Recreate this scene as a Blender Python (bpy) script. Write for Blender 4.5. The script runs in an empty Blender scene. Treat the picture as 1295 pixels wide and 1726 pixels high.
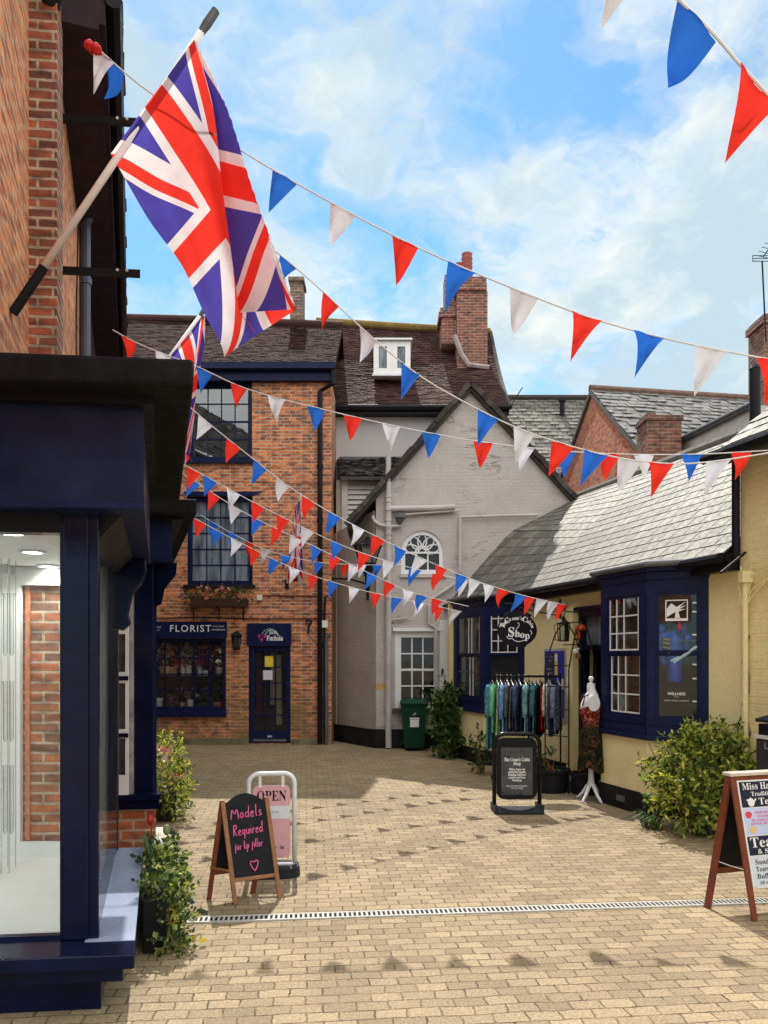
import bpy, math, random
from mathutils import Vector as V
rad = math.radians
R = random.Random(11)
sc = bpy.context.scene
C = sc.collection

# ---------------------------------------------------------------- camera
F, U0, HV, CZ = 1290.0, 647.5, 1110.0, 1.9      # focal length, optical centre and horizon in photo pixels, eye height
cam_d = bpy.data.cameras.new('camera')
cam = bpy.data.objects.new('camera', cam_d)
C.objects.link(cam)
cam.location = (0, 0, CZ)
cam.rotation_euler = (rad(90), 0, 0)
cam_d.sensor_fit = 'VERTICAL'
cam_d.sensor_height = 24.0
cam_d.lens = 24.0 * F / 1726.0
cam_d.shift_y = (HV - 863.0) / 1726.0
cam_d.clip_start = 0.05
cam_d.clip_end = 2000
sc.camera = cam

# ---------------------------------------------------------------- light
SUN_EL, SUN_AZ = rad(53), rad(-7)               # azimuth clockwise from +Y
sun_d = bpy.data.lights.new('sun', 'SUN')
sun_d.energy = 3.9
sun_d.angle = rad(0.55)
sun_d.color = (1.0, 0.94, 0.84)
sun = bpy.data.objects.new('sun', sun_d)
C.objects.link(sun)
to_sun = V((math.sin(SUN_AZ) * math.cos(SUN_EL), math.cos(SUN_AZ) * math.cos(SUN_EL), math.sin(SUN_EL)))
sun.rotation_euler = to_sun.to_track_quat('Z', 'Y').to_euler()
sun.location = (0, 0, 40)

class NB:
    """small node-building helper"""
    def __init__(s, nt): s.nt = nt
    def n(s, t, **kw):
        nd = s.nt.nodes.new(t)
        for k, v in kw.items(): setattr(nd, k, v)
        return nd
    def put(s, sock, v):
        if v is None: return
        if isinstance(v, bpy.types.NodeSocket): s.nt.links.new(v, sock)
        else:
            if hasattr(sock.default_value, '__len__') and not hasattr(v, '__len__'): v = [v] * len(sock.default_value)
            if hasattr(v, '__len__') and len(v) == 3 and len(sock.default_value) == 4: v = (*v, 1)
            sock.default_value = v
    def m(s, op, a, b=None, c=None, clamp=False):
        nd = s.n('ShaderNodeMath', operation=op, use_clamp=clamp)
        for i, x in enumerate((a, b, c)): s.put(nd.inputs[i], x)
        return nd.outputs[0]
    def vm(s, op, a, b=None):
        nd = s.n('ShaderNodeVectorMath', operation=op)
        s.put(nd.inputs[0], a); s.put(nd.inputs[1], b)
        return nd.outputs['Value'] if op in ('DOT_PRODUCT', 'LENGTH') else nd.outputs[0]
    def noise(s, vec, scale, detail=4, rough=.55, dist=0):
        nd = s.n('ShaderNodeTexNoise')
        s.put(nd.inputs['Vector'], vec); nd.inputs['Scale'].default_value = scale
        nd.inputs['Detail'].default_value = detail; nd.inputs['Roughness'].default_value = rough
        nd.inputs['Distortion'].default_value = dist
        return nd.outputs['Fac']
    def ramp(s, fac, stops, interp='LINEAR'):
        nd = s.n('ShaderNodeValToRGB'); cr = nd.color_ramp; cr.interpolation = interp
        while len(cr.elements) < len(stops): cr.elements.new(0.5)
        for e, (p, c) in zip(cr.elements, stops):
            e.position = p; e.color = (*c, 1) if hasattr(c, '__len__') else (c, c, c, 1)
        s.put(nd.inputs[0], fac)
        return nd.outputs[0]
    def mix(s, fac, a, b, blend='MIX'):
        nd = s.n('ShaderNodeMix', data_type='RGBA', blend_type=blend)
        s.put(nd.inputs['Factor'], fac); s.put(nd.inputs['A'], a); s.put(nd.inputs['B'], b)
        # colour sockets share names with the float ones; pick the RGBA ones
        return nd
    def mixc(s, fac, a, b, blend='MIX'):
        nd = s.n('ShaderNodeMix', data_type='RGBA', blend_type=blend)
        s.put(nd.inputs[0], fac); s.put(nd.inputs[6], a); s.put(nd.inputs[7], b)
        return nd.outputs[2]
    def rng(s, v, a, b, c, d):
        nd = s.n('ShaderNodeMapRange')
        for i, x in enumerate((v, a, b, c, d)): s.put(nd.inputs[i], x)
        return nd.outputs[0]
    def comb(s, x, y, z):
        nd = s.n('ShaderNodeCombineXYZ')
        for i, q in enumerate((x, y, z)): s.put(nd.inputs[i], q)
        return nd.outputs[0]
    def sep(s, v):
        nd = s.n('ShaderNodeSeparateXYZ'); s.put(nd.inputs[0], v)
        return nd.outputs
    def bump(s, h, strength=.3, dist=.01):
        nd = s.n('ShaderNodeBump'); s.put(nd.inputs['Height'], h)
        nd.inputs['Strength'].default_value = strength; nd.inputs['Distance'].default_value = dist
        return nd.outputs[0]
    def pos(s): return s.n('ShaderNodeNewGeometry').outputs['Position']
    def island(s): return s.n('ShaderNodeNewGeometry').outputs['Random Per Island']

world = bpy.data.worlds.new('World')
sc.world = world
world.use_nodes = True
wn = world.node_tree; wn.nodes.clear(); w = NB(wn)
sky = w.n('ShaderNodeTexSky', sky_type='NISHITA')
sky.sun_disc = False; sky.sun_elevation = SUN_EL; sky.sun_rotation = SUN_AZ
sky.air_density = 1.0; sky.dust_density = 0.15; sky.ozone_density = 3.0; sky.altitude = 50
tc = w.n('ShaderNodeTexCoord').outputs['Generated']
sx = w.sep(tc)
zc = w.m('MAXIMUM', sx[2], 0.03)
# clouds: a layer high overhead, seen in the direction of view
inv = w.m('DIVIDE', 1.0, w.m('ADD', zc, 0.30))
cp = w.comb(w.m('MULTIPLY', sx[0], inv), w.m('MULTIPLY', sx[1], inv), 0.0)
def wv(off, k): return w.vm('ADD', w.vm('ADD', cp, off), w.comb(w.m('MULTIPLY', w.m('SUBTRACT', w.noise(w.vm('ADD', cp, off), 5, 4, .6), .5), k), w.m('MULTIPLY', w.m('SUBTRACT', w.noise(w.vm('ADD', cp, (off[1], off[0], 2)), 5, 4, .6), .5), k), 0))
big = w.noise(w.vm('ADD', cp, (3.1, 1.7, 0.0)), 2.6, 3, .5)
fine = w.noise(wv((0.4, 5.2, 0.3), .25), 6.5, 10, .62)
side = w.rng(sx[0], -0.40, 0.25, -0.055, 0.075)      # more cloud to the east than to the west
fill_bank = w.m('MULTIPLY', w.rng(sx[1], 0.45, -0.25, 0.0, 1.0), w.rng(sx[2], 0.12, 0.50, 0.10, 1.0))        # extra-bright cloud bank added out of view, behind and overhead, as shade fill
cl = w.m('ADD', w.m('ADD', w.m('MULTIPLY', big, .50), w.m('MULTIPLY', fine, .50)), w.m('ADD', side, w.m('MULTIPLY', fill_bank, .25)))
cov = w.ramp(cl, [(.43, 0.0), (.50, .34), (.545, .78), (.60, 1.0)])
# thick middles are greyer than the sunlit rims
body = w.m('ADD', w.m('MULTIPLY', w.noise(wv((0.43, 5.16, 0.3), .25), 5.0, 7, .58), .6), w.m('MULTIPLY', cl, .5))
shade = w.ramp(body, [(.49, (4.9, 5.05, 4.85)), (.56, (4.0, 4.5, 4.6)), (.64, (3.0, 3.8, 4.25))])
shade = w.mixc(fill_bank, shade, (11.5, 11.3, 10.9))
skyc = w.mixc(1.0, sky.outputs[0], (0.68, 0.95, 0.94), 'MULTIPLY')
low = w.rng(sx[2], 0.05, 0.42, .65, 0.0)
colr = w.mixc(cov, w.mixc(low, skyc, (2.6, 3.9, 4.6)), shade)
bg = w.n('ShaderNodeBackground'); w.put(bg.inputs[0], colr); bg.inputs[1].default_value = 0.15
wo = w.n('ShaderNodeOutputWorld'); wn.links.new(bg.outputs[0], wo.inputs[0])

sc.view_settings.view_transform = 'Standard'
sc.view_settings.look = 'None'
sc.view_settings.exposure = 0.42
sc.view_settings.gamma = 1.0
sc.view_settings.use_curve_mapping = False
sc.cycles.max_bounces = 8
sc.cycles.transparent_max_bounces = 16

# ---------------------------------------------------------------- materials
MATS = {}
def newmat(name):
    m = bpy.data.materials.new(name); m.use_nodes = True
    nt = m.node_tree; nt.nodes.clear(); b = NB(nt)
    out = b.n('ShaderNodeOutputMaterial'); p = b.n('ShaderNodeBsdfPrincipled')
    nt.links.new(p.outputs[0], out.inputs[0])
    MATS[name] = m
    return m, b, p, out
def plain(name, col, rough=.6, metal=0.0, var=.18, scale=6, bump=.0, bscale=60, spec=None):
    if name in MATS: return MATS[name]
    m, b, p, _ = newmat(name)
    ps = b.pos()
    n1 = b.noise(ps, scale, 5, .6)
    c = b.mixc(1.0, col, b.ramp(n1, [(.25, 1 - var), (.75, 1 + var)]), 'MULTIPLY')
    b.put(p.inputs['Base Color'], c)
    b.put(p.inputs['Roughness'], b.rng(b.noise(ps, scale * 2.3, 3), .3, .7, max(.02, rough - .1), min(1, rough + .1)))
    p.inputs['Metallic'].default_value = metal
    if spec is None and max(col) < .06: spec = .14
    if spec is not None: p.inputs['Specular IOR Level'].default_value = spec
    if bump: b.put(p.inputs['Normal'], b.bump(b.noise(ps, bscale, 4, .6), bump, .01))
    return m
def brick(name, d, c1, c2, mortar, bw=.215, bh=.075, mw=.011, bias=-.1, stain=(.10, .09, .06), stain_amt=.5, algae=0.0, bump=.5, base_z=0.0, off=.5, rough=.85, squash=1.0):
    """bricks laid along the plan direction d; the return faces share the courses"""
    m, b, p, _ = newmat(name)
    ps = b.pos()
    xy = b.m('ADD', b.vm('DOT_PRODUCT', ps, (d[0], d[1], 0)), b.vm('DOT_PRODUCT', ps, (-d[1], d[0], 0)))
    vec = b.comb(xy, b.sep(ps)[2], 0)
    wob = b.noise(ps, 14, 3)
    vec2 = b.vm('ADD', vec, b.comb(b.m('MULTIPLY', b.m('SUBTRACT', wob, .5), .012), b.m('MULTIPLY', b.m('SUBTRACT', b.noise(ps, 9, 3), .5), .014), 0))
    t = b.n('ShaderNodeTexBrick'); b.put(t.inputs['Vector'], vec2)
    t.offset = off; t.squash = squash; t.squash_frequency = 2
    for k, v in (('Scale', 1.0), ('Mortar Size', mw), ('Mortar Smooth', .25), ('Bias', bias), ('Brick Width', bw), ('Row Height', bh)): t.inputs[k].default_value = v
    t.inputs['Color1'].default_value = (*c1, 1); t.inputs['Color2'].default_value = (*c2, 1); t.inputs['Mortar'].default_value = (*mortar, 1)
    var = b.ramp(b.noise(ps, 30, 4, .7), [(.25, .72), (.75, 1.28)])
    c = b.mixc(1.0, t.outputs['Color'], var, 'MULTIPLY')
    c = b.mixc(1.0, c, b.ramp(b.noise(b.vm('MULTIPLY', vec2, (4.6, 13.0, 1.0)), 1.0, 1, .5), [(.30, (.50, .46, .48)), (.5, (1, 1, 1)), (.70, (1.28, 1.22, 1.12))]), 'MULTIPLY')
    st = b.ramp(b.noise(ps, 1.1, 6, .65, .6), [(.48, 0.0), (.72, stain_amt)])
    c = b.mixc(st, c, stain)
    if algae:
        z = b.sep(ps)[2]
        g = b.m('MULTIPLY', b.rng(z, base_z, base_z + 2.2, 1.0, 0.0), b.ramp(b.noise(ps, 1.0, 6, .7), [(.42, 0.0), (.60, algae)]))
        c = b.mixc(g, c, (.14, .13, .035))
    b.put(p.inputs['Base Color'], c)
    p.inputs['Roughness'].default_value = rough
    h = b.m('ADD', b.m('MULTIPLY', t.outputs['Fac'], -1.0), b.m('MULTIPLY', b.noise(ps, 60, 5, .7), .55))
    b.put(p.inputs['Normal'], b.bump(h, bump, .012))
    return m
def render_wall(name, col, dirt=(.30, .26, .20), amt=.5, bricks=True, d=(1, 0), rough=.8, scale=1.3, cracks=.0):
    """painted masonry: the courses show faintly under the paint, with weather marks"""
    m, b, p, _ = newmat(name)
    ps = b.pos()
    n = b.ramp(b.noise(ps, scale, 7, .65, .4), [(.40, 0.0), (.78, amt)])
    z = b.sep(ps)
    streak = b.ramp(b.noise(b.comb(b.m('MULTIPLY', z[0], 5.0), b.m('MULTIPLY', z[1], 5.0), b.m('MULTIPLY', z[2], .35)), 1.3, 5, .65), [(.52, 0.0), (.80, amt * .7)])
    c = b.mixc(b.m('MAXIMUM', n, streak), col, dirt)
    c = b.mixc(1.0, c, b.ramp(b.noise(ps, 22, 4, .7), [(.3, .93), (.7, 1.06)]), 'MULTIPLY')
    damp = b.m('MULTIPLY', b.rng(z[2], .15, 1.0, 1.0, 0.0), b.ramp(b.noise(ps, 2.4, 5, .7), [(.40, 0.0), (.62, .55)]))
    c = b.mixc(damp, c, tuple(q * .8 for q in dirt))
    if cracks:
        cv = b.comb(b.m('MULTIPLY', z[0], 1.5), b.m('MULTIPLY', z[1], 1.5), b.m('MULTIPLY', z[2], 7.0))
        band = b.m('LESS_THAN', b.m('ABSOLUTE', b.m('SUBTRACT', b.noise(cv, 1.0, 6, .62, .3), .5)), .012)
        c = b.mixc(b.m('MULTIPLY', band, b.ramp(b.noise(ps, .75, 3, .6), [(.53, 0.0), (.60, cracks)])), c, (.10, .085, .075))
    b.put(p.inputs['Base Color'], c); p.inputs['Roughness'].default_value = rough
    h = b.m('MULTIPLY', b.noise(ps, 26, 6, .7), .8)
    if bricks:
        xy = b.m('ADD', b.vm('DOT_PRODUCT', ps, (d[0], d[1], 0)), b.vm('DOT_PRODUCT', ps, (-d[1], d[0], 0)))
        vec = b.comb(b.m('ADD', xy, b.m('MULTIPLY', b.noise(ps, 6, 3), .02)), b.m('ADD', z[2], b.m('MULTIPLY', b.noise(ps, 4, 3), .03)), 0)
        t = b.n('ShaderNodeTexBrick'); b.put(t.inputs['Vector'], vec)
        for k, v in (('Scale', 1.0), ('Mortar Size', .008), ('Mortar Smooth', .8), ('Brick Width', .215), ('Row Height', .075)): t.inputs[k].default_value = v
        h = b.m('SUBTRACT', h, b.m('MULTIPLY', t.outputs['Fac'], .55))
    b.put(p.inputs['Normal'], b.bump(h, .45, .016))
    return m
def tiles_mat(name, stops, rough=.7, spec=.5, moss=0.0, mosscol=(.10, .10, .03)):
    m, b, p, _ = newmat(name)
    ps = b.pos()
    c = b.ramp(b.island(), stops)
    c = b.mixc(1.0, c, b.ramp(b.noise(ps, 12, 5, .7), [(.25, .70), (.75, 1.3)]), 'MULTIPLY')
    if moss:
        c = b.mixc(b.ramp(b.noise(ps, 2.2, 7, .7), [(.50, 0.0), (.66, moss)]), c, mosscol)
    b.put(p.inputs['Base Color'], c)
    b.put(p.inputs['Roughness'], b.rng(b.noise(ps, 20, 3), .3, .7, rough - .12, rough + .12))
    p.inputs['Specular IOR Level'].default_value = spec
    b.put(p.inputs['Normal'], b.bump(b.noise(ps, 45, 5, .7), .35, .01))
    return m
def glass(name, tint=(.75, .8, .82), refl=1.0, dirt=.04):
    m = bpy.data.materials.new(name); m.use_nodes = True; nt = m.node_tree; nt.nodes.clear(); b = NB(nt)
    out = b.n('ShaderNodeOutputMaterial')
    tr = b.n('ShaderNodeBsdfTransparent'); b.put(tr.inputs[0], tint)
    gl = b.n('ShaderNodeBsdfGlossy'); gl.inputs['Roughness'].default_value = .015
    b.put(gl.inputs['Normal'], b.bump(b.noise(b.pos(), 2.2, 3), .05, .02))
    fr = b.n('ShaderNodeFresnel'); fr.inputs[0].default_value = 1.5
    ms = b.n('ShaderNodeMixShader'); b.put(ms.inputs[0], b.m('MULTIPLY', fr.outputs[0], refl, clamp=True))
    nt.links.new(tr.outputs[0], ms.inputs[1]); nt.links.new(gl.outputs[0], ms.inputs[2])
    df = b.n('ShaderNodeBsdfDiffuse'); b.put(df.inputs[0], (.6, .6, .58))
    ms2 = b.n('ShaderNodeMixShader'); b.put(ms2.inputs[0], b.m('MULTIPLY', b.noise(b.pos(), 5, 4), dirt))
    nt.links.new(ms.outputs[0], ms2.inputs[1]); nt.links.new(df.outputs[0], ms2.inputs[2])
    nt.links.new(ms2.outputs[0], out.inputs[0])
    MATS[name] = m
    return m
def dark_pane(name, col=(.012, .014, .018), rough=.04, spec=.5):
    m, b, p, _ = newmat(name)
    z = b.sep(b.pos())
    fold = b.noise(b.comb(b.m('MULTIPLY', z[0], 9.0), b.m('MULTIPLY', z[1], 9.0), b.m('MULTIPLY', z[2], 1.2)), 1.0, 4, .6)
    b.put(p.inputs['Base Color'], b.mixc(1.0, col, b.ramp(fold, [(.35, .35), (.65, 1.5)]), 'MULTIPLY')); p.inputs['Roughness'].default_value = rough
    p.inputs['Specular IOR Level'].default_value = spec
    b.put(p.inputs['Normal'], b.bump(b.noise(b.pos(), 2.6, 3), .10, .02))
    return m
def cloth(name, col, trans=.45, rough=.8, colnode=None, weave=True):
    m = bpy.data.materials.new(name); m.use_nodes = True; nt = m.node_tree; nt.nodes.clear(); b = NB(nt)
    out = b.n('ShaderNodeOutputMaterial')
    c = colnode(b) if colnode else col
    c = b.mixc(1.0, c, b.ramp(b.noise(b.pos(), 7, 3), [(.3, .92), (.7, 1.06)]), 'MULTIPLY')
    d = b.n('ShaderNodeBsdfDiffuse'); t = b.n('ShaderNodeBsdfTranslucent')
    b.put(d.inputs[0], c); b.put(t.inputs[0], c)
    ms = b.n('ShaderNodeMixShader'); ms.inputs[0].default_value = trans
    nt.links.new(d.outputs[0], ms.inputs[1]); nt.links.new(t.outputs[0], ms.inputs[2])
    nt.links.new(ms.outputs[0], out.inputs[0])
    MATS[name] = m
    return m
def leaf_mat(name, stops, trans=.35, rough=.45):
    m = bpy.data.materials.new(name); m.use_nodes = True; nt = m.node_tree; nt.nodes.clear(); b = NB(nt)
    out = b.n('ShaderNodeOutputMaterial')
    c = b.ramp(b.island(), stops)
    p = b.n('ShaderNodeBsdfPrincipled'); b.put(p.inputs['Base Color'], c); p.inputs['Roughness'].default_value = rough
    t = b.n('ShaderNodeBsdfTranslucent'); b.put(t.inputs[0], b.mixc(1.0, c, (1.5, 1.35, .6), 'MULTIPLY'))
    ms = b.n('ShaderNodeMixShader'); ms.inputs[0].default_value = trans
    nt.links.new(p.outputs[0], ms.inputs[1]); nt.links.new(t.outputs[0], ms.inputs[2])
    nt.links.new(ms.outputs[0], out.inputs[0])
    MATS[name] = m
    return m

def gloss_paint(name, col, rough, spec):
    m, b, p, _ = newmat(name); ps = b.pos(); z = b.sep(ps)
    c = b.mixc(1.0, col, b.ramp(b.noise(ps, 3, 5, .6), [(.3, .7), (.7, 1.35)]), 'MULTIPLY')
    c = b.mixc(b.ramp(b.noise(ps, 24, 4, .7), [(.70, 0.0), (.76, .6)]), c, (.06, .065, .085))      # chips and dust
    b.put(p.inputs['Base Color'], c)
    b.put(p.inputs['Roughness'], b.rng(b.noise(ps, 5, 4), .35, .65, rough * .6, rough * 1.6)); p.inputs['Specular IOR Level'].default_value = spec
    brush = b.noise(b.comb(b.m('MULTIPLY', z[0], 55.0), b.m('MULTIPLY', z[1], 55.0), b.m('MULTIPLY', z[2], 5.0)), 1.0, 3, .6)
    b.put(p.inputs['Normal'], b.bump(b.m('ADD', b.m('MULTIPLY', brush, .6), b.m('MULTIPLY', b.noise(ps, 20, 4, .6), .9)), .22, .008))
    return m
NAVY = gloss_paint('navy_paint', (.004, .0065, .025), .11, .20)
FRIEZE = plain('frieze_paint', (.011, .018, .052), .2, var=.5, scale=3, bump=.2, bscale=30, spec=.16)
NAVYM = plain('navy_matt', (.009, .014, .054), .34, var=.25, scale=5, bump=.12, spec=.14)
BLACK = plain('black_paint', (.010, .010, .013), .38, var=.3, scale=7, bump=.12)
IRON = plain('black_iron', (.011, .011, .012), .5, var=.3)
TAR = plain('black_plinth', (.016, .015, .016), .75, var=.4, scale=3, bump=.3)
LEAD = plain('lead', (.10, .105, .115), .5, var=.35, scale=4, bump=.2, bscale=12)
WHITE = plain('white_paint', (.72, .74, .76), .4, var=.06)
CREAM = plain('cream_paint', (.66, .64, .58), .5, var=.08)
WHITEP = plain('white_plastic', (.78, .78, .77), .35, var=.05)
SHOPW = plain('shop_white', (.80, .81, .80), .55, var=.04)
GREYPIPE = plain('pipe_paint', (.47, .43, .42), .55, var=.2, scale=4)
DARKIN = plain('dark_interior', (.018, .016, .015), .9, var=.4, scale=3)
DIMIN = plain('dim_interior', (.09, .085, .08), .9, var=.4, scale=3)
WOODR = plain('red_stained_wood', (.17, .035, .014), .45, var=.35, scale=14)
WOODB = plain('brown_wood', (.26, .115, .045), .5, var=.35, scale=18)
BOARDM = plain('chalkboard', (.012, .013, .017), .55, var=.35, scale=8)
STONE = plain('pale_stone', (.55, .50, .42), .8, var=.2, scale=9, bump=.2)
STEEL = plain('grate_metal', (.46, .45, .42), .5, .0, var=.2, scale=20)
TEXTW = plain('white_lettering', (.80, .80, .80), .5, var=.02)
TEXTB = plain('black_lettering', (.012, .012, .014), .6, var=.02)
GLASS = glass('window_glass', refl=.55)
GLASSR = glass('mirroring_glass', (.6, .64, .68), 4.5, .03)
GLASSC = glass('clear_glass', (.93, .95, .95), .8, .03)
PANE = dark_pane('dark_pane')
PANEB = dark_pane('pale_pane', (.15, .18, .22), .06)
SLATE = tiles_mat('slate', [(0, (.085, .081, .070)), (.35, (.110, .105, .090)), (.7, (.135, .127, .105)), (1, (.175, .164, .132))], .6, .35)
SLATED = tiles_mat('grey_slate', [(0, (.085, .085, .09)), (.5, (.125, .12, .12)), (1, (.18, .17, .16))], .6, .4, moss=.3)
CLAY = tiles_mat('clay_tile', [(0, (.034, .016, .017)), (.4, (.050, .024, .024)), (.75, (.066, .032, .030)), (1, (.09, .046, .038))], .85, .15, moss=.3, mosscol=(.085, .070, .03))
CLAYF = tiles_mat('dark_clay_tile', [(0, (.020, .009, .009)), (.4, (.032, .014, .013)), (.75, (.046, .020, .017)), (1, (.062, .030, .024))], .9, .08, moss=.25, mosscol=(.05, .04, .02))
DARKTILE = tiles_mat('dark_tile', [(0, (.022, .019, .020)), (.6, (.042, .036, .035)), (1, (.075, .065, .06))], .8, .3, moss=.3)
# ---------------------------------------------------------------- mesh building
def P(u, v, y):
    """the point at depth y that stands at photo pixel (u, v)"""
    return V(((u - U0) / F * y, y, CZ + (HV - v) / F * y))
def G(u, v):
    """the ground point at photo pixel (u, v)"""
    y = CZ * F / (v - HV)
    return V(((u - U0) / F * y, y, 0))
Z = V((0, 0, 1))
def wloc(o):
    p = V((0, 0, 0))
    while o is not None:
        p += o.location; o = o.parent
    return p
class MB:
    def __init__(s): s.v = []; s.f = []; s.uv = None
    def add(s, vs, fs):
        k = len(s.v); s.v += [V(x) for x in vs]; s.f += [tuple(i + k for i in f) for f in fs]
        return s
    def obox(s, o, a, b, c):
        o, a, b, c = V(o), V(a), V(b), V(c)
        vs = [o, o + a, o + a + b, o + b, o + c, o + a + c, o + a + b + c, o + b + c]
        fs = [(0, 3, 2, 1), (4, 5, 6, 7), (0, 1, 5, 4), (1, 2, 6, 5), (2, 3, 7, 6), (3, 0, 4, 7)]
        if a.cross(b).dot(c) < 0: fs = [f[::-1] for f in fs]
        return s.add(vs, fs)
    def box(s, x0, x1, y0, y1, z0, z1): return s.obox((x0, y0, z0), (x1 - x0, 0, 0), (0, y1 - y0, 0), (0, 0, z1 - z0))
    def pbox(s, fr, s0, s1, z0, z1, n0, n1):
        """box in a wall frame: fr = (origin, along, outward normal)"""
        o, d, n = fr
        return s.obox(o + d * s0 + n * n0 + Z * z0, d * (s1 - s0), n * (n1 - n0), Z * (z1 - z0))
    def prism(s, poly, z0, z1):
        n = len(poly)
        area = sum(poly[i][0] * poly[(i + 1) % n][1] - poly[(i + 1) % n][0] * poly[i][1] for i in range(n))
        if area < 0: poly = poly[::-1]
        vs = [(p[0], p[1], z0) for p in poly] + [(p[0], p[1], z1) for p in poly]
        fs = [tuple(range(n))[::-1], tuple(range(n, 2 * n))] + [(i, (i + 1) % n, n + (i + 1) % n, n + i) for i in range(n)]
        return s.add(vs, fs)
    def slab(s, pts, off):
        """thick polygon: pts in order, offset by vector"""
        pts = [V(p) for p in pts]; off = V(off); n = len(pts)
        vs = pts + [p + off for p in pts]
        fs = [tuple(range(n))[::-1], tuple(range(n, 2 * n))] + [(i, (i + 1) % n, n + (i + 1) % n, n + i) for i in range(n)]
        nn = (pts[1] - pts[0]).cross(pts[2] - pts[0])
        if nn.dot(off) < 0: fs = [f[::-1] for f in fs]
        return s.add(vs, fs)
    def tube(s, pts, r, n=8, cap=True):
        pts = [V(p) for p in pts]; m = len(pts)
        rr = r if hasattr(r, '__len__') else [r] * m
        k = len(s.v); up = None
        for i, p in enumerate(pts):
            t = (pts[min(i + 1, m - 1)] - pts[max(i - 1, 0)])
            if t.length < 1e-9: t = V((0, 0, 1))
            t.normalize()
            if up is None:
                up = V((0, 0, 1)) if abs(t.z) < .9 else V((1, 0, 0))
            a = t.cross(up)
            if a.length < 1e-6: a = t.cross(V((1, 0, 0)))
            a.normalize(); b = a.cross(t).normalized(); up = b
            for j in range(n):
                q = 2 * math.pi * j / n
                s.v.append(p + (a * math.cos(q) + b * math.sin(q)) * rr[i])
        for i in range(m - 1):
            for j in range(n):
                j2 = (j + 1) % n
                s.f.append((k + i * n + j, k + i * n + j2, k + (i + 1) * n + j2, k + (i + 1) * n + j))
        if cap:
            s.f.append(tuple(k + j for j in range(n))[::-1]); s.f.append(tuple(k + (m - 1) * n + j for j in range(n)))
        return s
    def lathe(s, c, prof, n=16, sx=1.0, sy=1.0):
        c = V(c); k = len(s.v); m = len(prof)
        for r, z in prof:
            for j in range(n):
                q = 2 * math.pi * j / n
                s.v.append(c + V((r * sx * math.cos(q), r * sy * math.sin(q), z)))
        for i in range(m - 1):
            for j in range(n):
                j2 = (j + 1) % n
                s.f.append((k + i * n + j, k + i * n + j2, k + (i + 1) * n + j2, k + (i + 1) * n + j))
        s.f.append(tuple(k + j for j in range(n))[::-1]); s.f.append(tuple(k + (m - 1) * n + j for j in range(n)))
        return s
    def wall(s, fr, s0, s1, z0, z1, holes=(), th=.12):
        """a wall slab with rectangular openings (s0, s1, z0, z1)"""
        o, d, n = fr
        xs = sorted({s0, s1, *[q for h in holes for q in h[:2]]}); zs = sorted({z0, z1, *[q for h in holes for q in h[2:]]})
        xs = [x for x in xs if s0 <= x <= s1]; zs = [x for x in zs if z0 <= x <= z1]
        def pt(a, z, k): return o + d * a + Z * z - n * k
        flip = d.cross(Z).dot(n) < 0
        def q(a, b, c, e): s.add([a, b, c, e], [(3, 2, 1, 0) if flip else (0, 1, 2, 3)])
        for i in range(len(xs) - 1):
            for j in range(len(zs) - 1):
                cx, cz = (xs[i] + xs[i + 1]) / 2, (zs[j] + zs[j + 1]) / 2
                if any(h[0] < cx < h[1] and h[2] < cz < h[3] for h in holes): continue
                a, b, e, g = xs[i], xs[i + 1], zs[j], zs[j + 1]
                q(pt(a, e, 0), pt(b, e, 0), pt(b, g, 0), pt(a, g, 0))
                q(pt(b, e, th), pt(a, e, th), pt(a, g, th), pt(b, g, th))
        for a, b, e, g in holes:
            q(pt(a, e, 0), pt(a, g, 0), pt(a, g, th), pt(a, e, th)); q(pt(b, g, 0), pt(b, e, 0), pt(b, e, th), pt(b, g, th))
            q(pt(b, e, 0), pt(a, e, 0), pt(a, e, th), pt(b, e, th)); q(pt(a, g, 0), pt(b, g, 0), pt(b, g, th), pt(a, g, th))
        q(pt(s0, z0, th), pt(s0, z0, 0), pt(s0, z1, 0), pt(s0, z1, th)); q(pt(s1, z0, 0), pt(s1, z0, th), pt(s1, z1, th), pt(s1, z1, 0))
        q(pt(s0, z1, 0), pt(s1, z1, 0), pt(s1, z1, th), pt(s0, z1, th)); q(pt(s0, z0, th), pt(s1, z0, th), pt(s1, z0, 0), pt(s0, z0, 0))
        return s
    def build(s, name, mat, parent=None, smooth=False, bevel=0.0, **tags):
        me = bpy.data.meshes.new(name)
        o = bpy.data.objects.new(name, me); C.objects.link(o)
        base = V((0, 0, 0))
        if parent is not None: o.parent = parent; base = wloc(parent)
        me.from_pydata([v - base for v in s.v], [], s.f)
        if s.uv:
            uv = me.uv_layers.new(name='UVMap')
            for L in me.loops: uv.data[L.index].uv = s.uv[L.vertex_index]
        if smooth: me.polygons.foreach_set('use_smooth', [True] * len(me.polygons))
        me.materials.append(mat); me.update()
        if bevel:
            md = o.modifiers.new('bevel', 'BEVEL'); md.width = bevel; md.segments = 2; md.limit_method = 'ANGLE'; md.angle_limit = rad(40)
        for k, v in tags.items(): o[k] = v
        return o
def thing(name, label, cat, loc=(0, 0, 0), group=None):
    o = bpy.data.objects.new(name, None); C.objects.link(o); o.location = loc
    o.empty_display_size = .1
    o['label'] = label; o['category'] = cat
    if group: o['group'] = group
    return o
def tag(o, label, cat, group=None):
    o['label'] = label; o['category'] = cat
    if group: o['group'] = group
    return o
def copy_tree(o, parent=None):
    c = o.copy(); C.objects.link(c)
    if parent is not None: c.parent = parent
    for ch in [x for x in bpy.data.objects if x.parent == o]: copy_tree(ch, c)
    return c
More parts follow.
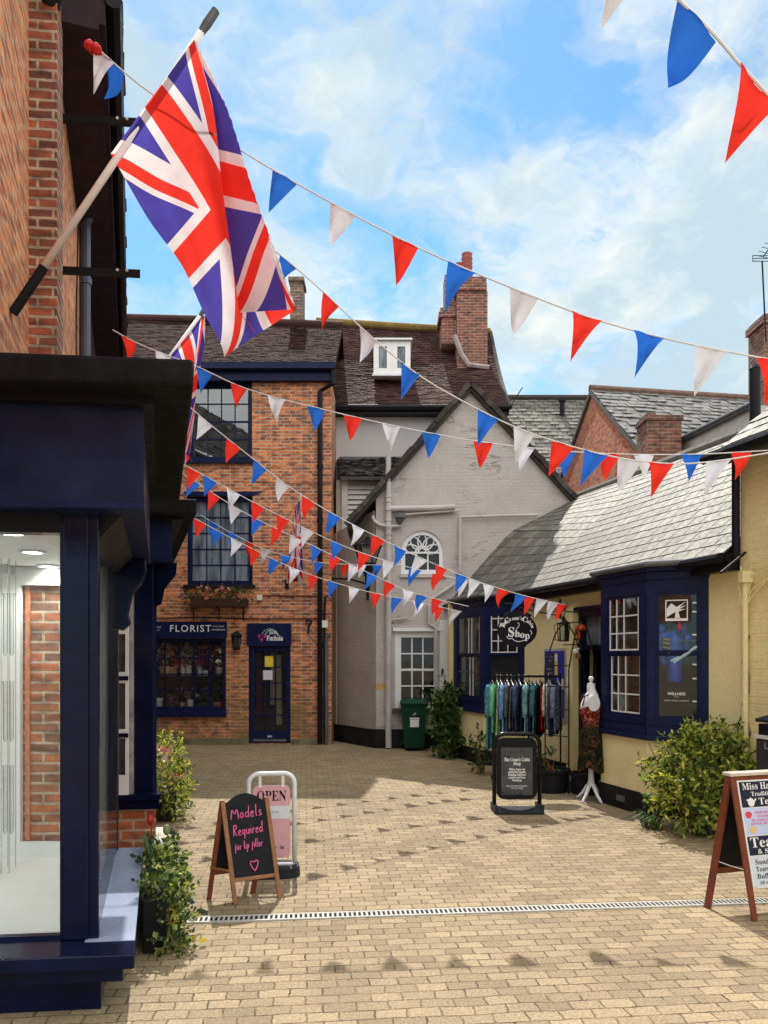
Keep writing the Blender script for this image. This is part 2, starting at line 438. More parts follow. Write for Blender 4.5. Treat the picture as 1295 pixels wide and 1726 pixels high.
def frame(p, q, z=0.0):
    """wall frame from plan point p to plan point q; the normal points to the camera side"""
    o = V((p[0], p[1], z)); d = V((q[0] - p[0], q[1] - p[1], 0)); L = d.length; d.normalize()
    n = V((d.y, -d.x, 0))
    if n.dot(V((0, 0, 0)) - o) < 0: n = -n
    return (o, d, n), L
def ser(t):
    return ''.join(chr(0x1D400 + ord(c) - 65) if 'A' <= c <= 'Z' else chr(0x1D41A + ord(c) - 97) if 'a' <= c <= 'z' else c for c in t)
def text(mb, body, size, c, right, up, n, off=.003, align='CENTER', bold=0.0, width=None, space=1.0):
    """lettering as flat mesh laid on a surface"""
    cu = bpy.data.curves.new('t', 'FONT'); cu.body = body; cu.size = size; cu.align_x = align; cu.align_y = 'CENTER'
    cu.offset = bold; cu.space_character = space; cu.resolution_u = 4
    o = bpy.data.objects.new('t', cu); C.objects.link(o)
    dg = bpy.context.evaluated_depsgraph_get(); dg.update()
    me = bpy.data.meshes.new_from_object(o.evaluated_get(dg))
    vs = [v.co.copy() for v in me.vertices]; fs = [tuple(p.vertices) for p in me.polygons]
    bpy.data.objects.remove(o); bpy.data.curves.remove(cu); bpy.data.meshes.remove(me)
    if not vs: return mb
    k = 1.0
    if width:
        w0 = max(v.x for v in vs) - min(v.x for v in vs); k = width / w0
    c, right, up, n = V(c), V(right), V(up), V(n)
    flip = right.cross(up).dot(n) < 0
    mb.add([c + right * v.x * k + up * v.y + n * off for v in vs], [f[::-1] if flip else f for f in fs])
    return mb
def strokes(mb, lines, c, right, up, n, w, off=.004):
    """hand-drawn strokes: polylines in (right, up) metres, as flat ribbons"""
    c, right, up, n = V(c), V(right), V(up), V(n)
    for i, L in enumerate(lines):
        pts = [V((p[0], p[1], 0)) for p in L]
        # smooth
        for _ in range(2):
            if len(pts) > 2:
                q = [pts[0]]
                for a, b in zip(pts, pts[1:]): q += [a * .75 + b * .25, a * .25 + b * .75]
                pts = q + [pts[-1]]
        vs = []
        for j, p in enumerate(pts):
            t = pts[min(j + 1, len(pts) - 1)] - pts[max(j - 1, 0)]
            if t.length < 1e-9: t = V((1, 0, 0))
            t.normalize(); a = V((-t.y, t.x, 0)) * w / 2 * (0.8 + .4 * R.random())
            for q in (p + a, p - a): vs.append(c + right * q.x + up * q.y + n * (off + i * .0002))
        fs = [(2 * j, 2 * j + 1, 2 * j + 3, 2 * j + 2) for j in range(len(pts) - 1)]
        mb.add(vs, fs)
    return mb
def tile_roof(mb, bl, br, tr, tl, rows, cols, lift=.02, jit=.35, seed=1, over=1.35, prof=None):
    """overlapping slates or tiles on the quad bl-br-tr-tl; each one is its own little slab"""
    r = random.Random(seed); bl, br, tr, tl = V(bl), V(br), V(tr), V(tl)
    def pt(a, b): return prof(a, b) if prof else (bl * (1 - a) + br * a) * (1 - b) + (tl * (1 - a) + tr * a) * b
    nn = (br - bl).cross(tl - bl).normalized()
    if nn.z < 0: nn = -nn
    for i in range(rows):
        b0 = i / rows; b1 = min(1.0, (i + over) / rows)
        st = (i % 2) * .5 + r.uniform(-.08, .08)
        for j in range(-1, cols + 1):
            a0 = (j + st) / cols; a1 = (j + 1 + st) / cols - .06 / cols
            a0 = max(0, a0); a1 = min(1, a1)
            if a1 - a0 < .15 / cols: continue
            h = lift * (1 + r.uniform(-jit, jit)); db = r.uniform(-.10, .10) * jit / rows
            h2 = h * (1 + r.uniform(-jit, jit) * .6)
            p = [pt(a0, max(0, b0 + db)) + nn * h, pt(a1, max(0, b0 + db)) + nn * h2, pt(a1, b1) + nn * lift * .15, pt(a0, b1) + nn * lift * .15]
            q = [p[0] - nn * lift * .8, p[1] - nn * lift * .8]
            mb.add(p + q, [(0, 1, 2, 3), (4, 5, 1, 0), (4, 0, 3), (1, 5, 2)])
    return mb
def leaves(mb, ells, n, size, seed=1, droop=0.0, thin=.5, shell=.55, ext=.26):
    """leaf-sized faces scattered through ellipsoids [(centre, (rx, ry, rz), weight)]"""
    r = random.Random(seed); tot = sum(e[2] for e in ells)
    for c, rr, wgt in ells:
        left = int(n * wgt / tot); twig = 0
        while left > 0:
            left -= 1
            if twig > 0:                      # further leaves along the same twig
                twig -= 1; t0 += td * size * ext + V((r.uniform(-1, 1), r.uniform(-1, 1), r.uniform(-1, 1))) * size * .14; td = (td - Z * droop * .12 + Z * .03).normalized()
                p = t0.copy(); p.z = max(p.z, .012); d = (td * .5 + V((r.uniform(-1, 1), r.uniform(-1, 1), r.uniform(-1, 1)))).normalized(); s = size * r.uniform(.55, 1.35)
                a = d.cross(V((r.uniform(-1, 1), r.uniform(-1, 1), r.uniform(-1, 1))))
                if a.length < 1e-3: continue
                a.normalize(); m = a.cross(d)
                mb.add([p, p + d * s * .5 + a * s * thin * .5 + m * s * .08, p + d * s - m * s * .12, p + d * s * .5 - a * s * thin * .5 + m * s * .08, p + d * s * .5 - m * s * .03],
                       [(0, 4, 1), (1, 4, 2), (0, 3, 4), (3, 2, 4)])
                continue
            while True:
                q = V((r.uniform(-1, 1), r.uniform(-1, 1), r.uniform(-1, 1)))
                if q.length <= 1: break
            if q.length > 1e-3: q = q.normalized() * (shell + (1 - shell) * q.length ** .5) * r.uniform(.82, 1.08) if r.random() < .75 else q
            p = V(c) + V((q.x * rr[0], q.y * rr[1], q.z * rr[2]))
            p = V(c) + (p - V(c)) * .80
            if p.z < .01: p.z = r.uniform(.01, .05)
            t0 = p.copy(); td = (V((q.x, q.y, q.z + .35)) + V((r.uniform(-1, 1), r.uniform(-1, 1), r.uniform(-1, 1))) * .7 - Z * droop * .8).normalized(); twig = r.randint(3, 8) + (6 if r.random() < .10 else 0)
            s = size * r.uniform(.6, 1.4)
            d = (V((q.x, q.y, q.z + .25)) + V((r.uniform(-1, 1), r.uniform(-1, 1), r.uniform(-1, 1))) * .8 - Z * droop).normalized()
            a = d.cross(V((r.uniform(-1, 1), r.uniform(-1, 1), r.uniform(-1, 1))))
            if a.length < 1e-3: continue
            a.normalize(); m = a.cross(d)
            mb.add([p, p + d * s * .5 + a * s * thin * .5 + m * s * .08, p + d * s - m * s * .12, p + d * s * .5 - a * s * thin * .5 + m * s * .08, p + d * s * .5 - m * s * .03],
                   [(0, 4, 1), (1, 4, 2), (0, 3, 4), (3, 2, 4)])
    return mb
def window(parent, fr, s0, s1, z0, z1, cols, rows, fmat, pmat, fw=.06, bar=.022, n_out=.0, depth=.06, sash=True, name='window', bmat=None, pane_back=.03):
    """framed, glazed window on a wall frame; the pane is a sub-part"""
    mb = MB(); a = n_out - depth
    mb.pbox(fr, s0, s0 + fw, z0, z1, a, n_out); mb.pbox(fr, s1 - fw, s1, z0, z1, a, n_out)
    mb.pbox(fr, s0 + fw, s1 - fw, z0, z0 + fw, a, n_out - .002); mb.pbox(fr, s0 + fw, s1 - fw, z1 - fw, z1, a, n_out - .002)
    x0, x1, y0, y1 = s0 + fw, s1 - fw, z0 + fw, z1 - fw
    g = a + pane_back
    tgt = mb if bmat is None else MB()
    for i in range(1, cols):
        x = x0 + (x1 - x0) * i / cols; tgt.pbox(fr, x - bar / 2, x + bar / 2, y0, y1, g - .012, g + .014)
    for j in range(1, rows):
        y = y0 + (y1 - y0) * j / rows; bb = bar * 1.7 if sash and j * 2 == rows else bar
        tgt.pbox(fr, x0, x1, y - bb / 2, y + bb / 2, g - .014, g + .017)
    w_ = mb.build(name, fmat, parent)
    if bmat is not None and tgt.v: tgt.build('glazing_bars', bmat, w_)
    MB().pbox(fr, x0, x1, y0, y1, g - .003, g + .003).build('pane', pmat, w_)
    return w_
# ---------------------------------------------------------------- ground
DR = V((math.cos(rad(5.8)), math.sin(rad(5.8)), 0))      # the courses of the paving run along the drain
def ground():
    m, b, p, _ = newmat('block_paving')
    ps = b.pos()
    x = b.vm('DOT_PRODUCT', ps, tuple(DR)); y = b.vm('DOT_PRODUCT', ps, (-DR.y, DR.x, 0))
    wx = b.m('ADD', b.m('MULTIPLY', b.m('SUBTRACT', b.noise(ps, 4, 3), .5), .05), b.m('MULTIPLY', b.m('SUBTRACT', b.noise(ps, 21, 3), .5), .020)); wy = b.m('ADD', b.m('MULTIPLY', b.m('SUBTRACT', b.noise(b.vm('ADD', ps, (9, 4, 2)), 3.3, 3), .5), .04), b.m('MULTIPLY', b.m('SUBTRACT', b.noise(b.vm('ADD', ps, (5, 8, 1)), 17, 3), .5), .020))
    vec = b.comb(b.m('ADD', x, wx), b.m('ADD', y, wy), 0)
    t = b.n('ShaderNodeTexBrick'); b.put(t.inputs['Vector'], vec)
    for k, v in (('Scale', 1.0), ('Mortar Size', .006), ('Mortar Smooth', .35), ('Bias', .0), ('Brick Width', .180), ('Row Height', .103)): t.inputs[k].default_value = v
    t.inputs['Color1'].default_value = (.395, .312, .190, 1); t.inputs['Color2'].default_value = (.265, .208, .128, 1); t.inputs['Mortar'].default_value = (.27, .21, .122, 1)
    c0 = b.mixc(b.m('MULTIPLY', t.outputs['Fac'], b.ramp(b.noise(ps, 7, 4, .65), [(.36, .12), (.62, .95)])), t.outputs['Color'], (.060, .044, .026))
    c = b.mixc(1.0, c0, b.ramp(b.noise(ps, 55, 5, .8), [(.30, .46), (.70, 1.44)]), 'MULTIPLY')
    c = b.mixc(1.0, c, b.ramp(b.noise(ps, 170, 3, .8), [(.32, .62), (.68, 1.30)]), 'MULTIPLY')
    gv = b.n('ShaderNodeTexVoronoi'); b.put(gv.inputs['Vector'], ps); gv.inputs['Scale'].default_value = 2.6
    gum = b.m('MULTIPLY', b.m('LESS_THAN', gv.outputs['Distance'], .055), b.m('GREATER_THAN', b.sep(gv.outputs['Color'])[0], .55))
    c = b.mixc(b.m('MULTIPLY', gum, .55), c, (.10, .085, .065))
    c = b.mixc(1.0, c, b.ramp(b.noise(ps, .55, 6, .65), [(.3, .84), (.7, 1.12)]), 'MULTIPLY')
    c = b.mixc(b.ramp(b.noise(ps, 1.6, 7, .7, .5), [(.50, 0.0), (.74, .55)]), c, (.19, .150, .10))
    c = b.mixc(b.ramp(b.noise(ps, 2.9, 5, .6), [(.62, 0.0), (.72, .30)]), c, (.38, .20, .11))
    c = b.mixc(b.ramp(b.noise(ps, 9, 4, .6), [(.70, 0.0), (.78, .5)]), c, (.08, .065, .045))
    # joints fade where they are choked with dust
    b.put(p.inputs['Base Color'], c); p.inputs['Roughness'].default_value = .82
    p.inputs['Specular IOR Level'].default_value = .3
    h = b.m('ADD', b.m('MULTIPLY', t.outputs['Fac'], -1.1), b.m('MULTIPLY', b.noise(ps, 75, 5, .75), .7))
    b.put(p.inputs['Normal'], b.bump(h, .55, .010))
    mb = MB(); mb.add([(-300, -300, 0), (300, -300, 0), (300, 300, 0), (-300, 300, 0)], [(0, 1, 2, 3)])
    mb.build('ground', m, kind='structure')
ground()

def drain():
    a, e = G(296, 1553), G(1330, 1518)
    d = (e - a).normalized(); L = (e - a).length; q = V((-d.y, d.x, 0))
    root = thing('drain_channel', 'long slotted metal drain channel crossing the paving', 'drain', a)
    MB().obox(a - q * .05 + Z * .002, d * L, q * .10, Z * .003).build('channel_bed', TAR, root)
    mb = MB()
    mb.obox(a - q * .062 + Z * .001, d * L, q * .017, Z * .010); mb.obox(a + q * .045 + Z * .001, d * L, q * .017, Z * .010)
    k = 0.012
    while k < L:
        mb.obox(a + d * k - q * .045 + Z * .003, d * .016, q * .09, Z * .006); k += .036
    mb.build('grate', STEEL, root)
drain()

# ---------------------------------------------------------------- florist's brick house (faces the camera)
FY = 16.9; FX = -1.16; FS = FY / F
BR_FL = brick('florist_brick', (1, 0), (.66, .195, .060), (.17, .068, .055), (.48, .37, .26), .225, .073, .0115, bias=-.18, algae=.85, stain_amt=.45, squash=.58)
def fx(u): return (u - U0) * FS
def fz(v): return CZ + (HV - v) * FS
def florist():
    root = thing('florist_house', "brick house with navy florist's shopfront and sash windows above", 'house', (-3, FY, 0))
    fr = (V((0, FY, 0)), V((1, 0, 0)), V((0, -1, 0)))
    w1 = (fx(318), fx(425), fz(776), fz(640)); w2 = (fx(315), fx(426), fz(986), fz(836))
    shop = (fx(196), fx(381), fz(1197), fz(1076)); door = (fx(419), fx(490), fz(1253), fz(1088))
    wl = MB(); wl.wall(fr, -7.5, FX, 0, fz(628), (w1, w2, shop, door), .32)
    wl.box(FX - .3, FX - .0, FY + .33, 21.4, 0, fz(640)); wl.box(-7.5, -7.2, FY + .33, 21.4, 0, fz(640))
    wl.build('wall', BR_FL, root)
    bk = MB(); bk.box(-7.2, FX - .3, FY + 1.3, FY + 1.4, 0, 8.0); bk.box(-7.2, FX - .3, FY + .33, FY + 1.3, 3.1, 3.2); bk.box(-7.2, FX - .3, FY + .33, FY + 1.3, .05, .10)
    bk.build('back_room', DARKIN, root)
    for k, wd in enumerate((w1, w2)):
        ww = window(root, fr, wd[0], wd[1], wd[2], wd[3], 4, 4 if k == 0 else 5, NAVYM, GLASSR if k == 0 else PANEB, fw=.10, bar=.024, n_out=-.07, depth=.10)
        MB().pbox(fr, wd[0] - .06, wd[1] + .06, wd[2] - .07, wd[2], -.06, .09).build('sill', NAVYM if k == 0 else TAR, ww)
        cb = MB(); cb.pbox(fr, wd[0] + .1, wd[1] - .1, wd[3] - (.62 if k == 0 else 1.25), wd[3] - .1, -.22, -.21); cb.build('blind', CREAM, ww)
        if k == 0:
            cb = MB(); cb.pbox(fr, wd[0] - .02, wd[1] + .0, wd[3], wd[3] + .16, -.05, .02); cb.build('head_board', NAVYM, ww)
        else:
            cb = MB(); y0, y1 = fz(836), fz(830)
            cb.slab([fr[0] + V((fx(316), -.03, y0)), fr[0] + V((fx(426), -.03, y0)), fr[0] + V((fx(441), -.03, fz(829))), fr[0] + V((fx(310), -.03, fz(829)))], (0, .06, 0))
            cb.build('lintel_board', NAVYM, ww)
    # shop window
    ww = window(root, fr, shop[0], shop[1], shop[2], shop[3], 7, 4, NAVYM, GLASSC, fw=.075, bar=.03, n_out=-.03, depth=.10, sash=False, name='shop_window')
    mb = MB(); mb.pbox(fr, shop[0], shop[1] + .02, fz(1208), shop[2], -.05, .12); mb.build('sill', NAVYM, ww, bevel=.012)
    fa = MB(); fa.pbox(fr, fx(190), fx(383), fz(1076) + .002, fz(1048), -.02, .05); f_ = fa.build('fascia', NAVYM, root)
    mb = MB(); text(mb, 'FLORIST', .21, fr[0] + V((fx(322), -.05, fz(1060))), (1, 0, 0), Z, (0, -1, 0), .003, bold=.002, width=fx(357) - fx(288), space=1.25)
    text(mb, '0 1 9 6  7 8 0 3', .055, fr[0] + V((fx(369), -.05, fz(1056))), (1, 0, 0), Z, (0, -1, 0), .003, width=.24)
    text(mb, 'fuchsiaflowers', .055, fr[0] + V((fx(369), -.05, fz(1061.5))), (1, 0, 0), Z, (0, -1, 0), .003, width=.30)
    text(mb, 'Weddings', .055, fr[0] + V((fx(265), -.05, fz(1057))), (1, 0, 0), Z, (0, -1, 0), .003, width=.2)
    text(mb, 'Events', .055, fr[0] + V((fx(265), -.05, fz(1062))), (1, 0, 0), Z, (0, -1, 0), .003, width=.13)
    mb.build('lettering', TEXTW, f_)
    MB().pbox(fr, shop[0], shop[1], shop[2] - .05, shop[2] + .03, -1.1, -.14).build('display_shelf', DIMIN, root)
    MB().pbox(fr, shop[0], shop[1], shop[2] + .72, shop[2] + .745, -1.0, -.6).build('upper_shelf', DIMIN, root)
    # door with its sign board
    dr = MB(); a = -.10
    dr.pbox(fr, door[0], door[0] + .10, door[2], door[3], a - .06, a + .06); dr.pbox(fr, door[1] - .10, door[1], door[2], door[3], a - .06, a + .06)
    dr.pbox(fr, door[0] + .1, door[1] - .1, door[3] - .12, door[3], a - .06, a + .058); dr.pbox(fr, door[0] + .1, door[1] - .1, door[2], door[2] + .26, a - .06, a + .058)
    gx0, gx1, gz0, gz1 = door[0] + .1, door[1] - .1, door[2] + .26, door[3] - .12
    for i in (1, 2): x = gx0 + (gx1 - gx0) * i / 3; dr.pbox(fr, x - .014, x + .014, gz0, gz1, a - .02, a + .03)
    for j in range(1, 5): z = gz0 + (gz1 - gz0) * j / 5; dr.pbox(fr, gx0, gx1, z - .014, z + .014, a - .022, a + .032)
    d_ = dr.build('door', NAVYM, root)
    MB().pbox(fr, gx0, gx1, gz0, gz1, a - .004, a + .004).build('pane', GLASSC, d_)
    k = MB(); k.pbox(fr, door[0] + .1, door[1] - .1, door[2] + .04, door[2] + .09, a + .06, a + .068); k.build('kick_plate', LEAD, d_)
    k = MB(); k.pbox(fr, (door[0] + door[1]) / 2 - .05, (door[0] + door[1]) / 2 + .05, door[2] + .13, door[2] + .17, a + .06, a + .07); k.build('letterbox', STEEL, d_)
    k = MB(); k.pbox(fr, fx(446), fx(460), fz(1124), fz(1106), a + .034, a + .038); k.build('notice', plain('yellow_notice', (.75, .60, .03), .6), d_)
    k = MB(); text(k, '!', .10, fr[0] + V((fx(453), .10 - .0, fz(1114))), (1, 0, 0), Z, (0, -1, 0), .041 ); k.build('notice_mark', TEXTB, d_)
    k = MB(); k.pbox(fr, fx(443), fx(459), fz(1146), fz(1130), a + .034, a + .038); k.build('poster', plain('pale_poster', (.62, .62, .66), .6), d_)
    sg = MB(); sg.pbox(fr, door[0] - .02, door[1] + .02, door[3] + .002, fz(1051), -.02, .06); s_ = sg.build('door_sign', NAVYM, root)
    mb = MB(); o = fr[0]
    text(mb, ser('Just'), .12, o + V((fx(461), -.06, fz(1066))), (1, 0, 0), Z, (0, -1, 0), .003, width=.17)
    text(mb, ser('Fuchsia'), .16, o + V((fx(464), -.06, fz(1076))), (1, 0, 0), Z, (0, -1, 0), .003, width=.36, bold=.002)
    mb.build('lettering', TEXTW, s_)
    def arc(cx, cz, rx, rz, q0, q1): return [(cx + rx * math.cos(q), cz + rz * math.sin(q)) for q in [q0 + (q1 - q0) * i / 8 for i in range(9)]]
    for nm, col, off in (('green_stem', (.25, .5, .35), 0), ('pale_stem', (.6, .65, .6), .05)):
        mb = MB(); strokes(mb, [arc(.04 + off * .6, -.12, .21 - off, .25 - off * .5, rad(150), rad(25))], o + V((fx(453), -.06, fz(1070))), (1, 0, 0), Z, (0, -1, 0), .014)
        mb.build(nm, plain(nm, col, .5), s_)
    mb = MB()
    for fxx, fzz in ((438, 1072), (442, 1078), (447, 1072)):
        strokes(mb, [[(-.035, .01), (0, -.02), (.035, .01)], [(0, .04), (0, -.05)]], o + V((fx(fxx), -.06, fz(fzz))), (1, 0, 0), Z, (0, -1, 0), .022, .005)
    mb.build('fuchsia_flowers', plain('fuchsia', (.55, .02, .16), .5), s_)
    # eaves gutter and its fascia
    gt = MB(); gt.box(-7.5, FX + .03, FY - .14, FY + .02, fz(645), fz(628)); gt.box(-7.5, FX + .10, FY - .30, FY - .14, fz(629), fz(619)); gt.build('gutter', NAVYM, root)
    dp = MB(); x = fx(540)
    dp.tube([(FX + .05, FY - .22, fz(630)), (FX + .05, FY - .22, fz(652)), (x, FY - .07, fz(662)), (x, FY - .07, .03)], .055, 10)
    for v in (700, 790, 880, 970, 1090, 1180): dp.tube([(x, FY - .07, fz(v)), (x, FY - .07, fz(v) + .07)], .068, 10)
    dp.build('downpipe', BLACK, root)
    dp = MB(); x2 = fx(549)
    dp.tube([(FX + .02, FY - .06, fz(1003)), (x2, FY - .06, fz(1006)), (x2 - .02, FY - .06, fz(1030)), (x2 - .02, FY - .06, .03)], .024, 8); dp.build('waste_pipe', IRON, root)
    dp = MB(); dp.tube([(x2 + .1, FY - .05, fz(1070)), (x2 + .02, FY - .05, fz(1076)), (x2 + .02, FY - .05, .03)], .04, 8); dp.build('conduit', LEAD, root)
    mb = MB(); mb.pbox(fr, fx(542), fx(553), fz(1058), fz(1046), 0, .09); mb.build('meter_box', WHITEP, root)
    mb = MB(); mb.pbox(fr, fx(434), fx(443), fz(1012), fz(1003), 0, .08); mb.build('junction_box', CREAM, root)
    mb = MB()
    mb.tube([(fx(443), FY - .02, fz(1004)), (fx(535), FY - .02, fz(1005))], .012, 6); mb.tube([(fx(262), FY - .02, fz(1042)), (fx(340), FY - .02, fz(1041)), (fx(420), FY - .02, fz(1043)), (fx(538), FY - .02, fz(1043))], .012, 6)
    mb.tube([(fx(425), FY - .02, fz(812)), (fx(480), FY - .02, fz(815)), (FX, FY - .02, fz(815))], .006, 6)
    mb.build('cable', IRON, root)
    mb = MB(); mb.box(-7.5, fx(418), FY - .03, FY, 0, fz(1244)); mb.box(fx(491), fx(536), FY - .03, FY, 0, fz(1246)); mb.build('footing', plain('mossy_footing', (.16, .15, .08), .9, var=.5, scale=4, bump=.4), root)
    # roof: clay tiles from the gutter to the ridge
    rf = MB(); bl, br, tr, tl = V((-7.6, FY - .24, fz(620))), V((FX + .1, FY - .24, fz(620))), V((FX + .1, 19.6, 10.40)), V((-7.6, 19.6, 10.62))
    tile_roof(rf, bl, br, tr, tl, 34, 40, .020, .3, 3); rf.slab([bl - Z * .03, br - Z * .03, tr - Z * .03, tl - Z * .03], (0, 0, -.10))
    rf.slab([tl, tr, tr + V((0, 3.5, -2.6)), tl + V((0, 3.5, -2.6))], (0, 0, -.1))
    r_ = rf.build('roof', CLAYF, root)
    rg = MB(); rg.tube([tl + V((0, 0, .02)), (tl + tr) / 2 + V((0, 0, .05)), tr + V((0, 0, .02))], .11, 10); rg.build('ridge_tiles', CLAY, r_)
    ch = MB(); y = 19.6; x0, x1 = (489 - U0) / F * y, (510 - U0) / F * y; zt = CZ + (HV - 474) / F * y
    ch.box(x0, x1, y, y + .6, 9.4, zt); ch.box(x0 - .04, x1 + .04, y - .04, y + .64, zt, zt + .10); ch.box(x0 - .05, x1 + .05, y - .06, y + .66, 9.4, 9.85)
    ch.build('chimney', brick('florist_chimney_brick', (1, 0), (.22, .13, .09), (.12, .08, .065), (.28, .25, .21), stain_amt=.7), root)
florist()
frF = (V((0, FY, 0)), V((1, 0, 0)), V((0, -1, 0)))

# ---------------------------------------------------------------- tall tiled house behind, with dormer and chimney
GREYW = render_wall('grey_painted_wall', (.49, .45, .43), (.33, .29, .26), .55, scale=1.6, cracks=.8)
def tiled_house():
    y0, y1 = 18.5, 21.5
    def q(u, v, y): return P(u, v, y)
    root = thing('tiled_house', 'tall grey house under a steep dark tiled roof with a white dormer', 'house', (1, y0, 0))
    zt = CZ + (HV - 700) / F * y0; xr = 2.98
    MB().box(-1.5, xr - .1, y0, y1 + 3, 0, zt).build('wall', render_wall('pale_render', (.55, .53, .53), (.40, .38, .36), .3, False), root)
    ev = MB(); ev.box(-1.6, xr, y0 - .28, y0 - .02, zt - .05, zt + .12); ev.tube([(-1.6, y0 - .34, zt + .08), (xr, y0 - .34, zt + .08)], .07, 8); ev.build('gutter', BLACK, root)
    bl, br, tr, tl = V((-1.9, y0 - .36, zt + .06)), V((xr, y0 - .36, zt + .06)), V((xr, y1, 11.05)), V((-1.9, y1, 11.34))
    def pf(a, b):
        p = (bl * (1 - a) + br * a) * (1 - b) + (tl * (1 - a) + tr * a) * b
        return p + Z * (-.22 * math.sin(math.pi * b) - .10 * math.sin(math.pi * a) * b) + V((0, 0, .10 * math.sin(a * 9) * b * (1 - b)))
    rf = MB(); tile_roof(rf, bl, br, tr, tl, 44, 26, .024, .3, 5, prof=pf)
    k = len(rf.v); N = 10
    for i in range(N + 1):
        for j in range(N + 1): rf.v.append(pf(i / N, j / N) - Z * .02)
    for i in range(N):
        for j in range(N): rf.f.append((k + i * (N + 1) + j, k + (i + 1) * (N + 1) + j, k + (i + 1) * (N + 1) + j + 1, k + i * (N + 1) + j + 1))
    rf.slab([tl, tr, V((xr, y1 + 3, 7.8)), V((-1.9, y1 + 3, 7.8))], (0, 0, -.1))
    r_ = rf.build('roof', CLAY, root)
    vb = MB(); pts = [pf(1, j / 10) + V((.01, 0, .01)) for j in range(11)]; vb.tube(pts, .06, 6); vb.build('verge', DARKTILE, r_)
    rg = MB(); rg.tube([tl + Z * .03, (tl * .6 + tr * .4) + Z * .02, tr + Z * .02], .11, 10)
    rg.build('ridge_tiles', tiles_mat('mossy_ridge', [(0, (.14, .09, .04)), (1, (.20, .14, .05))], .9, .2, moss=.8, mosscol=(.30, .20, .03)), r_)
    gb = MB(); gb.slab([V((xr - .1, y0, zt)), V((xr - .1, y1, 10.9)), V((xr - .1, y1 + 3, zt))], (-.25, 0, 0)); gb.build('gable', BR_FL, root)
    # dormer
    yd = 19.15; k = yd / F
    def dx(u): return (u - U0) * k
    def dz(v): return CZ + (HV - v) * k
    fr = (V((0, yd, 0)), V((1, 0, 0)), V((0, -1, 0)))
    d = MB(); d.box(dx(630), dx(692), yd + .06, yd + 2.2, dz(631), dz(575)); d_ = d.build('dormer', CREAM, root)
    t = MB(); t.box(dx(627), dx(695), yd - .10, yd + 2.4, dz(575), dz(572)); t.box(dx(628), dx(693), yd - .08, yd + .1, dz(635), dz(631)); t.build('dormer_roof', WHITE, d_)
    window(d_, fr, dx(630), dx(661), dz(630), dz(576), 1, 1, WHITEP, PANEB, fw=.13, n_out=.03, depth=.06, name='casement')
    window(d_, fr, dx(661) + .003, dx(692), dz(630), dz(576), 1, 1, WHITEP, PANEB, fw=.13, n_out=.03, depth=.06, name='casement')
    # big chimney stack
    BRC = brick('chimney_brick', (1, 0), (.27, .075, .055), (.13, .055, .050), (.36, .27, .21), .215, .074, .010, stain_amt=.4)
    c = MB(); yc = 20.1; k = yc / F
    def cx(u): return (u - U0) * k
    def cz(v): return CZ + (HV - v) * k
    c.box(cx(771), cx(822), yc, yc + .9, cz(625), cz(490)); c.box(cx(773), cx(821), yc + .02, yc + .88, cz(490), cz(476)); c.box(cx(767), cx(819.5), yc - .06, yc + .94, cz(490), cz(468))
    c.box(cx(746), cx(770.5), yc + .25, yc + 1.0, cz(572), cz(522)); c.box(cx(741), cx(771), yc + .20, yc + 1.05, cz(528), cz(519)); c.box(cx(743.5), cx(771), yc + .22, yc + 1.02, cz(519), cz(512))
    c.box(cx(752), cx(771), yc + .40, yc + .98, cz(523), cz(450))
    c_ = c.build('chimney', BRC, root)
    POT = plain('terracotta', (.27, .06, .045), .7, var=.25, scale=10)
    for u, v1, r in ((779, 424, .13), (789, 420, .14)):
        pt = MB(); h = cz(v1) - cz(468); x = cx(u)
        pr = [(r * 1.15, 0), (r * 1.15, .08), (r, .12)]
        for i in range(5): zz = .12 + (h - .2) * (i + .5) / 5; pr += [(r * .98, zz - .04), (r * 1.1, zz), (r * .98, zz + .04)]
        pr += [(r * .95, h - .05), (r * 1.05, h), (r * .7, h)]
        pt.lathe((x, yc + (.25 if u > 785 else .65), cz(468)), pr, 12); pt.build('chimney_pot', POT, c_, smooth=True)
    fl = MB(); fl.tube([V((cx(766), yc + .0, cz(566))), V((cx(778), yc - .04, cz(598))), V((cx(790), yc - .06, cz(617))), V((cx(824), yc - .06, cz(621)))], .07, 6); fl.build('flashing', plain('mortar_flashing', (.34, .30, .28), .9, var=.3), c_)
tiled_house()

# ---------------------------------------------------------------- weatherboarded lean-to between the houses
def lean_to():
    y = 17.4; k = y / F
    root = thing('weatherboard_annexe', 'small white weatherboarded annexe with dark tiles between brick and grey houses', 'annexe', (-.5, y, 0))
    def x(u): return (u - U0) * k
    def z(v): return CZ + (HV - v) * k
    w = MB(); w.box(x(566), x(680), y + .2, y + 1.05, 0, z(806)); w.build('wall', render_wall('annexe_render', (.50, .45, .38), (.30, .25, .2), .5, False), root)
    b = MB(); v = 806
    while v < 900:
        b.slab([V((x(586), y + .16, z(v))), V((x(664), y + .16, z(v))), V((x(664), y + .11, z(v + 8.2))), V((x(586), y + .11, z(v + 8.2)))], (0, .035, 0)); v += 8.4
    b.box(x(576), x(586), y + .10, y + .19, z(905), z(804)); b.build('weatherboards', plain('grey_white_boards', (.54, .51, .48), .6, var=.12, scale=5, bump=.1), root)
    bl, br, tr, tl = V((x(574), y - .1, z(803))), V((x(690), y - .1, z(803))), V((x(690) + .0, y + 1.05, z(752))), V((x(563), y + 1.05, z(754)))
    r = MB(); tile_roof(r, bl, br, tr, tl, 11, 12, .03, .8, 8); r.slab([p - Z * .03 for p in (bl, br, tr, tl)], (0, 0, -.07)); r.build('roof', DARKTILE, root)
    f = MB(); f.box(x(568), x(690), y + 1.0, y + 1.09, z(757), z(750)); f.build('flashing', LEAD, root)
lean_to()

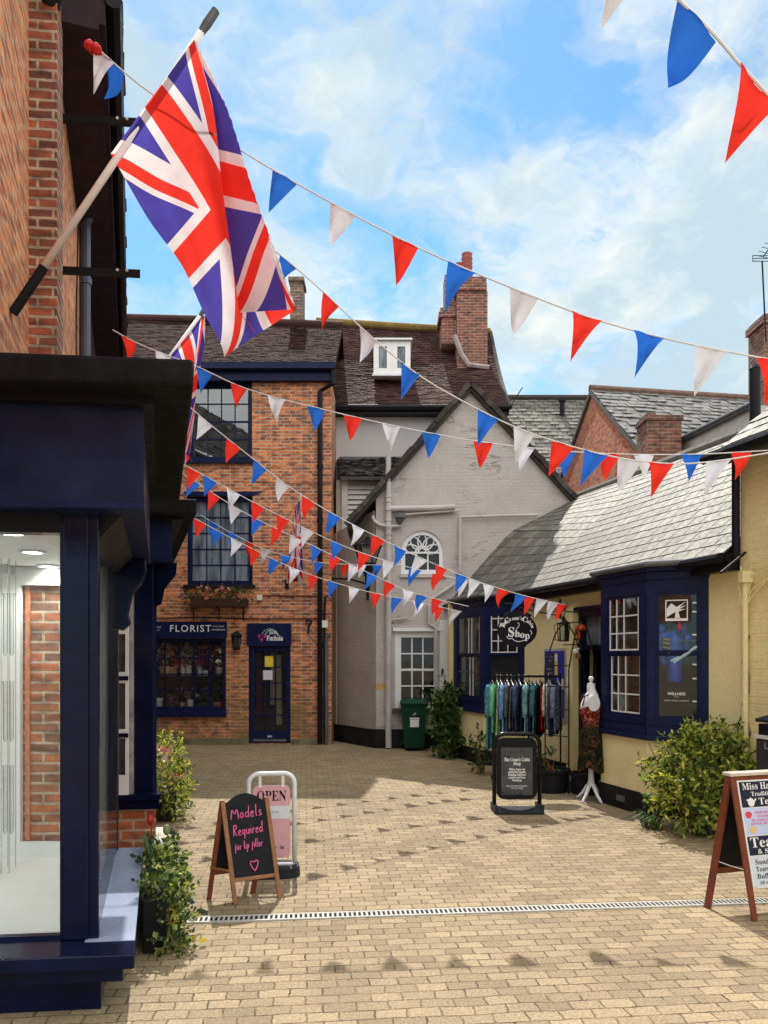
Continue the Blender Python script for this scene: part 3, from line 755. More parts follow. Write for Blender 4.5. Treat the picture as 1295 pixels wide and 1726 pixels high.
# ---------------------------------------------------------------- grey gabled cottage
GY = 16.2
def cottage():
    k = GY / F
    def x(u): return (u - U0) * k
    def z(v): return CZ + (HV - v) * k
    root = thing('gabled_cottage', 'grey painted brick cottage with steep gable and arched window', 'house', (1.5, GY, 0))
    fr = (V((0, GY, 0)), V((1, 0, 0)), V((0, -1, 0)))
    xl, xr = x(634), x(965)
    ax, az = x(793), z(656)
    def ledge(xx): return az - abs(xx - ax) * (1.13 if xx < ax else 1.10)
    arch = (x(676), x(748), z(968), z(893)); low = (x(666), x(742), z(1194), z(1064))
    # front wall, as strips so that the openings are real
    f = MB()
    zb = z(880)
    f.wall(fr, xl, xr, 0, zb, (low, (arch[0], arch[1], arch[2], zb - .0001)), .25)
    rC = (arch[1] - arch[0]) / 2; cxm = (arch[0] + arch[1]) / 2; zs = z(931)
    # spandrels of the arched opening
    n = 14
    pts = [(cxm - rC * math.cos(math.pi * i / n), zs + (z(894) - zs) * math.sin(math.pi * i / n)) for i in range(n + 1)]
    for i in range(n):
        a, b_ = pts[i], pts[i + 1]
        f.slab([V((a[0], GY, a[1])), V((b_[0], GY, b_[1])), V((b_[0], GY, zb)), V((a[0], GY, zb))], (0, .25, 0))
    f.slab([V((xl, GY, zb)), V((xr, GY, zb)), V((xr, GY, ledge(xr) - .05)), V((ax, GY, az - .02)), V((xl, GY, ledge(xl) - .05))], (0, .25, 0))
    w_ = f.build('front_wall', GREYW, root)
    sw = MB(); p0, p1 = V((xl, GY + .01, 0)), V((-1.25, 17.85, 0))
    d = (p1 - p0).normalized()
    sw.slab([p0 + Z * .0, p0 + d * .12 + Z * 5.05, p1 + Z * 4.75, p1], (.25, .12, 0))
    sw.build('side_wall', render_wall('alley_render', (.42, .37, .33), (.24, .20, .17), .6, True, (d.x, d.y)), root)
    pl = MB(); pl.pbox(fr, xl - .015, xr, 0, z(1229), -.1, .02); nn = V((-d.y, d.x, 0)); nn = nn if nn.y < 0 else -nn
    pl.obox(p0 + nn * .0, d * (p1 - p0).length, nn * .02, Z * z(1230)); pl.build('plinth', TAR, root)
    # roof slopes run back from the verge
    def slope(xa, za, xb, zb_, name, cols):
        rf = MB(); D = 6.0
        bl, br, tr, tl = V((xa, GY - .12, za)), V((xa, GY + D, za)), V((xb, GY + D, zb_)), V((xb, GY - .12, zb_))
        tile_roof(rf, bl, br, tr, tl, 26, cols, .03, .8, 12)
        rf.slab([bl - Z * .03, br - Z * .03, tr - Z * .03, tl - Z * .03], (0, 0, -.13)); return rf.build(name, DARKTILE, root)
    xe = x(586)
    slope(xe, ledge(xe) + .09, ax, az + .09, 'roof_slope', 26); slope(xr + .02, ledge(xr) + .09, ax, az + .09, 'roof_slope', 26)
    vg = MB()
    for (xa, xb) in ((xe, ax), (ax, xr + .02)):
        A, B = V((xa, GY - .14, ledge(xa) + .02)), V((xb, GY - .14, ledge(xb) + .02)); t = (B - A).normalized(); u = t.cross(V((0, 1, 0)));
        u = u if u.z > 0 else -u
        m = 22
        for i in range(m):
            q = A + (B - A) * (i / m); L = (B - A).length / m
            vg.obox(q + u * R.uniform(-.01, .01) - V((0, .03 + R.uniform(0, .03), 0)), t * L * .97, u * .10, V((0, .08, 0)))
    vg.build('verge_tiles', DARKTILE, root)
    # low window
    window(root, fr, low[0], low[1], low[2], low[3], 3, 4, WHITE, PANE, fw=.13, bar=.03, n_out=-.03, depth=.09, sash=True)
    sl = MB(); sl.pbox(fr, low[0] - .05, low[1] + .08, low[2] - .08, low[2], -.05, .09); sl.build('window_sill', plain('brown_sill', (.09, .04, .035), .6), root)
    hb = MB(); hb.pbox(fr, low[0] - .04, low[1] + .12, low[3], low[3] + .07, -.02, .06); hb.build('drip_board', WHITE, root)
    # arched window with its fanlight of petals
    aw = MB()
    aw.pbox(fr, arch[0], arch[0] + .09, arch[2], zs, -.14, -.04); aw.pbox(fr, arch[1] - .09, arch[1], arch[2], zs, -.14, -.04)
    aw.pbox(fr, arch[0] + .09, arch[1] - .09, arch[2], arch[2] + .10, -.14, -.042)
    def arcpts(rr, rz, n=20, q0=0, q1=math.pi, c=(cxm, zs), yy=GY + .09): return [V((c[0] + rr * math.cos(q0 + (q1 - q0) * i / n), yy, c[1] + rz * math.sin(q0 + (q1 - q0) * i / n))) for i in range(n + 1)]
    rz = z(894) - zs
    o1, o2 = arcpts(rC, rz), arcpts(rC - .09, rz - .09)
    for i in range(20): aw.slab([o1[i], o1[i + 1], o2[i + 1], o2[i]], (0, -.05, 0))
    aw.pbox(fr, arch[0] + .09, arch[1] - .09, zs - .02, zs + .02, -.11, -.05)
    for i in (1, 2): xx = arch[0] + .09 + (rC * 2 - .18) * i / 3; aw.pbox(fr, xx - .015, xx + .015, arch[2] + .1, zs, -.10, -.055)
    for i in range(5):
        q = rad(18 + 36 * i); rr = (rC - .09)
        c0 = (cxm + rr * .62 * math.cos(q), zs + (rz - .09) * .64 * math.sin(q))
        pts = [V((c0[0] + .11 * math.cos(q + t) * 1.5 * math.cos(0) if False else c0[0] + (.15 * math.cos(t) * math.cos(q) - .095 * math.sin(t) * math.sin(q)), GY + .08, c0[1] + (.15 * math.cos(t) * math.sin(q) + .095 * math.sin(t) * math.cos(q)))) for t in [2 * math.pi * j / 14 for j in range(15)]]
        aw.tube(pts, .018, 6, False)
    aw.tube(arcpts(.14, .14, 10, yy=GY + .08), .018, 6)
    a_ = aw.build('arched_window', WHITE, root)
    gp = MB(); gp.slab([V((arch[0] + .05, GY + .115, arch[2] + .05)), V((arch[1] - .05, GY + .115, arch[2] + .05))] + [p + V((0, .025, 0)) for p in arcpts(rC - .05, rz - .05)], (0, .006, 0)); gp.build('pane', PANE, a_)
    for i in range(2): 
        pb = MB(); pb.pbox(fr, arch[0] - .02, arch[1] + .05, arch[2] - .07 - .0, arch[2], -.03, .05)
    pb.build('window_sill', GREYW, root)
    # pipes on the wall
    yy = GY - .08
    def tb(pp, r, nm='pipe', n=10):
        mb = MB(); mb.tube([V((x(a), yy, z(b))) for a, b in pp], r, n); return mb.build(nm, GREYPIPE, root)
    sp = MB(); px = x(655)
    sp.tube([(px, yy, z(770)), (px, yy, z(838))], .058, 10); sp.tube([(px, yy, z(838)), (px, yy, .02)], .066, 10)
    for v in (840, 848, 862, 880, 893, 903, 912, 1010, 1120): sp.tube([(px, yy, z(v)), (px, yy, z(v) + .04)], .078, 10)
    for v in (859, 887): sp.tube([(px, yy - .02, z(v)), (px, yy - .085, z(v))], .05, 10)
    sp.build('soil_pipe', GREYPIPE, root)
    tb([(657, 859), (720, 858), (766, 856)], .065, 'branch_pipe'); tb([(666, 870), (700, 867), (772, 862)], .022, 'waste_pipe'); tb([(628, 871), (632, 880), (640, 886), (655, 888), (676, 888), (676, 880)], .035, 'branch_pipe')
    tb([(775, 965), (775, 873)], .034, 'waste_pipe'); tb([(775, 873), (830, 871), (905, 869)], .026, 'waste_pipe'); tb([(660, 1045), (687, 1042)], .022, 'waste_pipe')
    tb([(766, 985), (728, 1010), (723, 1020), (723, 1052), (735, 1060), (736, 1180)], .040, 'rainwater_pipe')
    hp = MB(); hp.box(x(667), x(683), GY - .14, GY, z(874), z(866)); hp.lathe((x(674), GY - .10, z(886)), [(.03, 0), (.07, .08), (.09, .12)], 8); hp.build('hopper', LEAD, root)
    pt = MB(); pt.slab([V((x(634.5), GY - .004, z(1163))), V((x(652), GY - .004, z(1163))), V((x(652), GY - .004, z(1152))), V((x(634.5), GY - .004, z(1152)))], (0, .003, 0)); pt.build('bare_patch', plain('ochre_patch', (.55, .36, .13), .9, var=.3, scale=8), root)
    # door edge beside the corner of the yellow shop
    dd = MB(); dd.pbox(fr, x(741), x(760), .12, z(1045), -.02, .05); d_ = dd.build('door', WHITE, root); k2 = MB(); k2.pbox(fr, x(744), x(747), z(1135), z(1127), .05, .09); k2.build('handle', IRON, d_)
cottage()

# ---------------------------------------------------------------- the yellow shop on the right
A0 = V((3.778, 8.90, 0)); AD = V((-.289, .957, 0)).normalized(); AN = V((-AD.y, AD.x, 0)); AN = AN if AN.x < 0 else -AN   # outward, to the street
frS = (A0, AD, AN)
YEL = render_wall('yellow_render', (.86, .765, .40), (.64, .53, .27), .40, False, scale=1.0)
def SW(s, out=0.0, z=0.0): return A0 + AD * s + AN * out + Z * z
def yellow_shop():
    root = thing('yellow_shop', 'low yellow shop with slate roof, navy bay windows and open door', 'shop', tuple(SW(3)))
    b1, b2 = (0.02, 1.93), (4.55, 6.75)
    door = (1.98, 2.80, .15, 2.62); nb = (3.20, 3.86, .92, 2.04)
    w = MB(); w.wall(frS, -.52, 8.2, 0, 3.08, (door, (b1[0] + .06, b1[1] - .05, 1.0, 2.9), (b2[0] + .06, b2[1] - .06, 1.0, 2.9)), .22)
    w.build('wall', YEL, root)
    MB().pbox(frS, -.52, 8.2, 0, .26, 0, .015).build('plinth', TAR, root)
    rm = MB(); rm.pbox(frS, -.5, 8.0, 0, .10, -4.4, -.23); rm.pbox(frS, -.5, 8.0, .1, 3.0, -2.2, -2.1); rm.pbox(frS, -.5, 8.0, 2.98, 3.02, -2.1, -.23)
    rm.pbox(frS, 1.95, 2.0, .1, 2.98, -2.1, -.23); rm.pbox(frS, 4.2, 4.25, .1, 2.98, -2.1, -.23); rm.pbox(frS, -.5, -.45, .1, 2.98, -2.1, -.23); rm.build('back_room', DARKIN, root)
    # corner stub of wall beyond the far bay
    MB().box(1.30, 1.75, 15.05, 15.6, .0, 3.0).build('corner_wall', YEL, root)
    pb = MB(); pb.pbox(frS, 2.83, 3.02, 0, 2.60, 0, .11)
    o = SW(2.86); pb.slab([SW(2.83, 0, 2.6), SW(2.83, .11, 2.6), SW(2.83, 0, 2.80)], AD * .19); pb.build('buttress', YEL, root)
    # slates: the far end is dressed up against the cottage gable
    zr, ze, dep = 5.40, 3.05, 2.6
    def far(b):   # profile up the far edge
        s = 8.0 - .72 * b; out = .22 - (dep + .22) * b
        lift = .52 * min(b / .45, (1 - b) / .55)
        return SW(s, out, ze + (zr - ze) * b) + Z * lift
    def near(b): return SW(-.50, .22 - (dep + .22) * b, ze + (zr - ze) * b)
    def prof(a, b):
        n, f = near(b), far(b); q = a
        p = n + (f - n) * q
        lin = SW(8.0 - .72 * b, .22 - (dep + .22) * b, ze + (zr - ze) * b)
        t = max(0, (a - .60) / .40)
        pl = n + (lin - n) * q
        return pl * (1 - t) + (pl + (f - lin)) * t
    rf = MB(); tile_roof(rf, prof(0, 0), prof(1, 0), prof(1, 1), prof(0, 1), 17, 34, .011, .14, 21, over=1.2, prof=prof)
    k = len(rf.v); N = 16
    for i in range(N + 1):
        for j in range(N + 1): rf.v.append(prof(i / N, j / N) - Z * .012)
    for i in range(N):
        for j in range(N): rf.f.append((k + i * (N + 1) + j, k + (i + 1) * (N + 1) + j, k + (i + 1) * (N + 1) + j + 1, k + i * (N + 1) + j + 1))
    rf.slab([prof(0, 1), prof(1, 1), prof(1, 1) + AN * -2.6 - Z * 2.3, prof(0, 1) + AN * -2.6 - Z * 2.3], (0, 0, -.1))
    r_ = rf.build('roof', SLATE, root)
    rg = MB(); m = 24
    for i in range(m):
        rg.tube([prof(i / m, 1) + Z * .02, prof((i + .96) / m, 1) + Z * .02], .085, 8)
    rg.build('ridge_tiles', plain('ridge_tile', (.20, .185, .17), .8, var=.3), r_)
    gt = MB(); gt.tube([SW(-.5, .27, ze - .05), SW(7.9, .27, ze - .05)], .055, 8); gt.pbox(frS, -.5, 8.0, ze - .18, ze - .06, .01, .16); gt.build('gutter', BLACK, root)
    sf = MB(); sf.pbox(frS, -.5, 8.0, ze - .08, ze - .02, 0.02, .20); sf.build('soffit', BLACK, root)
    # doorway: open door leaf, transom, step
    dm = MB(); dm.pbox(frS, door[0], door[0] + .07, door[2], door[3], -.12, .03); dm.pbox(frS, door[1] - .07, door[1], door[2], door[3], -.12, .03); dm.pbox(frS, door[0] + .07, door[1] - .07, door[3] - .10, door[3], -.12, .05); dm.pbox(frS, door[0] + .07, door[1] - .07, 2.02, 2.10, -.12, .03)
    dm.pbox(frS, door[0] - .03, door[1] + .03, door[3], door[3] + .05, -.02, .10)
    d_ = dm.build('door_frame', NAVY, root)
    MB().pbox(frS, door[0] + .07, door[1] - .07, 2.10, door[3] - .1, -.07, -.062).build('transom_pane', PANEB, d_)
    dl = MB(); p = SW(door[0] + .07, -.1); dl.obox(p + Z * .17, -AN * .72 + AD * .06, AD * .04, Z * 1.84); dl.build('door', NAVY, root)
    st = MB(); st.pbox(frS, 1.95, 2.9, 0, .14, -.2, .45); st.build('doorstep', plain('worn_step', (.22, .19, .15), .85, var=.3), root)
    # bays
    def bay(W0, C1, C2, W1, near_bay):
        br = thing('bay_window', '', 'x'); del br['label']; del br['category']; br.parent = root
        br.location = V((0, 0, 0)) - wloc(root)
        W0, C1, C2, W1 = [V((*p, 0)) for p in (W0, C1, C2, W1)]
        poly = [W0, C1, C2, W1]
        cen = sum(poly, V()) / 4
        def off(k):   # polygon pushed outwards from the wall
            mid = (W0 + W1) / 2; return [(p + (p - mid).normalized() * k) if i in (1, 2) else p + (p - mid).normalized() * k for i, p in enumerate(poly)]
        zb, zs, zt = .27, .98, 2.94
        MB().prism([tuple(p.xy) for p in off(.02)], 0, zb).build('plinth', TAR, br)
        MB().prism([tuple(p.xy) for p in poly], zb, zs - .06).build('base_wall', YEL, br)
        MB().prism([tuple(p.xy) for p in off(.075)], zs - .06, zs).build('sill', NAVYM, br, bevel=.01)
        hd = MB(); hd.prism([tuple(p.xy) for p in off(.02)], zt - .10, zt); hd.prism([tuple(p.xy) for p in off(.07)], zt, zt + .05); hd.build('cornice', NAVYM, br, bevel=.008)
        ld = MB(); o1, o2 = off(.12), off(-.1)
        ld.prism([tuple(p.xy) for p in o1], zt + .05, zt + .09)
        vs = [p + Z * (zt + .09) for p in o1] + [p + AN * -.15 + Z * (zt + .17) for p in off(-.05)]
        ld.add(vs, [(0, 1, 5, 4), (1, 2, 6, 5), (2, 3, 7, 6), (4, 5, 6, 7)]); ld.tube([p + Z * (zt + .085) for p in o1], .035, 8); ld.build('lead_roof', LEAD, br)
        hole_z = (zs + .26, zt - .30)
        for a, b in ((W0, C1), (C1, C2), (C2, W1)):
            fr, L = frame(a, b)
            n = fr[2]
            if n.dot((a + b) / 2 - cen) < 0: fr = (fr[0], fr[1], -n)
            mg = .10 if (a, b) != (C1, C2) else .14
            h = (mg, L - mg, hole_z[0] - .06, hole_z[1] + .05)
            pn = MB(); pn.wall(fr, .0, L, zs, zt - .10, (h,), .07)
            pn.pbox(fr, 0, L, zs, zs + .10, 0, .018); pn.pbox(fr, mg * .3, L - mg * .3, zs + .13, zs + .155, 0, .014)
            p_ = pn.build('panel', NAVYM, br)
            zm = h[2] + (h[3] - h[2]) * .52
            for (q0, q1, nn) in ((h[2], zm, -.035), (zm, h[3], -.010)):
                sm = MB(); f = .035
                sm.pbox(fr, h[0], h[0] + f, q0, q1, nn - .03, nn); sm.pbox(fr, h[1] - f, h[1], q0, q1, nn - .03, nn); sm.pbox(fr, h[0] + f, h[1] - f, q0, q0 + f, nn - .03, nn - .002); sm.pbox(fr, h[0] + f, h[1] - f, q1 - f, q1, nn - .03, nn - .002)
                s_ = sm.build('sash', NAVYM, p_)
                MB().pbox(fr, h[0] + f, h[1] - f, q0 + f, q1 - f, nn - .018, nn - .014).build('pane', GLASSC if near_bay else GLASS, s_)
                gb = MB(); x0, x1, y0, y1 = h[0] + f, h[1] - f, q0 + f, q1 - f; t = .009
                front = (a, b) == (C1, C2)
                if front or not near_bay or True:
                    lt = .0085
                    if near_bay and not front:      # margin bars only
                        xs = (x0 + .10, x1 - .06); ys = (y0 + .18, y0 + .45, y1 - .1)
                        for yv in ys:
                            if y0 < yv < y1: gb.pbox(fr, x0, x0 + .045, yv - t, yv + t, nn - .013, nn - .004)
                    elif near_bay:
                        for xv in (x0 + .015, x0 + (x1 - x0) * .5, x0 + (x1 - x0) * .75, x1 - .012): gb.pbox(fr, xv - lt, xv + lt, y0, y1, nn - .013, nn - .004)
                        for i in range(1, 3): yv = y0 + (y1 - y0) * i / 3; gb.pbox(fr, x0, x1, yv - t, yv + t, nn - .0135, nn - .0035)
                        gb.pbox(fr, x0, x1, y0, y0 + .02, nn - .013, nn - .0036)
                    elif front:
                        for xv in (x0 + .012, x0 + (x1 - x0) * .36, x0 + (x1 - x0) * .5): gb.pbox(fr, xv - lt, xv + lt, y0, y1, nn - .013, nn - .004)
                    elif q0 != h[2]:
                        for xv in (x0 + .012, x0 + (x1 - x0) * .36, x0 + (x1 - x0) * .72, x1 - .012): gb.pbox(fr, xv - t, xv + t, y0, y1, nn - .013, nn - .004)
                        for i in (0, 1, 2, 3): yv = y0 + .012 + (y1 - y0 - .02) * i / 3.2; gb.pbox(fr, x0, x1, yv - t, yv + t, nn - .0135, nn - .0035)
                if gb.v: gb.build('glazing_bars', WHITE, s_)
        sh = MB(); sh.prism([tuple((p + (cen - p) * .12).xy) for p in poly], hole_z[0] + .86, hole_z[0] + .885) if near_bay else sh.prism([tuple((p + (cen - p) * .12).xy) for p in poly], hole_z[0] + .4, hole_z[0] + .42)
        sh.build('display_shelf', DIMIN, br)
        return br
    bay((3.778, 8.90), (3.16, 9.20), (2.87, 10.13), (3.20, 10.75), True)
    bay((2.45, 13.31), (1.77, 13.64), (1.35, 14.85), (1.78, 15.50), False)
    # cables and vent on the wall
    vt = MB(); fr, L = frame((3.16, 9.20), (2.87, 10.13)); vt.pbox(fr, .42, .58, .10, .17, .01, .035); vt.build('air_vent', LEAD, root)
yellow_shop()

# taller neighbour at the right edge
def neighbour():
    root = thing('tall_yellow_building', 'taller ochre yellow building at the right edge of the yard', 'building', (4.2, 7, 0))
    o = SW(-.52, .02); d = -AD
    fr = (o, d, AN)
    m = render_wall('ochre_render', (.82, .71, .36), (.50, .41, .21), .55, True, (d.x, d.y), scale=2.2)
    w = MB(); w.pbox(fr, 0, 6, 0, 4.20, -5, 0); w.build('wall', m, root)
    rf = MB(); bl, br = o + AN * .28 + Z * 4.10 - d * .18, o + AN * .28 + Z * 4.10 + d * 6; tr, tl = o - AN * 2.4 + Z * 6.2 + d * 6, o - AN * 2.4 + Z * 6.2 - d * .18
    tile_roof(rf, bl, br, tr, tl, 14, 24, .018, .5, 5); rf.slab([p - Z * .02 for p in (bl, br, tr, tl)], (0, 0, -.10)); rf.build('roof', SLATE, root)
    g = MB(); g.tube([bl + AN * .06 + Z * .0, br + AN * .06], .06, 8); g.build('gutter', BLACK, root)
    dp = MB(); p = o + AN * .06 + d * .0
    dp.tube([p + Z * 3.0, p + Z * 4.05], .045, 8); dp.build('downpipe', BLACK, root)
    dp = MB(); p = o + AN * .05 + d * .13
    dp.tube([p + Z * .9, p + Z * 2.72], .03, 8); dp.box(p.x - .06, p.x + .06, p.y - .06, p.y + .04, 2.72, 2.84); dp.build('conduit', YEL, root)
    cb = MB()
    for k in range(5):
        a = R.uniform(0, .1); cb.tube([o + AN * (.03 + k * .008) + d * (.02 + a * .3) + Z * (2.9 - .1 * k), o + AN * .06 + d * (.05 + a) + Z * 2.6, o + AN * .05 + d * (.10 + a * .5) + Z * 2.45, o + AN * .04 + d * (.2) + Z * (2.55 + .08 * k), o + AN * .03 + d * (.45 + .1 * k) + Z * (2.75 + .05 * k)], .008, 5)
    cb.build('cable', YEL, root)
    ar = MB(); q = o + AN * .02 + d * .10 + Z * 3.05; ar.tube([q, q + AN * .45 + d * .15 - Z * .25], .014, 6); ar.build('bracket', IRON, root)
    cr = MB()
    vs = [o + AN * .006 + d * (.10 + .035 * math.sin(i * 1.7)) + Z * (.95 + i * .15) for i in range(9)]
    cr.tube(vs, [.022 * (1 + .5 * math.sin(i * 2.3)) for i in range(9)], 5); cr.build('climbing_stem', plain('dry_stem', (.13, .09, .06), .9), root)
neighbour()

# ---------------------------------------------------------------- roofs and chimneys beyond the shop
def beyond():
    root = thing('slate_roofed_house', 'distant house with a pale grey slate roof and vent pipe', 'house', (5, 25, 0))
    MB().box(3.6, 11.5, 22.2, 30, 0, 6.6).build('wall', BR_FL, root)
    bl, br, tr, tl = V((3.5, 22.0, 6.6)), V((11.6, 22.0, 6.6)), V((11.6, 26, 10.7)), V((3.5, 26, 10.72))
    r = MB(); tile_roof(r, bl, br, tr, tl, 26, 26, .03, .5, 31); r.slab([p - Z * .03 for p in (bl, br, tr, tl)], (0, 0, -.1)); r.slab([tl, tr, tr + V((0, 4, -4)), tl + V((0, 4, -4))], (0, 0, -.1)); r.build('roof', SLATE, root)
    g = MB(); g.tube([tl + Z * .03, tr + Z * .03], .12, 8); g.build('ridge_tiles', DARKTILE, root)
    v = MB(); p = P(948, 694, 25.2); v.tube([p - Z * .5, p + Z * .32], .085, 8); v.tube([p + Z * .32, p + Z * .40], .12, 8); v.build('vent_pipe', BLACK, root)
    a = MB(); q = P(862, 672, 25.6); a.tube([q - Z * .2, P(881, 653, 25.6)], .018, 5); a.build('aerial_rod', IRON, root)

    BRG = brick('far_brick', (0, 1), (.60, .16, .06), (.36, .10, .05), (.36, .26, .19), .215, .074, .010, stain=(.45, .36, .28), stain_amt=.45)
    root = thing('brick_gable_house', 'red brick gable house with dark slate roof behind the yellow shop', 'house', (6, 20, 0))
    ap = V((5.46, 20, 8.88)); en = V((5.46, 16.1, 6.24)); ef = V((5.02, 23.6, 6.1)); rr = V((10.3, 20.75, 8.9)); er = V((10.3, 16.85, 6.24))
    g = MB(); g.slab([V((en.x, en.y + .1, 0)), en + V((0, .1, -.03)), ap + V((0, 0, -.05)), ef + V((0, 0, -.03)), V((ef.x, ef.y, 0))], (.3, 0, 0)); g.obox(V((en.x, en.y + .1, 0)), (er - en) * 1.0, (0, .3, 0), (0, 0, 6.15)); g.build('wall', BRG, root)
    bl, br, tr, tl = en + V((-.08, -.15, -.05)), er + V((0, -.15, -.05)), rr, ap + V((-.08, 0, .05))
    r = MB(); tile_roof(r, bl, br, tr, tl, 16, 20, .028, .7, 33); r.slab([p - Z * .03 for p in (bl, br, tr, tl)], (0, 0, -.1)); r.slab([tl, tr, tr + V((0, 4, -2.7)), ef + V((-.08, .2, 0))], (0, 0, -.1)); r.build('roof', SLATED, root)
    rg = MB(); rg.tube([tl + Z * .03, tr + Z * .03], .10, 8); rg.build('ridge_tiles', plain('lichen_ridge', (.16, .10, .075), .9, var=.4), root)

    root = thing('brick_outbuilding', 'flat roofed red brick outbuilding with pale lead coping', 'outbuilding', (6.3, 15, 0))
    a, b = V((6.18, 16.3, 0)), V((6.68, 13.6, 0)); d = (b - a).normalized(); L = (b - a).length; n = V((-d.y, d.x, 0)); n = n if n.x < 0 else -n
    fr = (a, d, n)
    w = MB(); w.pbox(fr, 0, L, 0, 6.05, -3, 0); w.pbox(fr, 1.05, L, 0, 6.04, 0, .10); w.build('wall', BRG, root)
    c = MB(); c.pbox(fr, 0, L, 6.05, 6.40, -3, .02); c.build('parapet', plain('pale_band', (.48, .46, .42), .8, var=.15), root)
    c = MB(); c.pbox(fr, -.05, L, 6.40, 6.50, -3.05, .10); c.tube([a + n * .08 + Z * 6.47, b + n * .08 + Z * 6.47], .05, 8); c.build('coping', LEAD, root)

    BRD = brick('sooty_brick', (1, 0), (.26, .085, .055), (.11, .055, .045), (.26, .19, .15), .215, .074, .012, stain_amt=.7)
    y = 15.6; k = y / F
    r0 = thing('chimney_stack', 'short sooty brick chimney stack beside the flat roofed outbuilding', 'chimney', ((1119 - U0) * k, y, 4))
    x0, x1 = (1090 - U0) * k, (1149 - U0) * k; zt = CZ + (HV - 700) * k
    m = MB(); m.box(x0, x1, y, y + .6, 4.0, zt - .1)
    m.box(x0 - .03, x1 + .03, y - .03, y + .63, zt - .1, zt); m.box(x0 + .02, x0 + .2, y + .02, y + .58, zt, zt + .06); m.build('stack', BRD, r0)
    y = 11.4; k = y / F
    m = MB(); xc = (1273 - U0) * k; m.tube([(xc, y, 4.6), (xc, y, CZ + (HV - 622) * k)], .078, 12); m.tube([(xc, y, CZ + (HV - 622) * k), (xc, y, CZ + (HV - 616) * k)], [.09, .06], 12)
    tag(m.build('flue_pipe', BLACK), 'thick black flue pipe rising behind the yellow shop roof', 'flue')
    y = 14; k = y / F
    r1 = thing('roof_chimney', 'brick chimney at the right edge carrying a television aerial', 'chimney', ((1300 - U0) * k, y, 5))
    x0 = (1288 - U0) * k; m = MB(); m.box(x0, x0 + .8, y, y + .6, 5, CZ + (HV - 528) * k); m.box(x0 - .04, x0 + .84, y - .04, y + .64, CZ + (HV - 545) * k, CZ + (HV - 533) * k); m.build('stack', BRD, r1)
    an = thing('television_aerial', 'thin television aerial on a mast above the right edge roofs', 'aerial', ((1284 - U0) * k, y - .1, 7))
    xa = (1284 - U0) * k; z0, z1 = CZ + (HV - 580) * k, CZ + (HV - 445) * k
    m = MB(); m.tube([(xa + .03, y - .1, z0), (xa - .04, y - .1, z1)], .014, 6); m.build('mast', IRON, an)
    m = MB(); c0 = V((xa - .05, y - .15, z1 + .05)); c1 = c0 + V((.16, -.55, .30)); m.tube([c0, c1], .010, 5)
    for i in range(9):
        q = c0 + (c1 - c0) * (i / 8); m.tube([q - V((.13, 0, -.03)), q + V((.13, 0, -.03))], .006, 4)
    for dz in (-.05, .0, .05): m.tube([c0 + V((-.16, .05, dz)), c0 + V((.16, .05, dz))], .008, 4)
    for dx in (-.16, .16): m.tube([c0 + V((dx, .05, -.06)), c0 + V((dx, .05, .06))], .007, 4)
    m.build('antenna', IRON, an)
beyond()
# ---------------------------------------------------------------- left side: near bay shop, brick wall over it, long shopfront beyond
CD = V((math.cos(rad(6)), math.sin(rad(6)), 0))          # across the street
S1 = V((-.2808, .9598, 0))                               # along the near bay
S2 = V((-.3160, .9487, 0))                               # along the row beyond
def quad(fr, L, W, s=S1):
    a = V((fr[0], fr[1], 0)); return [tuple(p.xy) for p in (a, a + s * L, a + s * L - CD * W, a - CD * W)]
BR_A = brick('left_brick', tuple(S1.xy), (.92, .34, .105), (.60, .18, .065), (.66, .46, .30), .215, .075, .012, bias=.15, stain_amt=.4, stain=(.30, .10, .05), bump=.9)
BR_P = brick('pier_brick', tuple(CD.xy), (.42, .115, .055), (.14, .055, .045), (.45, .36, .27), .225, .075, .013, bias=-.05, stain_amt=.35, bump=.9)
BR_P2 = brick('inner_brick', tuple(CD.xy), (.52, .16, .06), (.20, .10, .07), (.50, .40, .30), .225, .078, .012, bias=.0, stain_amt=.25, bump=.9)
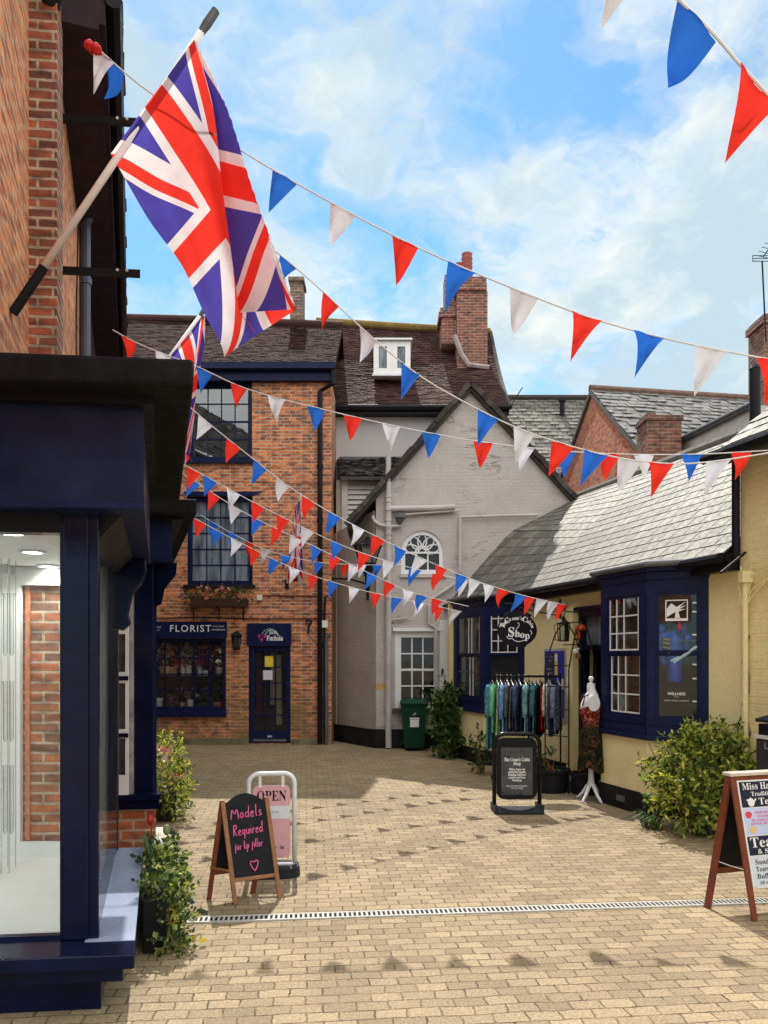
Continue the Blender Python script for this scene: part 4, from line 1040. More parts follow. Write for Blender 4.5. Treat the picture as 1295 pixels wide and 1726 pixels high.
def left_building():
    root = thing('left_brick_building', 'tall orange brick building above the near navy shopfront', 'building', (-3, 5, 0))
    dA = V((-.29, 1, 0)).normalized(); nA = V((dA.y, -dA.x, 0))
    oA = V((-2.2, 4.1, 0)) - dA * 3.6
    m = MB(); m.pbox((oA, dA, nA), 0, 3.6 + 1.80, 2.75, 11, -.35, 0); m.build('wall', BR_A, root)
    # pier: its face looks at the camera
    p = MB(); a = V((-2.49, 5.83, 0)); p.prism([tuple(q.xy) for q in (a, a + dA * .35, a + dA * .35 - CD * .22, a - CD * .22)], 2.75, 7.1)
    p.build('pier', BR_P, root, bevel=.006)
    dB = V((-.33, 1, 0)).normalized(); nB = V((dB.y, -dB.x, 0)); oB = a + dB * .36 - nB * .05
    m = MB(); m.pbox((oB, dB, nB), 0, 11.5, 0, 6.95, -.35, 0); m.build('far_wall', BR_A, root)
    MB().pbox((oB, dB, nB), 3.05, 11.5, 3.4, 6.95, .0, .03).build('tile_hanging', plain('dark_hung_tiles', (.040, .026, .036), .7, var=.5, scale=7, bump=.6, bscale=14), root)
    # eaves, soffit and gutters
    e = MB(); e.pbox((oB, dB, nB), -.12, 11.5, 6.95, 7.25, -.4, .34); e.pbox((oB, dB, nB), -.12, 11.5, 7.0, 7.30, .34, .39)
    e.build('soffit', plain('dark_soffit', (.035, .022, .030), .7, var=.3, scale=5), root)
    g = MB(); q = oB + nB * .45 + Z * 7.2; g.tube([q - dB * .15, q + dB * 11.5], .07, 8); g.build('gutter', BLACK, root)
    rf = MB(); b0 = oB + nB * .50 + Z * 7.3; tile_roof(rf, b0, b0 + dB * 11.5, b0 + dB * 11.5 - nB * 3 + Z * 3, b0 - nB * 3 + Z * 3, 16, 40, .03, .5, 3); rf.build('roof', DARKTILE, root)
    h = MB(); q = V((-2.56, 5.66, 0)) + nA * .10
    h.tube([q - dA * 2.6 + Z * 7.42, q + Z * 7.32], .075, 10); h.tube([q + Z * 7.32, q + dA * .10 + Z * 7.05, q + dA * .2 - nA * .04 + Z * 6.9], .07, 10); h.build('gutter', BLACK, root)
    dp = MB(); q = oB + dB * 2.75 + nB * .09
    dp.tube([q + Z * .2, q + Z * 6.5, q + Z * 6.9, q + nB * .05 + Z * 7.0], .052, 10)
    for z in (3.6, 4.8, 6.2): dp.tube([q + Z * z, q + Z * (z + .07)], .066, 10)
    dp.build('downpipe', plain('slate_blue_pipe', (.07, .08, .12), .4, var=.2), root)
    cb = MB(); q = oB + dB * 2.2 + nB * .02; cb.tube([q + Z * 3.3, q + Z * 4.2 + dB * .1, q + Z * 5.6, q + nB * .03 + Z * 6.9], .008, 5); cb.build('cable', IRON, root)
    r = MB(); q = oA + dA * 3.62 + nA * .004 + Z * 5.75; r.tube([q + Z * .03 * math.sin(t) + dA * .03 * math.cos(t) for t in [i * .7 for i in range(10)]], .005, 5); r.build('ring_hook', IRON, root)
    for k, zz in enumerate((6.42, 5.15)):
        b = thing('iron_bracket', ('upper' if k == 0 else 'lower') + ' of two empty black iron sign brackets on the left brick wall', 'sign bracket', tuple(oB + dB * .25 + Z * zz), 'iron brackets on the left wall')
        q = oB + dB * .25 + Z * zz
        m = MB(); m.obox(q - dB * .03 - Z * (.33 if k else .05), nB * .03, dB * .06, Z * (.50 if k else .16)); m.build('wall_plate', IRON, b)
        m = MB(); t = V((.985, .05, -.02)); m.obox(q + nB * .03 - dB * .02 - Z * .03, t * .66, dB * .04, Z * .055); m.build('arm', IRON, b)
        for s in (.50, .58): m = MB(); m.tube([q + t * s + Z * .01 - dB * .025, q + t * s + Z * .01 + dB * .03], .012, 8); m.build('bolt', STEEL, b)
    return oA, dA, nA, oB, dB, nB
oA, dA, nA, oB, dB, nB = left_building()

def near_bay():
    root = thing('near_shopfront', 'glossy navy bay shopfront in the left foreground with white interior', 'shopfront', (-1.54, 4.15, 0))
    W = 2.6
    MB().prism(quad((-1.535, 4.15), 2.15, W), 0, .197).build('plinth', NAVY, root)
    MB().prism(quad((-1.374, 4.03), 2.25, W), .20, .293).build('lower_step', NAVY, root, bevel=.006)
    m = MB(); m.prism(quad((-1.2876, 3.95), 2.33, W), .296, .374); s_ = m.build('sill', NAVY, root, bevel=.008)
    cq = V((-1.2876, 3.95, 0)) + S1 * .20 - CD * .004
    MB().prism([tuple(p.xy) for p in (cq, cq + S1 * 2.12, cq + S1 * 2.12 - CD * .262, cq - CD * .262)], .3742, .377).build('sill_capping', plain('faded_sill_paint', (.27, .31, .43), .25, var=.12, scale=2), s_)
    ps = MB(); ps.prism(quad((-1.552, 4.165), .10, .205), .374, 2.70)
    ps.prism(quad((-1.60, 4.145), .10, .135), .376, 2.70)
    ps.build('corner_post', NAVY, root, bevel=.008)
    pb = V((-1.552, 4.165, 0)) + S1 * 1.98
    MB().prism(quad(tuple(pb.xy), .14, .16), .374, 2.70).build('rear_post', NAVY, root, bevel=.006)
    br_ = MB(); br_.prism(quad((-1.60, 4.19), .05, 2.4), .374, .392); br_.prism(quad((-1.585, 4.20), 1.98, .05), .374, .40); br_.build('bottom_rail', NAVY, root)
    hd = MB(); hd.prism(quad((-1.565, 4.175), 2.12, .16), 2.60, 2.70); hd.prism(quad((-1.60, 4.185), .10, 2.4), 2.585, 2.70); hd.build('window_head', BLACK, root)
    gf = MB(); gf.prism(quad((-1.74, 4.235), .006, 2.2), .392, 2.60); gf.build('front_pane', GLASSC, root)
    gs = MB(); a = V((-1.585, 4.26, 0)); gs.prism([tuple(q.xy) for q in (a, a + S1 * 1.86, a + S1 * 1.86 - CD * .006, a - CD * .006)], .40, 2.60); gs.build('side_pane', GLASSC, root)
    # entablature
    f = MB(); f.prism(quad((-1.27, 4.05), 2.42, W), 2.70, 3.24); f_ = f.build('frieze', FRIEZE, root)
    MB().prism(quad((-1.262, 4.035), 2.45, W), 2.688, 2.725).build('moulding', NAVYM, f_, bevel=.005)
    st = MB(); o = V((-1.335, 4.045, 0)); st.prism([tuple(q.xy) for q in (o, o + CD * .055, o + CD * .055 + S1 * .02, o + S1 * .02)], 2.73, 3.2); st.build('edge_bead', NAVYM, f_)
    c = MB(); c.prism(quad((-1.20, 3.99), 2.55, W), 3.225, 3.275); c.prism(quad((-1.12, 3.93), 2.66, W), 3.272, 3.31); c.build('bed_mould', BLACK, root)
    c = MB(); c.prism(quad((-.957, 3.85), 2.97, 2.9), 3.268, 3.41); c.build('cornice', plain('leaded_cornice', (.008, .0078, .0095), .75, var=.5, scale=6, bump=.5, bscale=25), root, bevel=.02)
    # scroll brackets under the frieze at the far end
    for k in range(1):
        q = V((-1.66, 6.10, 0)); m = MB(); n = V((.96, .28, 0))
        prof = [(0, 2.70), (.23, 2.70), (.245, 2.60), (.21, 2.50), (.13, 2.40), (.10, 2.25), (.12, 2.18), (.06, 2.12), (0, 2.14)]
        o = V((-1.552, 4.165, 0)) + S1 * 1.92
        m.slab([o + CD * (x - .02) + Z * z for x, z in prof], S1 * .16); m.build('scroll_bracket', NAVY, root, bevel=.012)
    o = V((-1.552, 4.165, 0)) + S1 * .05
    m = MB(); m.slab([o + CD * (x - .01) + Z * z for x, z in [(0, 2.70), (.14, 2.70), (.07, 2.63), (.02, 2.57), (0, 2.57)]], S1 * 1.80); m.build('cove', plain('weathered_cove', (.016, .015, .018), .4, var=.5, scale=8, bump=.4), root)
    # inside: white box with a ceiling, shelf and an opening that shows old brick
    i = MB(); i.prism(quad((-1.62, 4.25), 1.70, 3.4), 2.605, 2.65)
    i.build('ceiling', SHOPW, root)
    i = MB(); i.prism(quad((-1.60, 4.24), 1.84, 2.9), .376, .384); i.build('display_deck', SHOPW, root)
    yb = 5.86; fr = (V((0, yb, 0)), V((1, 0, 0)), V((0, -1, 0)))
    k = yb / F
    def x(u): return (u - U0) * k
    def z(v): return CZ + (HV - v) * k
    i = MB(); i.wall(fr, -4.9, -2.13, .385, 2.604, ((x(34), x(112), z(1420), z(986)),), .05)
    i.prism([(-4.9, 3.2), (-4.86, 3.2), (-4.86, 5.85), (-4.9, 5.85)], .385, 2.604); i.build('back_panel', SHOPW, root)
    MB().box(x(20), x(120), yb + .06, yb + .2, z(1425), z(980)).build('old_brickwork', BR_P2, root)
    i = MB(); i.pbox(fr, x(34) + .02, x(34) + .055, z(1418), z(988), -.055, -.04); i.build('opening_edge', plain('brick_arris', (.55, .20, .09), .85, var=.4, scale=20), root)
    lam = plain('lamp_emission', (1, 1, 1), .5)
    em = bpy.data.materials.new('downlight_glow'); em.use_nodes = True; nt = em.node_tree; nt.nodes.clear(); b = NB(nt); o_ = b.n('ShaderNodeOutputMaterial'); e_ = b.n('ShaderNodeEmission'); e_.inputs[0].default_value = (1, .96, .88, 1); e_.inputs[1].default_value = 12; nt.links.new(e_.outputs[0], o_.inputs[0])
    for u, v in ((20, 898), (55, 930), (82, 954), (-25, 945), (-80, 915)):
        y = (2.6 - CZ) * F / (HV - v); p = V(((u - U0) / F * y, y, 2.604))
        l = thing('downlight', 'round recessed ceiling downlight at depth order in the near shop window', 'ceiling light', tuple(p), 'downlights in the near shop')
        l['label'] = {20: 'nearest round downlight in the white ceiling of the left shop', 55: 'middle round downlight in the white ceiling of the left shop', 82: 'farthest round downlight in the white ceiling of the left shop'}.get(u, 'downlight left of the three in the near shop, outside the frame')
        MB().lathe(p - Z * .012, [(.085, .012), (.085, 0), (.06, 0), (.06, .012)], 20).build('rim', WHITEP, l)
        MB().lathe(p - Z * .006, [(.058, 0), (.058, .004)], 20).build('lamp', em, l)
        ld = bpy.data.lights.new('downlight_beam', 'SPOT'); ld.energy = 11; ld.spot_size = rad(150); ld.spot_blend = .6; ld.shadow_soft_size = .05; ld.color = (1, .95, .86)
        lo = bpy.data.objects.new('downlight_beam', ld); C.objects.link(lo); lo.parent = l; lo.location = (0, 0, -.03)
    # hanging display rods with clear tubes
    for u, y, lab in ((9, 5.35, 'left'), (20, 5.50, 'right')):
        kk = y / F; xx = (u - U0) * kk
        h = thing('display_rod', ('left' if lab == 'left' else 'right') + ' of two thin hanging steel display wires with clear tubes', 'display rod', (xx, y, .4), 'hanging display rods')
        m = MB(); m.tube([(xx - .028, y, .40), (xx - .028, y, 2.60)], .003, 5); m.tube([(xx + .028, y, .40), (xx + .028, y, 2.60)], .003, 5); m.build('wire', STEEL, h)
        for (v0, v1) in ((1000, 1105), (1148, 1250), (1290, 1405)):
            m = MB(); m.lathe((xx, y, CZ + (HV - v1) * kk), [(.008, 0), (.015, .02), (.016, (v1 - v0) * kk - .03), (.020, (v1 - v0) * kk)], 10); m.build('clear_tube', glass('acrylic', (.90, .91, .92), .7, .05) if 'acrylic' not in MATS else MATS['acrylic'], h)
        m = MB(); m.lathe((xx, y, 2.50), [(.02, 0), (.02, .06)], 8); m.build('clamp', STEEL, h)
    cd = MB(); p = V((-2.78, 5.2, .386)); cd.slab([p, p + V((.14, .05, 0)), p + V((.12, .12, .20)), p + V((-.02, .07, .20))], (0, .006, 0)); cd_ = cd.build('price_card', WHITEP); tag(cd_, 'leaning white card standing on the display deck of the near window', 'card')
    pr = MB(); q = p + V((.03, .008, .03)); pr.slab([q, q + V((.05, .018, 0)), q + V((.042, .048, .09)), q + V((-.008, .03, .09))], (-.001, -.003, 0)); pr.build('print', plain('grey_print', (.18, .19, .22), .6), cd_)
near_bay()

def far_shopfront():
    root = thing('far_shopfront', 'second navy shopfront on the left with brick plinth and white sashes', 'shopfront', (-2.3, 7.6, 0))
    W = 2.2; L = 6.4
    MB().prism(quad((-2.265, 7.60), L, W, S2), 0, .425).build('brick_plinth', brick('low_brick', tuple(CD.xy), (.50, .15, .06), (.30, .09, .05), (.46, .36, .26), .24, .10, .013, stain_amt=.3), root)
    MB().prism(quad((-2.205, 7.50), L, W, S2), .425, .518).build('lower_step', NAVY, root)
    m = MB(); m.prism(quad((-2.175, 7.45), L, W, S2), .520, .578); m.build('sill', NAVY, root, bevel=.008)
    po = MB(); po.prism(quad((-2.29, 7.60), .14, .185, S2), .578, 2.95); po.prism(quad((-2.65, 7.62), .1, .035, S2), .578, 2.95)
    po.build('corner_post', NAVY, root, bevel=.006)
    sd = MB(); o = V((-2.30, 7.74, 0)); sd.prism([tuple(q.xy) for q in (o, o + S2 * (L - .14), o + S2 * (L - .14) - CD * .1, o - CD * .1)], .578, 2.95); sd.build('side_boarding', NAVYM, root)
    y = 7.68; k = y / F
    def x(u): return (u - U0) * k
    def z(v): return CZ + (HV - v) * k
    fr = (V((0, y, 0)), CD, V((CD.y, -CD.x, 0)))
    s0, s1 = x(120), x(228.5)
    sw = MB(); sw.wall(fr, s0, s1, z(1332), z(978), ((s0 + .1, x(210), z(1295), z(1240)), (s0 + .1, x(210), z(1220), z(1148)), (s0 + .1, x(210), z(1128), z(1072)), (s0 + .1, x(210), z(1046), z(1000)), (x(211.5), x(224), z(1300), z(1240)), (x(211.5), x(224), z(1225), z(1150)), (x(211.5), x(224), z(1132), z(1070)), (x(211.5), x(224), z(1046), z(998))), .04); w_ = sw.build('white_sash', WHITE, root)
    bb = MB()
    for v in (1235, 1142, 1050): bb.pbox(fr, s0, s1 + .004, z(v + 3.5), z(v - 3.5), -.0, .016)
    bb.build('glazing_bars', NAVY, w_)
    MB().pbox(fr, s0, s1, z(1330), z(980), -.03, -.026).build('pane', GLASS, w_)
    bk = MB(); bk.pbox(fr, s0 - .2, s1 + .02, .578, 2.9, -.19, -.15); bk.pbox(fr, s1 - .02, s1 + .02, .578, 2.9, -.15, -.06); bk.build('back_panel', plain('muted_interior', (.34, .30, .29), .8, var=.6, scale=5), root)
    f = MB(); f.prism(quad((-2.06, 7.45), L + .3, W, S2), 2.86, 3.27); f_ = f.build('frieze', FRIEZE, root)
    MB().prism(quad((-2.045, 7.43), L + .3, W, S2), 2.845, 2.885).build('moulding', NAVYM, f_)
    c = MB(); c.prism(quad((-1.773, 7.25), 9.4, 2.2, S2), 3.27, 3.41); c.build('cornice', MATS['leaded_cornice'], root, bevel=.015)
    c = MB(); c.prism(quad((-1.93, 7.36), 9.2, 2.2, S2), 3.235, 3.275); c.build('bed_mould', BLACK, root)
    b = MB(); o = V((-2.27, 7.64, 0)); b.slab([o + CD * xx + Z * zz for xx, zz in [(0, 2.86), (.20, 2.86), (.19, 2.74), (.08, 2.60), (.05, 2.45), (0, 2.43)]], S2 * .14); b.build('scroll_bracket', NAVY, root)
    up = MB(); o = oB + dB * 1.6; up.pbox((o, dB, nB), 0, 9.5, 3.41, 3.47, -.2, 1.0); up.build('lead_flat', LEAD, root)
far_shopfront()
st = MB(); a = G(262, 1450); st.prism([tuple(p.xy) for p in (a, a + V((.17, .01, 0)), a + V((.17, .01, 0)) + S2 * .95, a + S2 * .95)], 0, .115)
tag(st.build('stone_step', STONE, bevel=.01), 'pale stone block on the paving beside the left brick plinth', 'stone block')

# ---------------------------------------------------------------- flags
def flag_nodes(b):
    uv = b.n('ShaderNodeTexCoord').outputs['UV']; s = b.sep(uv)
    X = b.m('MULTIPLY', b.m('SUBTRACT', s[0], .5), 50); Y = b.m('MULTIPLY', b.m('SUBTRACT', s[1], .5), 30)
    ax, ay = b.m('ABSOLUTE', X), b.m('ABSOLUTE', Y)
    d = b.m('DIVIDE', b.m('SUBTRACT', ay, b.m('MULTIPLY', ax, .6)), 1.166)
    wd = b.m('LESS_THAN', b.m('ABSOLUTE', d), 3.0)
    sg = b.m('MULTIPLY', d, b.m('SIGN', b.m('MULTIPLY', X, Y)))
    rd = b.m('MULTIPLY', b.m('GREATER_THAN', sg, 0.0), b.m('LESS_THAN', sg, 2.0))
    wc = b.m('MAXIMUM', b.m('LESS_THAN', ax, 5.0), b.m('LESS_THAN', ay, 5.0))
    rc = b.m('MAXIMUM', b.m('LESS_THAN', ax, 3.0), b.m('LESS_THAN', ay, 3.0))
    blue, white, red = (.085, .070, .40), (.86, .82, .84), (.90, .050, .035)
    c = b.mixc(wd, blue, white); c = b.mixc(rd, c, red); c = b.mixc(wc, c, white); return b.mixc(rc, c, red)
FLAGM = cloth('union_flag_cloth', None, .62, .8, flag_nodes)
POLEW = plain('white_pole', (.86, .84, .83), .45, var=.08)
def lerpt(tab, t):
    for (a, pa), (b_, pb) in zip(tab, tab[1:]):
        if t <= b_:
            k = (t - a) / (b_ - a); return [x + (y - x) * k for x, y in zip(pa, pb)] if hasattr(pa, '__len__') else pa + (pb - pa) * k
    return tab[-1][1]
def spl(tab, t):
    """smooth interpolation through a table of 2-D points at even parameters"""
    n = len(tab) - 1; x = min(max(t, 0), 1) * n; i = min(int(x), n - 1); f = x - i
    p = lambda j: V((*tab[min(max(j, 0), n)], 0))
    p0, p1, p2, p3 = p(i - 1), p(i), p(i + 1), p(i + 2)
    return .5 * ((2 * p1) + (p2 - p0) * f + (2 * p0 - 5 * p1 + 4 * p2 - p3) * f * f + (3 * p1 - p0 - 3 * p2 + p3) * f ** 3)
Bt = [(187, 259), (245, 360), (305, 447), (352, 540), (379, 602)]
Rt = [(329, 65), (383, 180), (426, 315), (466, 425), (500, 521)]
Tt = [(327, 66), (359, 180), (373, 300), (389, 420), (404, 527)]
Vc = [(0, .995), (.25, .87), (.5, .76), (.75, .66), (1, .60)]
def big_flag(label, y, base, a, e, Bt, Rt, Tt, Vc, gap=.16):
    root = thing('union_flag', label, 'flag', tuple(base), 'Union Flags on wall poles')
    nu, nv = 44, 60
    mb = MB(); mb.uv = []
    for i in range(nu + 1):
        u = i / nu; B, Rr, T = spl(Bt, u), spl(Rt, u), spl(Tt, u); vc = lerpt(Vc, u)
        for j in range(nv + 1):
            v = j / nv
            if v <= vc:
                t = v / max(vc, 1e-6); q = B * (1 - t) + Rr * t
                dep = .06 * t * u + .085 * math.sin(t * 7.5 + u * 3.0) * min(1, u * 2.5) + .045 * math.sin(u * 9 + t * 4) * u + .012 * math.sin(t * 23 + u * 11) * min(1, u * 3)
            else:
                t = (v - vc) / max(1 - vc, 1e-6); q = Rr * (1 - t) + T * t
                dep = .06 * u * (1 - t) - gap * math.sin(math.pi * min(1, t * .75)) * min(1, u * 3) - .03 * t + .03 * math.sin(u * 8) * u * t
            dep -= .05 * math.exp(-(u / .07) ** 2)
            # ripples in the lower hem
            qx = q.x + (3.0 * math.sin(u * 16 + v * 5) * u * (1 - v) if v < .5 else 0); qy = q.y
            mb.v.append(P(qx, qy, y + dep)); mb.uv.append((u, v))
    for i in range(nu):
        for j in range(nv):
            q_ = i * (nv + 1) + j; mb.f.append((q_, q_ + nv + 1, q_ + nv + 2, q_ + 1))
    mb.build('flag_cloth', FLAGM, root, smooth=True)
    def at(t): return a + (e - a) * t
    MB().tube([at(.135), at(.93)], .024, 12).build('pole', POLEW, root, smooth=True)
    MB().tube([at(0), at(.15)], .031, 12).build('socket', IRON, root)
    MB().tube([at(.925), at(.955), at(1.0)], [.024, .031, .029], 10).build('finial', LEAD, root)
    pl = MB(); pl.obox(V(a) - nA * .03 - Z * .17 - dA * .045, nA * .012, dA * .09, Z * .32); pl.build('wall_plate', IRON, root)
    tl = MB(); q = mb.v[-1]; tl.tube([q, q + V((.03, 0, -.04)), q + V((.07, 0, -.08)), q + V((.10, 0, -.14))], .002, 4); tl.build('loose_thread', plain('red_thread', (.6, .03, .03), .8), root)
    return root
f1 = big_flag('large Union Flag on a slanted white pole over the near shopfront', 5.17, P(19, 520, 5.10), P(22, 528, 5.10), P(364, 18, 5.20), Bt, Rt, Tt, Vc)
f2 = big_flag('limp Union Flag half hidden behind the near black cornice', 10.2, (-3.95, 10.1, 4.4), V((-3.95, 10.1, 4.35)), P(352, 512, 10.25), [(276, 614), (290, 652), (297, 700), (302, 750), (307, 796)], [(346, 530), (345, 580), (334, 640), (327, 710), (319, 772)], [(345, 532), (336, 590), (324, 650), (317, 710), (312, 762)], Vc, .06)
fl3 = thing('union_flag', 'small limp Union Flag hanging in front of the brick florist house', 'flag', (fx(484), FY, fz(985)), 'Union Flags on wall poles')
mb = MB(); mb.uv = []
o = V((fx(484), FY, fz(985))); tip = P(506, 838, 15.9)
MB().tube([o, tip + (tip - o) * .04], .018, 8).build('pole', POLEW, fl3); MB().obox(o + V((-.04, -.03, -.1)), (.08, 0, 0), (0, .03, 0), (0, 0, .2)).build('wall_plate', IRON, fl3)
for i in range(31):
    u = i / 30
    for j in range(41):
        v = j / 40; w_ = .20 + .15 * math.sin(u * 3.0)
        xx = P(lerpt([(0, 502), (.5, 499), (1, 497)], u), 0, 15.9).x + (w_ * (v - .5) * (.5 + u * .6)) + .05 * math.sin(v * 16 + u * 4) * u
        mb.v.append(V((xx, 15.9 + .09 * math.sin(v * 15 + 1) * (.35 + u), CZ + (HV - (842 + 138 * u - (1 - u) * (1 - v) * -12)) / F * 15.9))); mb.uv.append((u, v))
for i in range(30):
    for j in range(40): a = i * 41 + j; mb.f.append((a, a + 41, a + 42, a + 1))
mb.build('flag_cloth', FLAGM, fl3, smooth=True)

# ---------------------------------------------------------------- bunting
PEN = {'r': (cloth('red_pennant_cloth', (.84, .045, .03), .24), 'red'), 'w': (cloth('white_pennant_cloth', (.72, .73, .80), .16), 'white'), 'b': (cloth('blue_pennant_cloth', (.03, .16, .66), .24), 'blue')}
CORD = plain('bunting_tape', (.72, .72, .72), .7, var=.05)
def bunting(label, pts, ys, flags, tip=(-.045, -.31), wdt=.20, r=.006, knot=False):
    """pts: points along the cord in the photo, ys: depth at both ends; flags: (start u, colour)"""
    us = [p[0] for p in pts]
    def at(u):
        t = (u - us[0]) / (us[-1] - us[0]); y = ys[0] + (ys[1] - ys[0]) * t
        i = max(0, min(len(us) - 2, sum(1 for q in us if q <= u) - 1)); f = (u - us[i]) / (us[i + 1] - us[i])
        pv = lambda j: pts[min(max(j, 0), len(pts) - 1)][1]
        m0 = (pv(i + 1) - pv(i - 1)) / (us[min(i + 1, len(us) - 1)] - us[max(i - 1, 0)]) * (us[i + 1] - us[i]); m1 = (pv(i + 2) - pv(i)) / (us[min(i + 2, len(us) - 1)] - us[i]) * (us[i + 1] - us[i])
        h = f * f * (3 - 2 * f); v = pv(i) * (1 - h) + pv(i + 1) * h if len(pts) < 3 else (2 * f ** 3 - 3 * f ** 2 + 1) * pv(i) + (f ** 3 - 2 * f ** 2 + f) * m0 + (-2 * f ** 3 + 3 * f ** 2) * pv(i + 1) + (f ** 3 - f ** 2) * m1
        return P(u, v, y)
    root = thing('bunting_string', label, 'bunting', tuple(at(us[0])), 'bunting strung across the yard')
    N = 60; cp = [at(us[0] + (us[-1] - us[0]) * i / N) for i in range(N + 1)]
    MB().tube(cp, r, 6).build('cord', CORD, root)
    for fl in flags:
        u, col = fl[0], fl[1]; sc_ = fl[2] if len(fl) > 2 else 1.0; tw = fl[3] if len(fl) > 3 else 0.0
        a = at(u); y = a.y; du = wdt / y * F * .92
        b_ = at(u + du); d = b_ - a; L = d.length; b_ = a + d / L * wdt; d = b_ - a
        tp = a + d * .42 + V((tip[0] + R.uniform(-.03, .03), R.uniform(-.05, .05), tip[1] * sc_)) + d * -.20
        n = d.cross(tp - a).normalized(); w_ = R.uniform(-.06, .06); ph = R.uniform(0, 6); K = 7
        mb = MB(); idx = {}
        for i in range(K + 1):
            for j in range(K + 1 - i):
                t = i / K; q = a * (1 - t) + tp * t; e_ = b_ * (1 - t) + tp * t
                s_ = j / (K - i) if i < K else 0
                p = q + (e_ - q) * s_ + n * (w_ * math.sin(t * 3.0) * 1.2 + .030 * math.sin(s_ * 6 + ph + t * 3) * (.35 + t) + tw * t * (s_ - .5) * .25 * (1 - t))
                if tw: p = p + d * (tw * .25 * t * t)
                idx[i, j] = len(mb.v); mb.v.append(p)
        for i in range(K):
            for j in range(K - i):
                mb.f.append((idx[i, j], idx[i + 1, j], idx[i, j + 1]))
                if j < K - i - 1: mb.f.append((idx[i + 1, j], idx[i + 1, j + 1], idx[i, j + 1]))
        mb.build('pennant', PEN[col][0], root, smooth=True, label=PEN[col][1] + ' triangular pennant')
    return root, at
def fl(s): return [(float(q[1:]), q[0]) for q in s.split()]
bunting('nearest bunting string, cutting across the top right corner of the sky', [(900, -235), (1145, 0), (1200, 54), (1250, 111), (1295, 160), (1420, 300)], (2.7, 2.6), fl('w1033 b1143 r1247 w1340'), tip=(-.085, -.30), r=.0055)
t0, at0 = bunting('long high bunting string from the left flag to the right edge', [(160, 78), (245, 150), (410, 256), (550, 337), (700, 415), (850, 480), (1000, 537), (1150, 577), (1330, 612)], (5.3, 4.8), fl('w160 b172 b459 w556 r661 b756 w860 r965 b1068 w1172 r1276'), tip=(-.03, -.30), r=.0055)
kn = MB()
for i in range(5):
    q = V((R.uniform(-.04, .04), R.uniform(-.03, .03), R.uniform(-.03, .04))); kn.lathe(at0(160) + q - Z * .03, [(.01, -.03), (.04, 0), (.03, .03), (.005, .05)], 8)
kn.build('red_knot', plain('red_ribbon', (.55, .015, .02), .8), t0)
bunting('bunting string dropping steeply past the cottage gable to the right roofs', [(405, 385), (470, 428), (545, 492), (620, 562), (700, 628), (780, 676), (860, 716), (930, 742), (1030, 769), (1121, 781), (1191, 779), (1330, 758)], (6.9, 6.2), fl('b472 r545 w606 b677 b806 w866 r930 b985 w1042 r1094 w1190'), tip=(-.05, -.29))
bunting('bunting string crossing the front of the tiled roofs, gently sagging', [(190, 556), (235, 580), (330, 617), (415, 655), (545, 690), (690, 723), (820, 746), (963, 761), (1072, 766), (1191, 765), (1330, 757)], (8.3, 7.4), fl('r203 w262 b331 r388 w452 b517 r579 w644 b711 r798 w868 b938 r1012 w1068 b1147 r1232'), tip=(.02, -.27))
bunting('steep bunting string from the near cornice to the black shop bracket', [(318, 684), (350, 712), (420, 768), (490, 822), (565, 868), (650, 912), (720, 945), (800, 978), (880, 1003), (955, 1020)], (8.6, 11.4), fl('w335 r383 b428 w467 r511 b552 w592 r629 b664 w700 r733 b768 w791 w815 r841 b868 r884 w904 w925 r940'), tip=(-.05, -.27))
bunting('bunting string second below the steep one over the florist windows', [(308, 782), (360, 810), (430, 848), (560, 912), (640, 942), (730, 966), (815, 984)], (10, 11.6), fl('r314 b343 w382 r424 r466 w508 b558 r603 w645 b690 r730 w770'), tip=(-.04, -.27))
bunting('bunting string passing just under the flower box window', [(308, 798), (400, 857), (470, 893), (540, 926), (620, 965), (700, 1000), (790, 1022)], (10.8, 12.6), fl('b317 r351 w387 b424 r457 w490 b523 r556 w588 b617 r649 w678 b703 r728'), tip=(-.04, -.27))
bunting('lowest long bunting string from the left cornice to the far bay', [(325, 872), (400, 912), (500, 960), (600, 992), (700, 1014), (778, 1031)], (11.2, 13.2), fl('r327 b356 w389 r421 b454 w486 r518 b552 w587 r624 b661 w696 r731 w760'), tip=(-.03, -.27))
bunting('far thin bunting string hanging close to the florist brickwork', [(338, 868), (390, 898), (450, 927), (540, 948), (660, 953)], (14.2, 15.2), fl('b353 b384 r413 w440 b474 b530 r575 w602 b628'), tip=(-.01, -.27), r=.005)
# ---------------------------------------------------------------- things on the florist house
def box_on_wall(name, label, cat, u0, u1, v0, v1, mat, d=.1): pass
fb = thing('flower_box', 'wooden window box of mixed flowers under the first floor window', 'flower box', (fx(371), FY - .2, fz(1025)))
m = MB(); m.box(fx(330), fx(420), FY - .32, FY - .06, fz(1024), fz(1011)); m.build('trough', plain('weathered_trough', (.05, .028, .022), .8, var=.4), fb)
m = MB()
for u in (327, 370, 411): m.tube([(fx(u), FY, fz(1046)), (fx(u), FY - .03, fz(1026)), (fx(u), FY - .3, fz(1025))], .014, 6)
m.build('bracket', IRON, fb)
GREEN1 = leaf_mat('trough_leaf', [(0, (.02, .035, .01)), (.5, (.05, .09, .02)), (1, (.12, .16, .04))])
m = MB(); leaves(m, [(V((fx(u), FY - .2, fz(1006))), (.22, .14, .13), 1) for u in range(326, 422, 12)] + [(V((fx(323), FY - .2, fz(1018))), (.09, .1, .22), .8)], 700, .07, 5); m.build('foliage', GREEN1, fb)
m = MB(); leaves(m, [(V((fx(u), FY - .24, fz(1003))), (.2, .1, .10), 1) for u in range(332, 420, 14)], 170, .07, 6, thin=.9); m.build('flowers', leaf_mat('trough_flower', [(0, (.55, .10, .06)), (.3, (.65, .22, .06)), (.6, (.55, .40, .38)), (.85, (.30, .05, .12)), (1, (.65, .45, .10))]), fb)
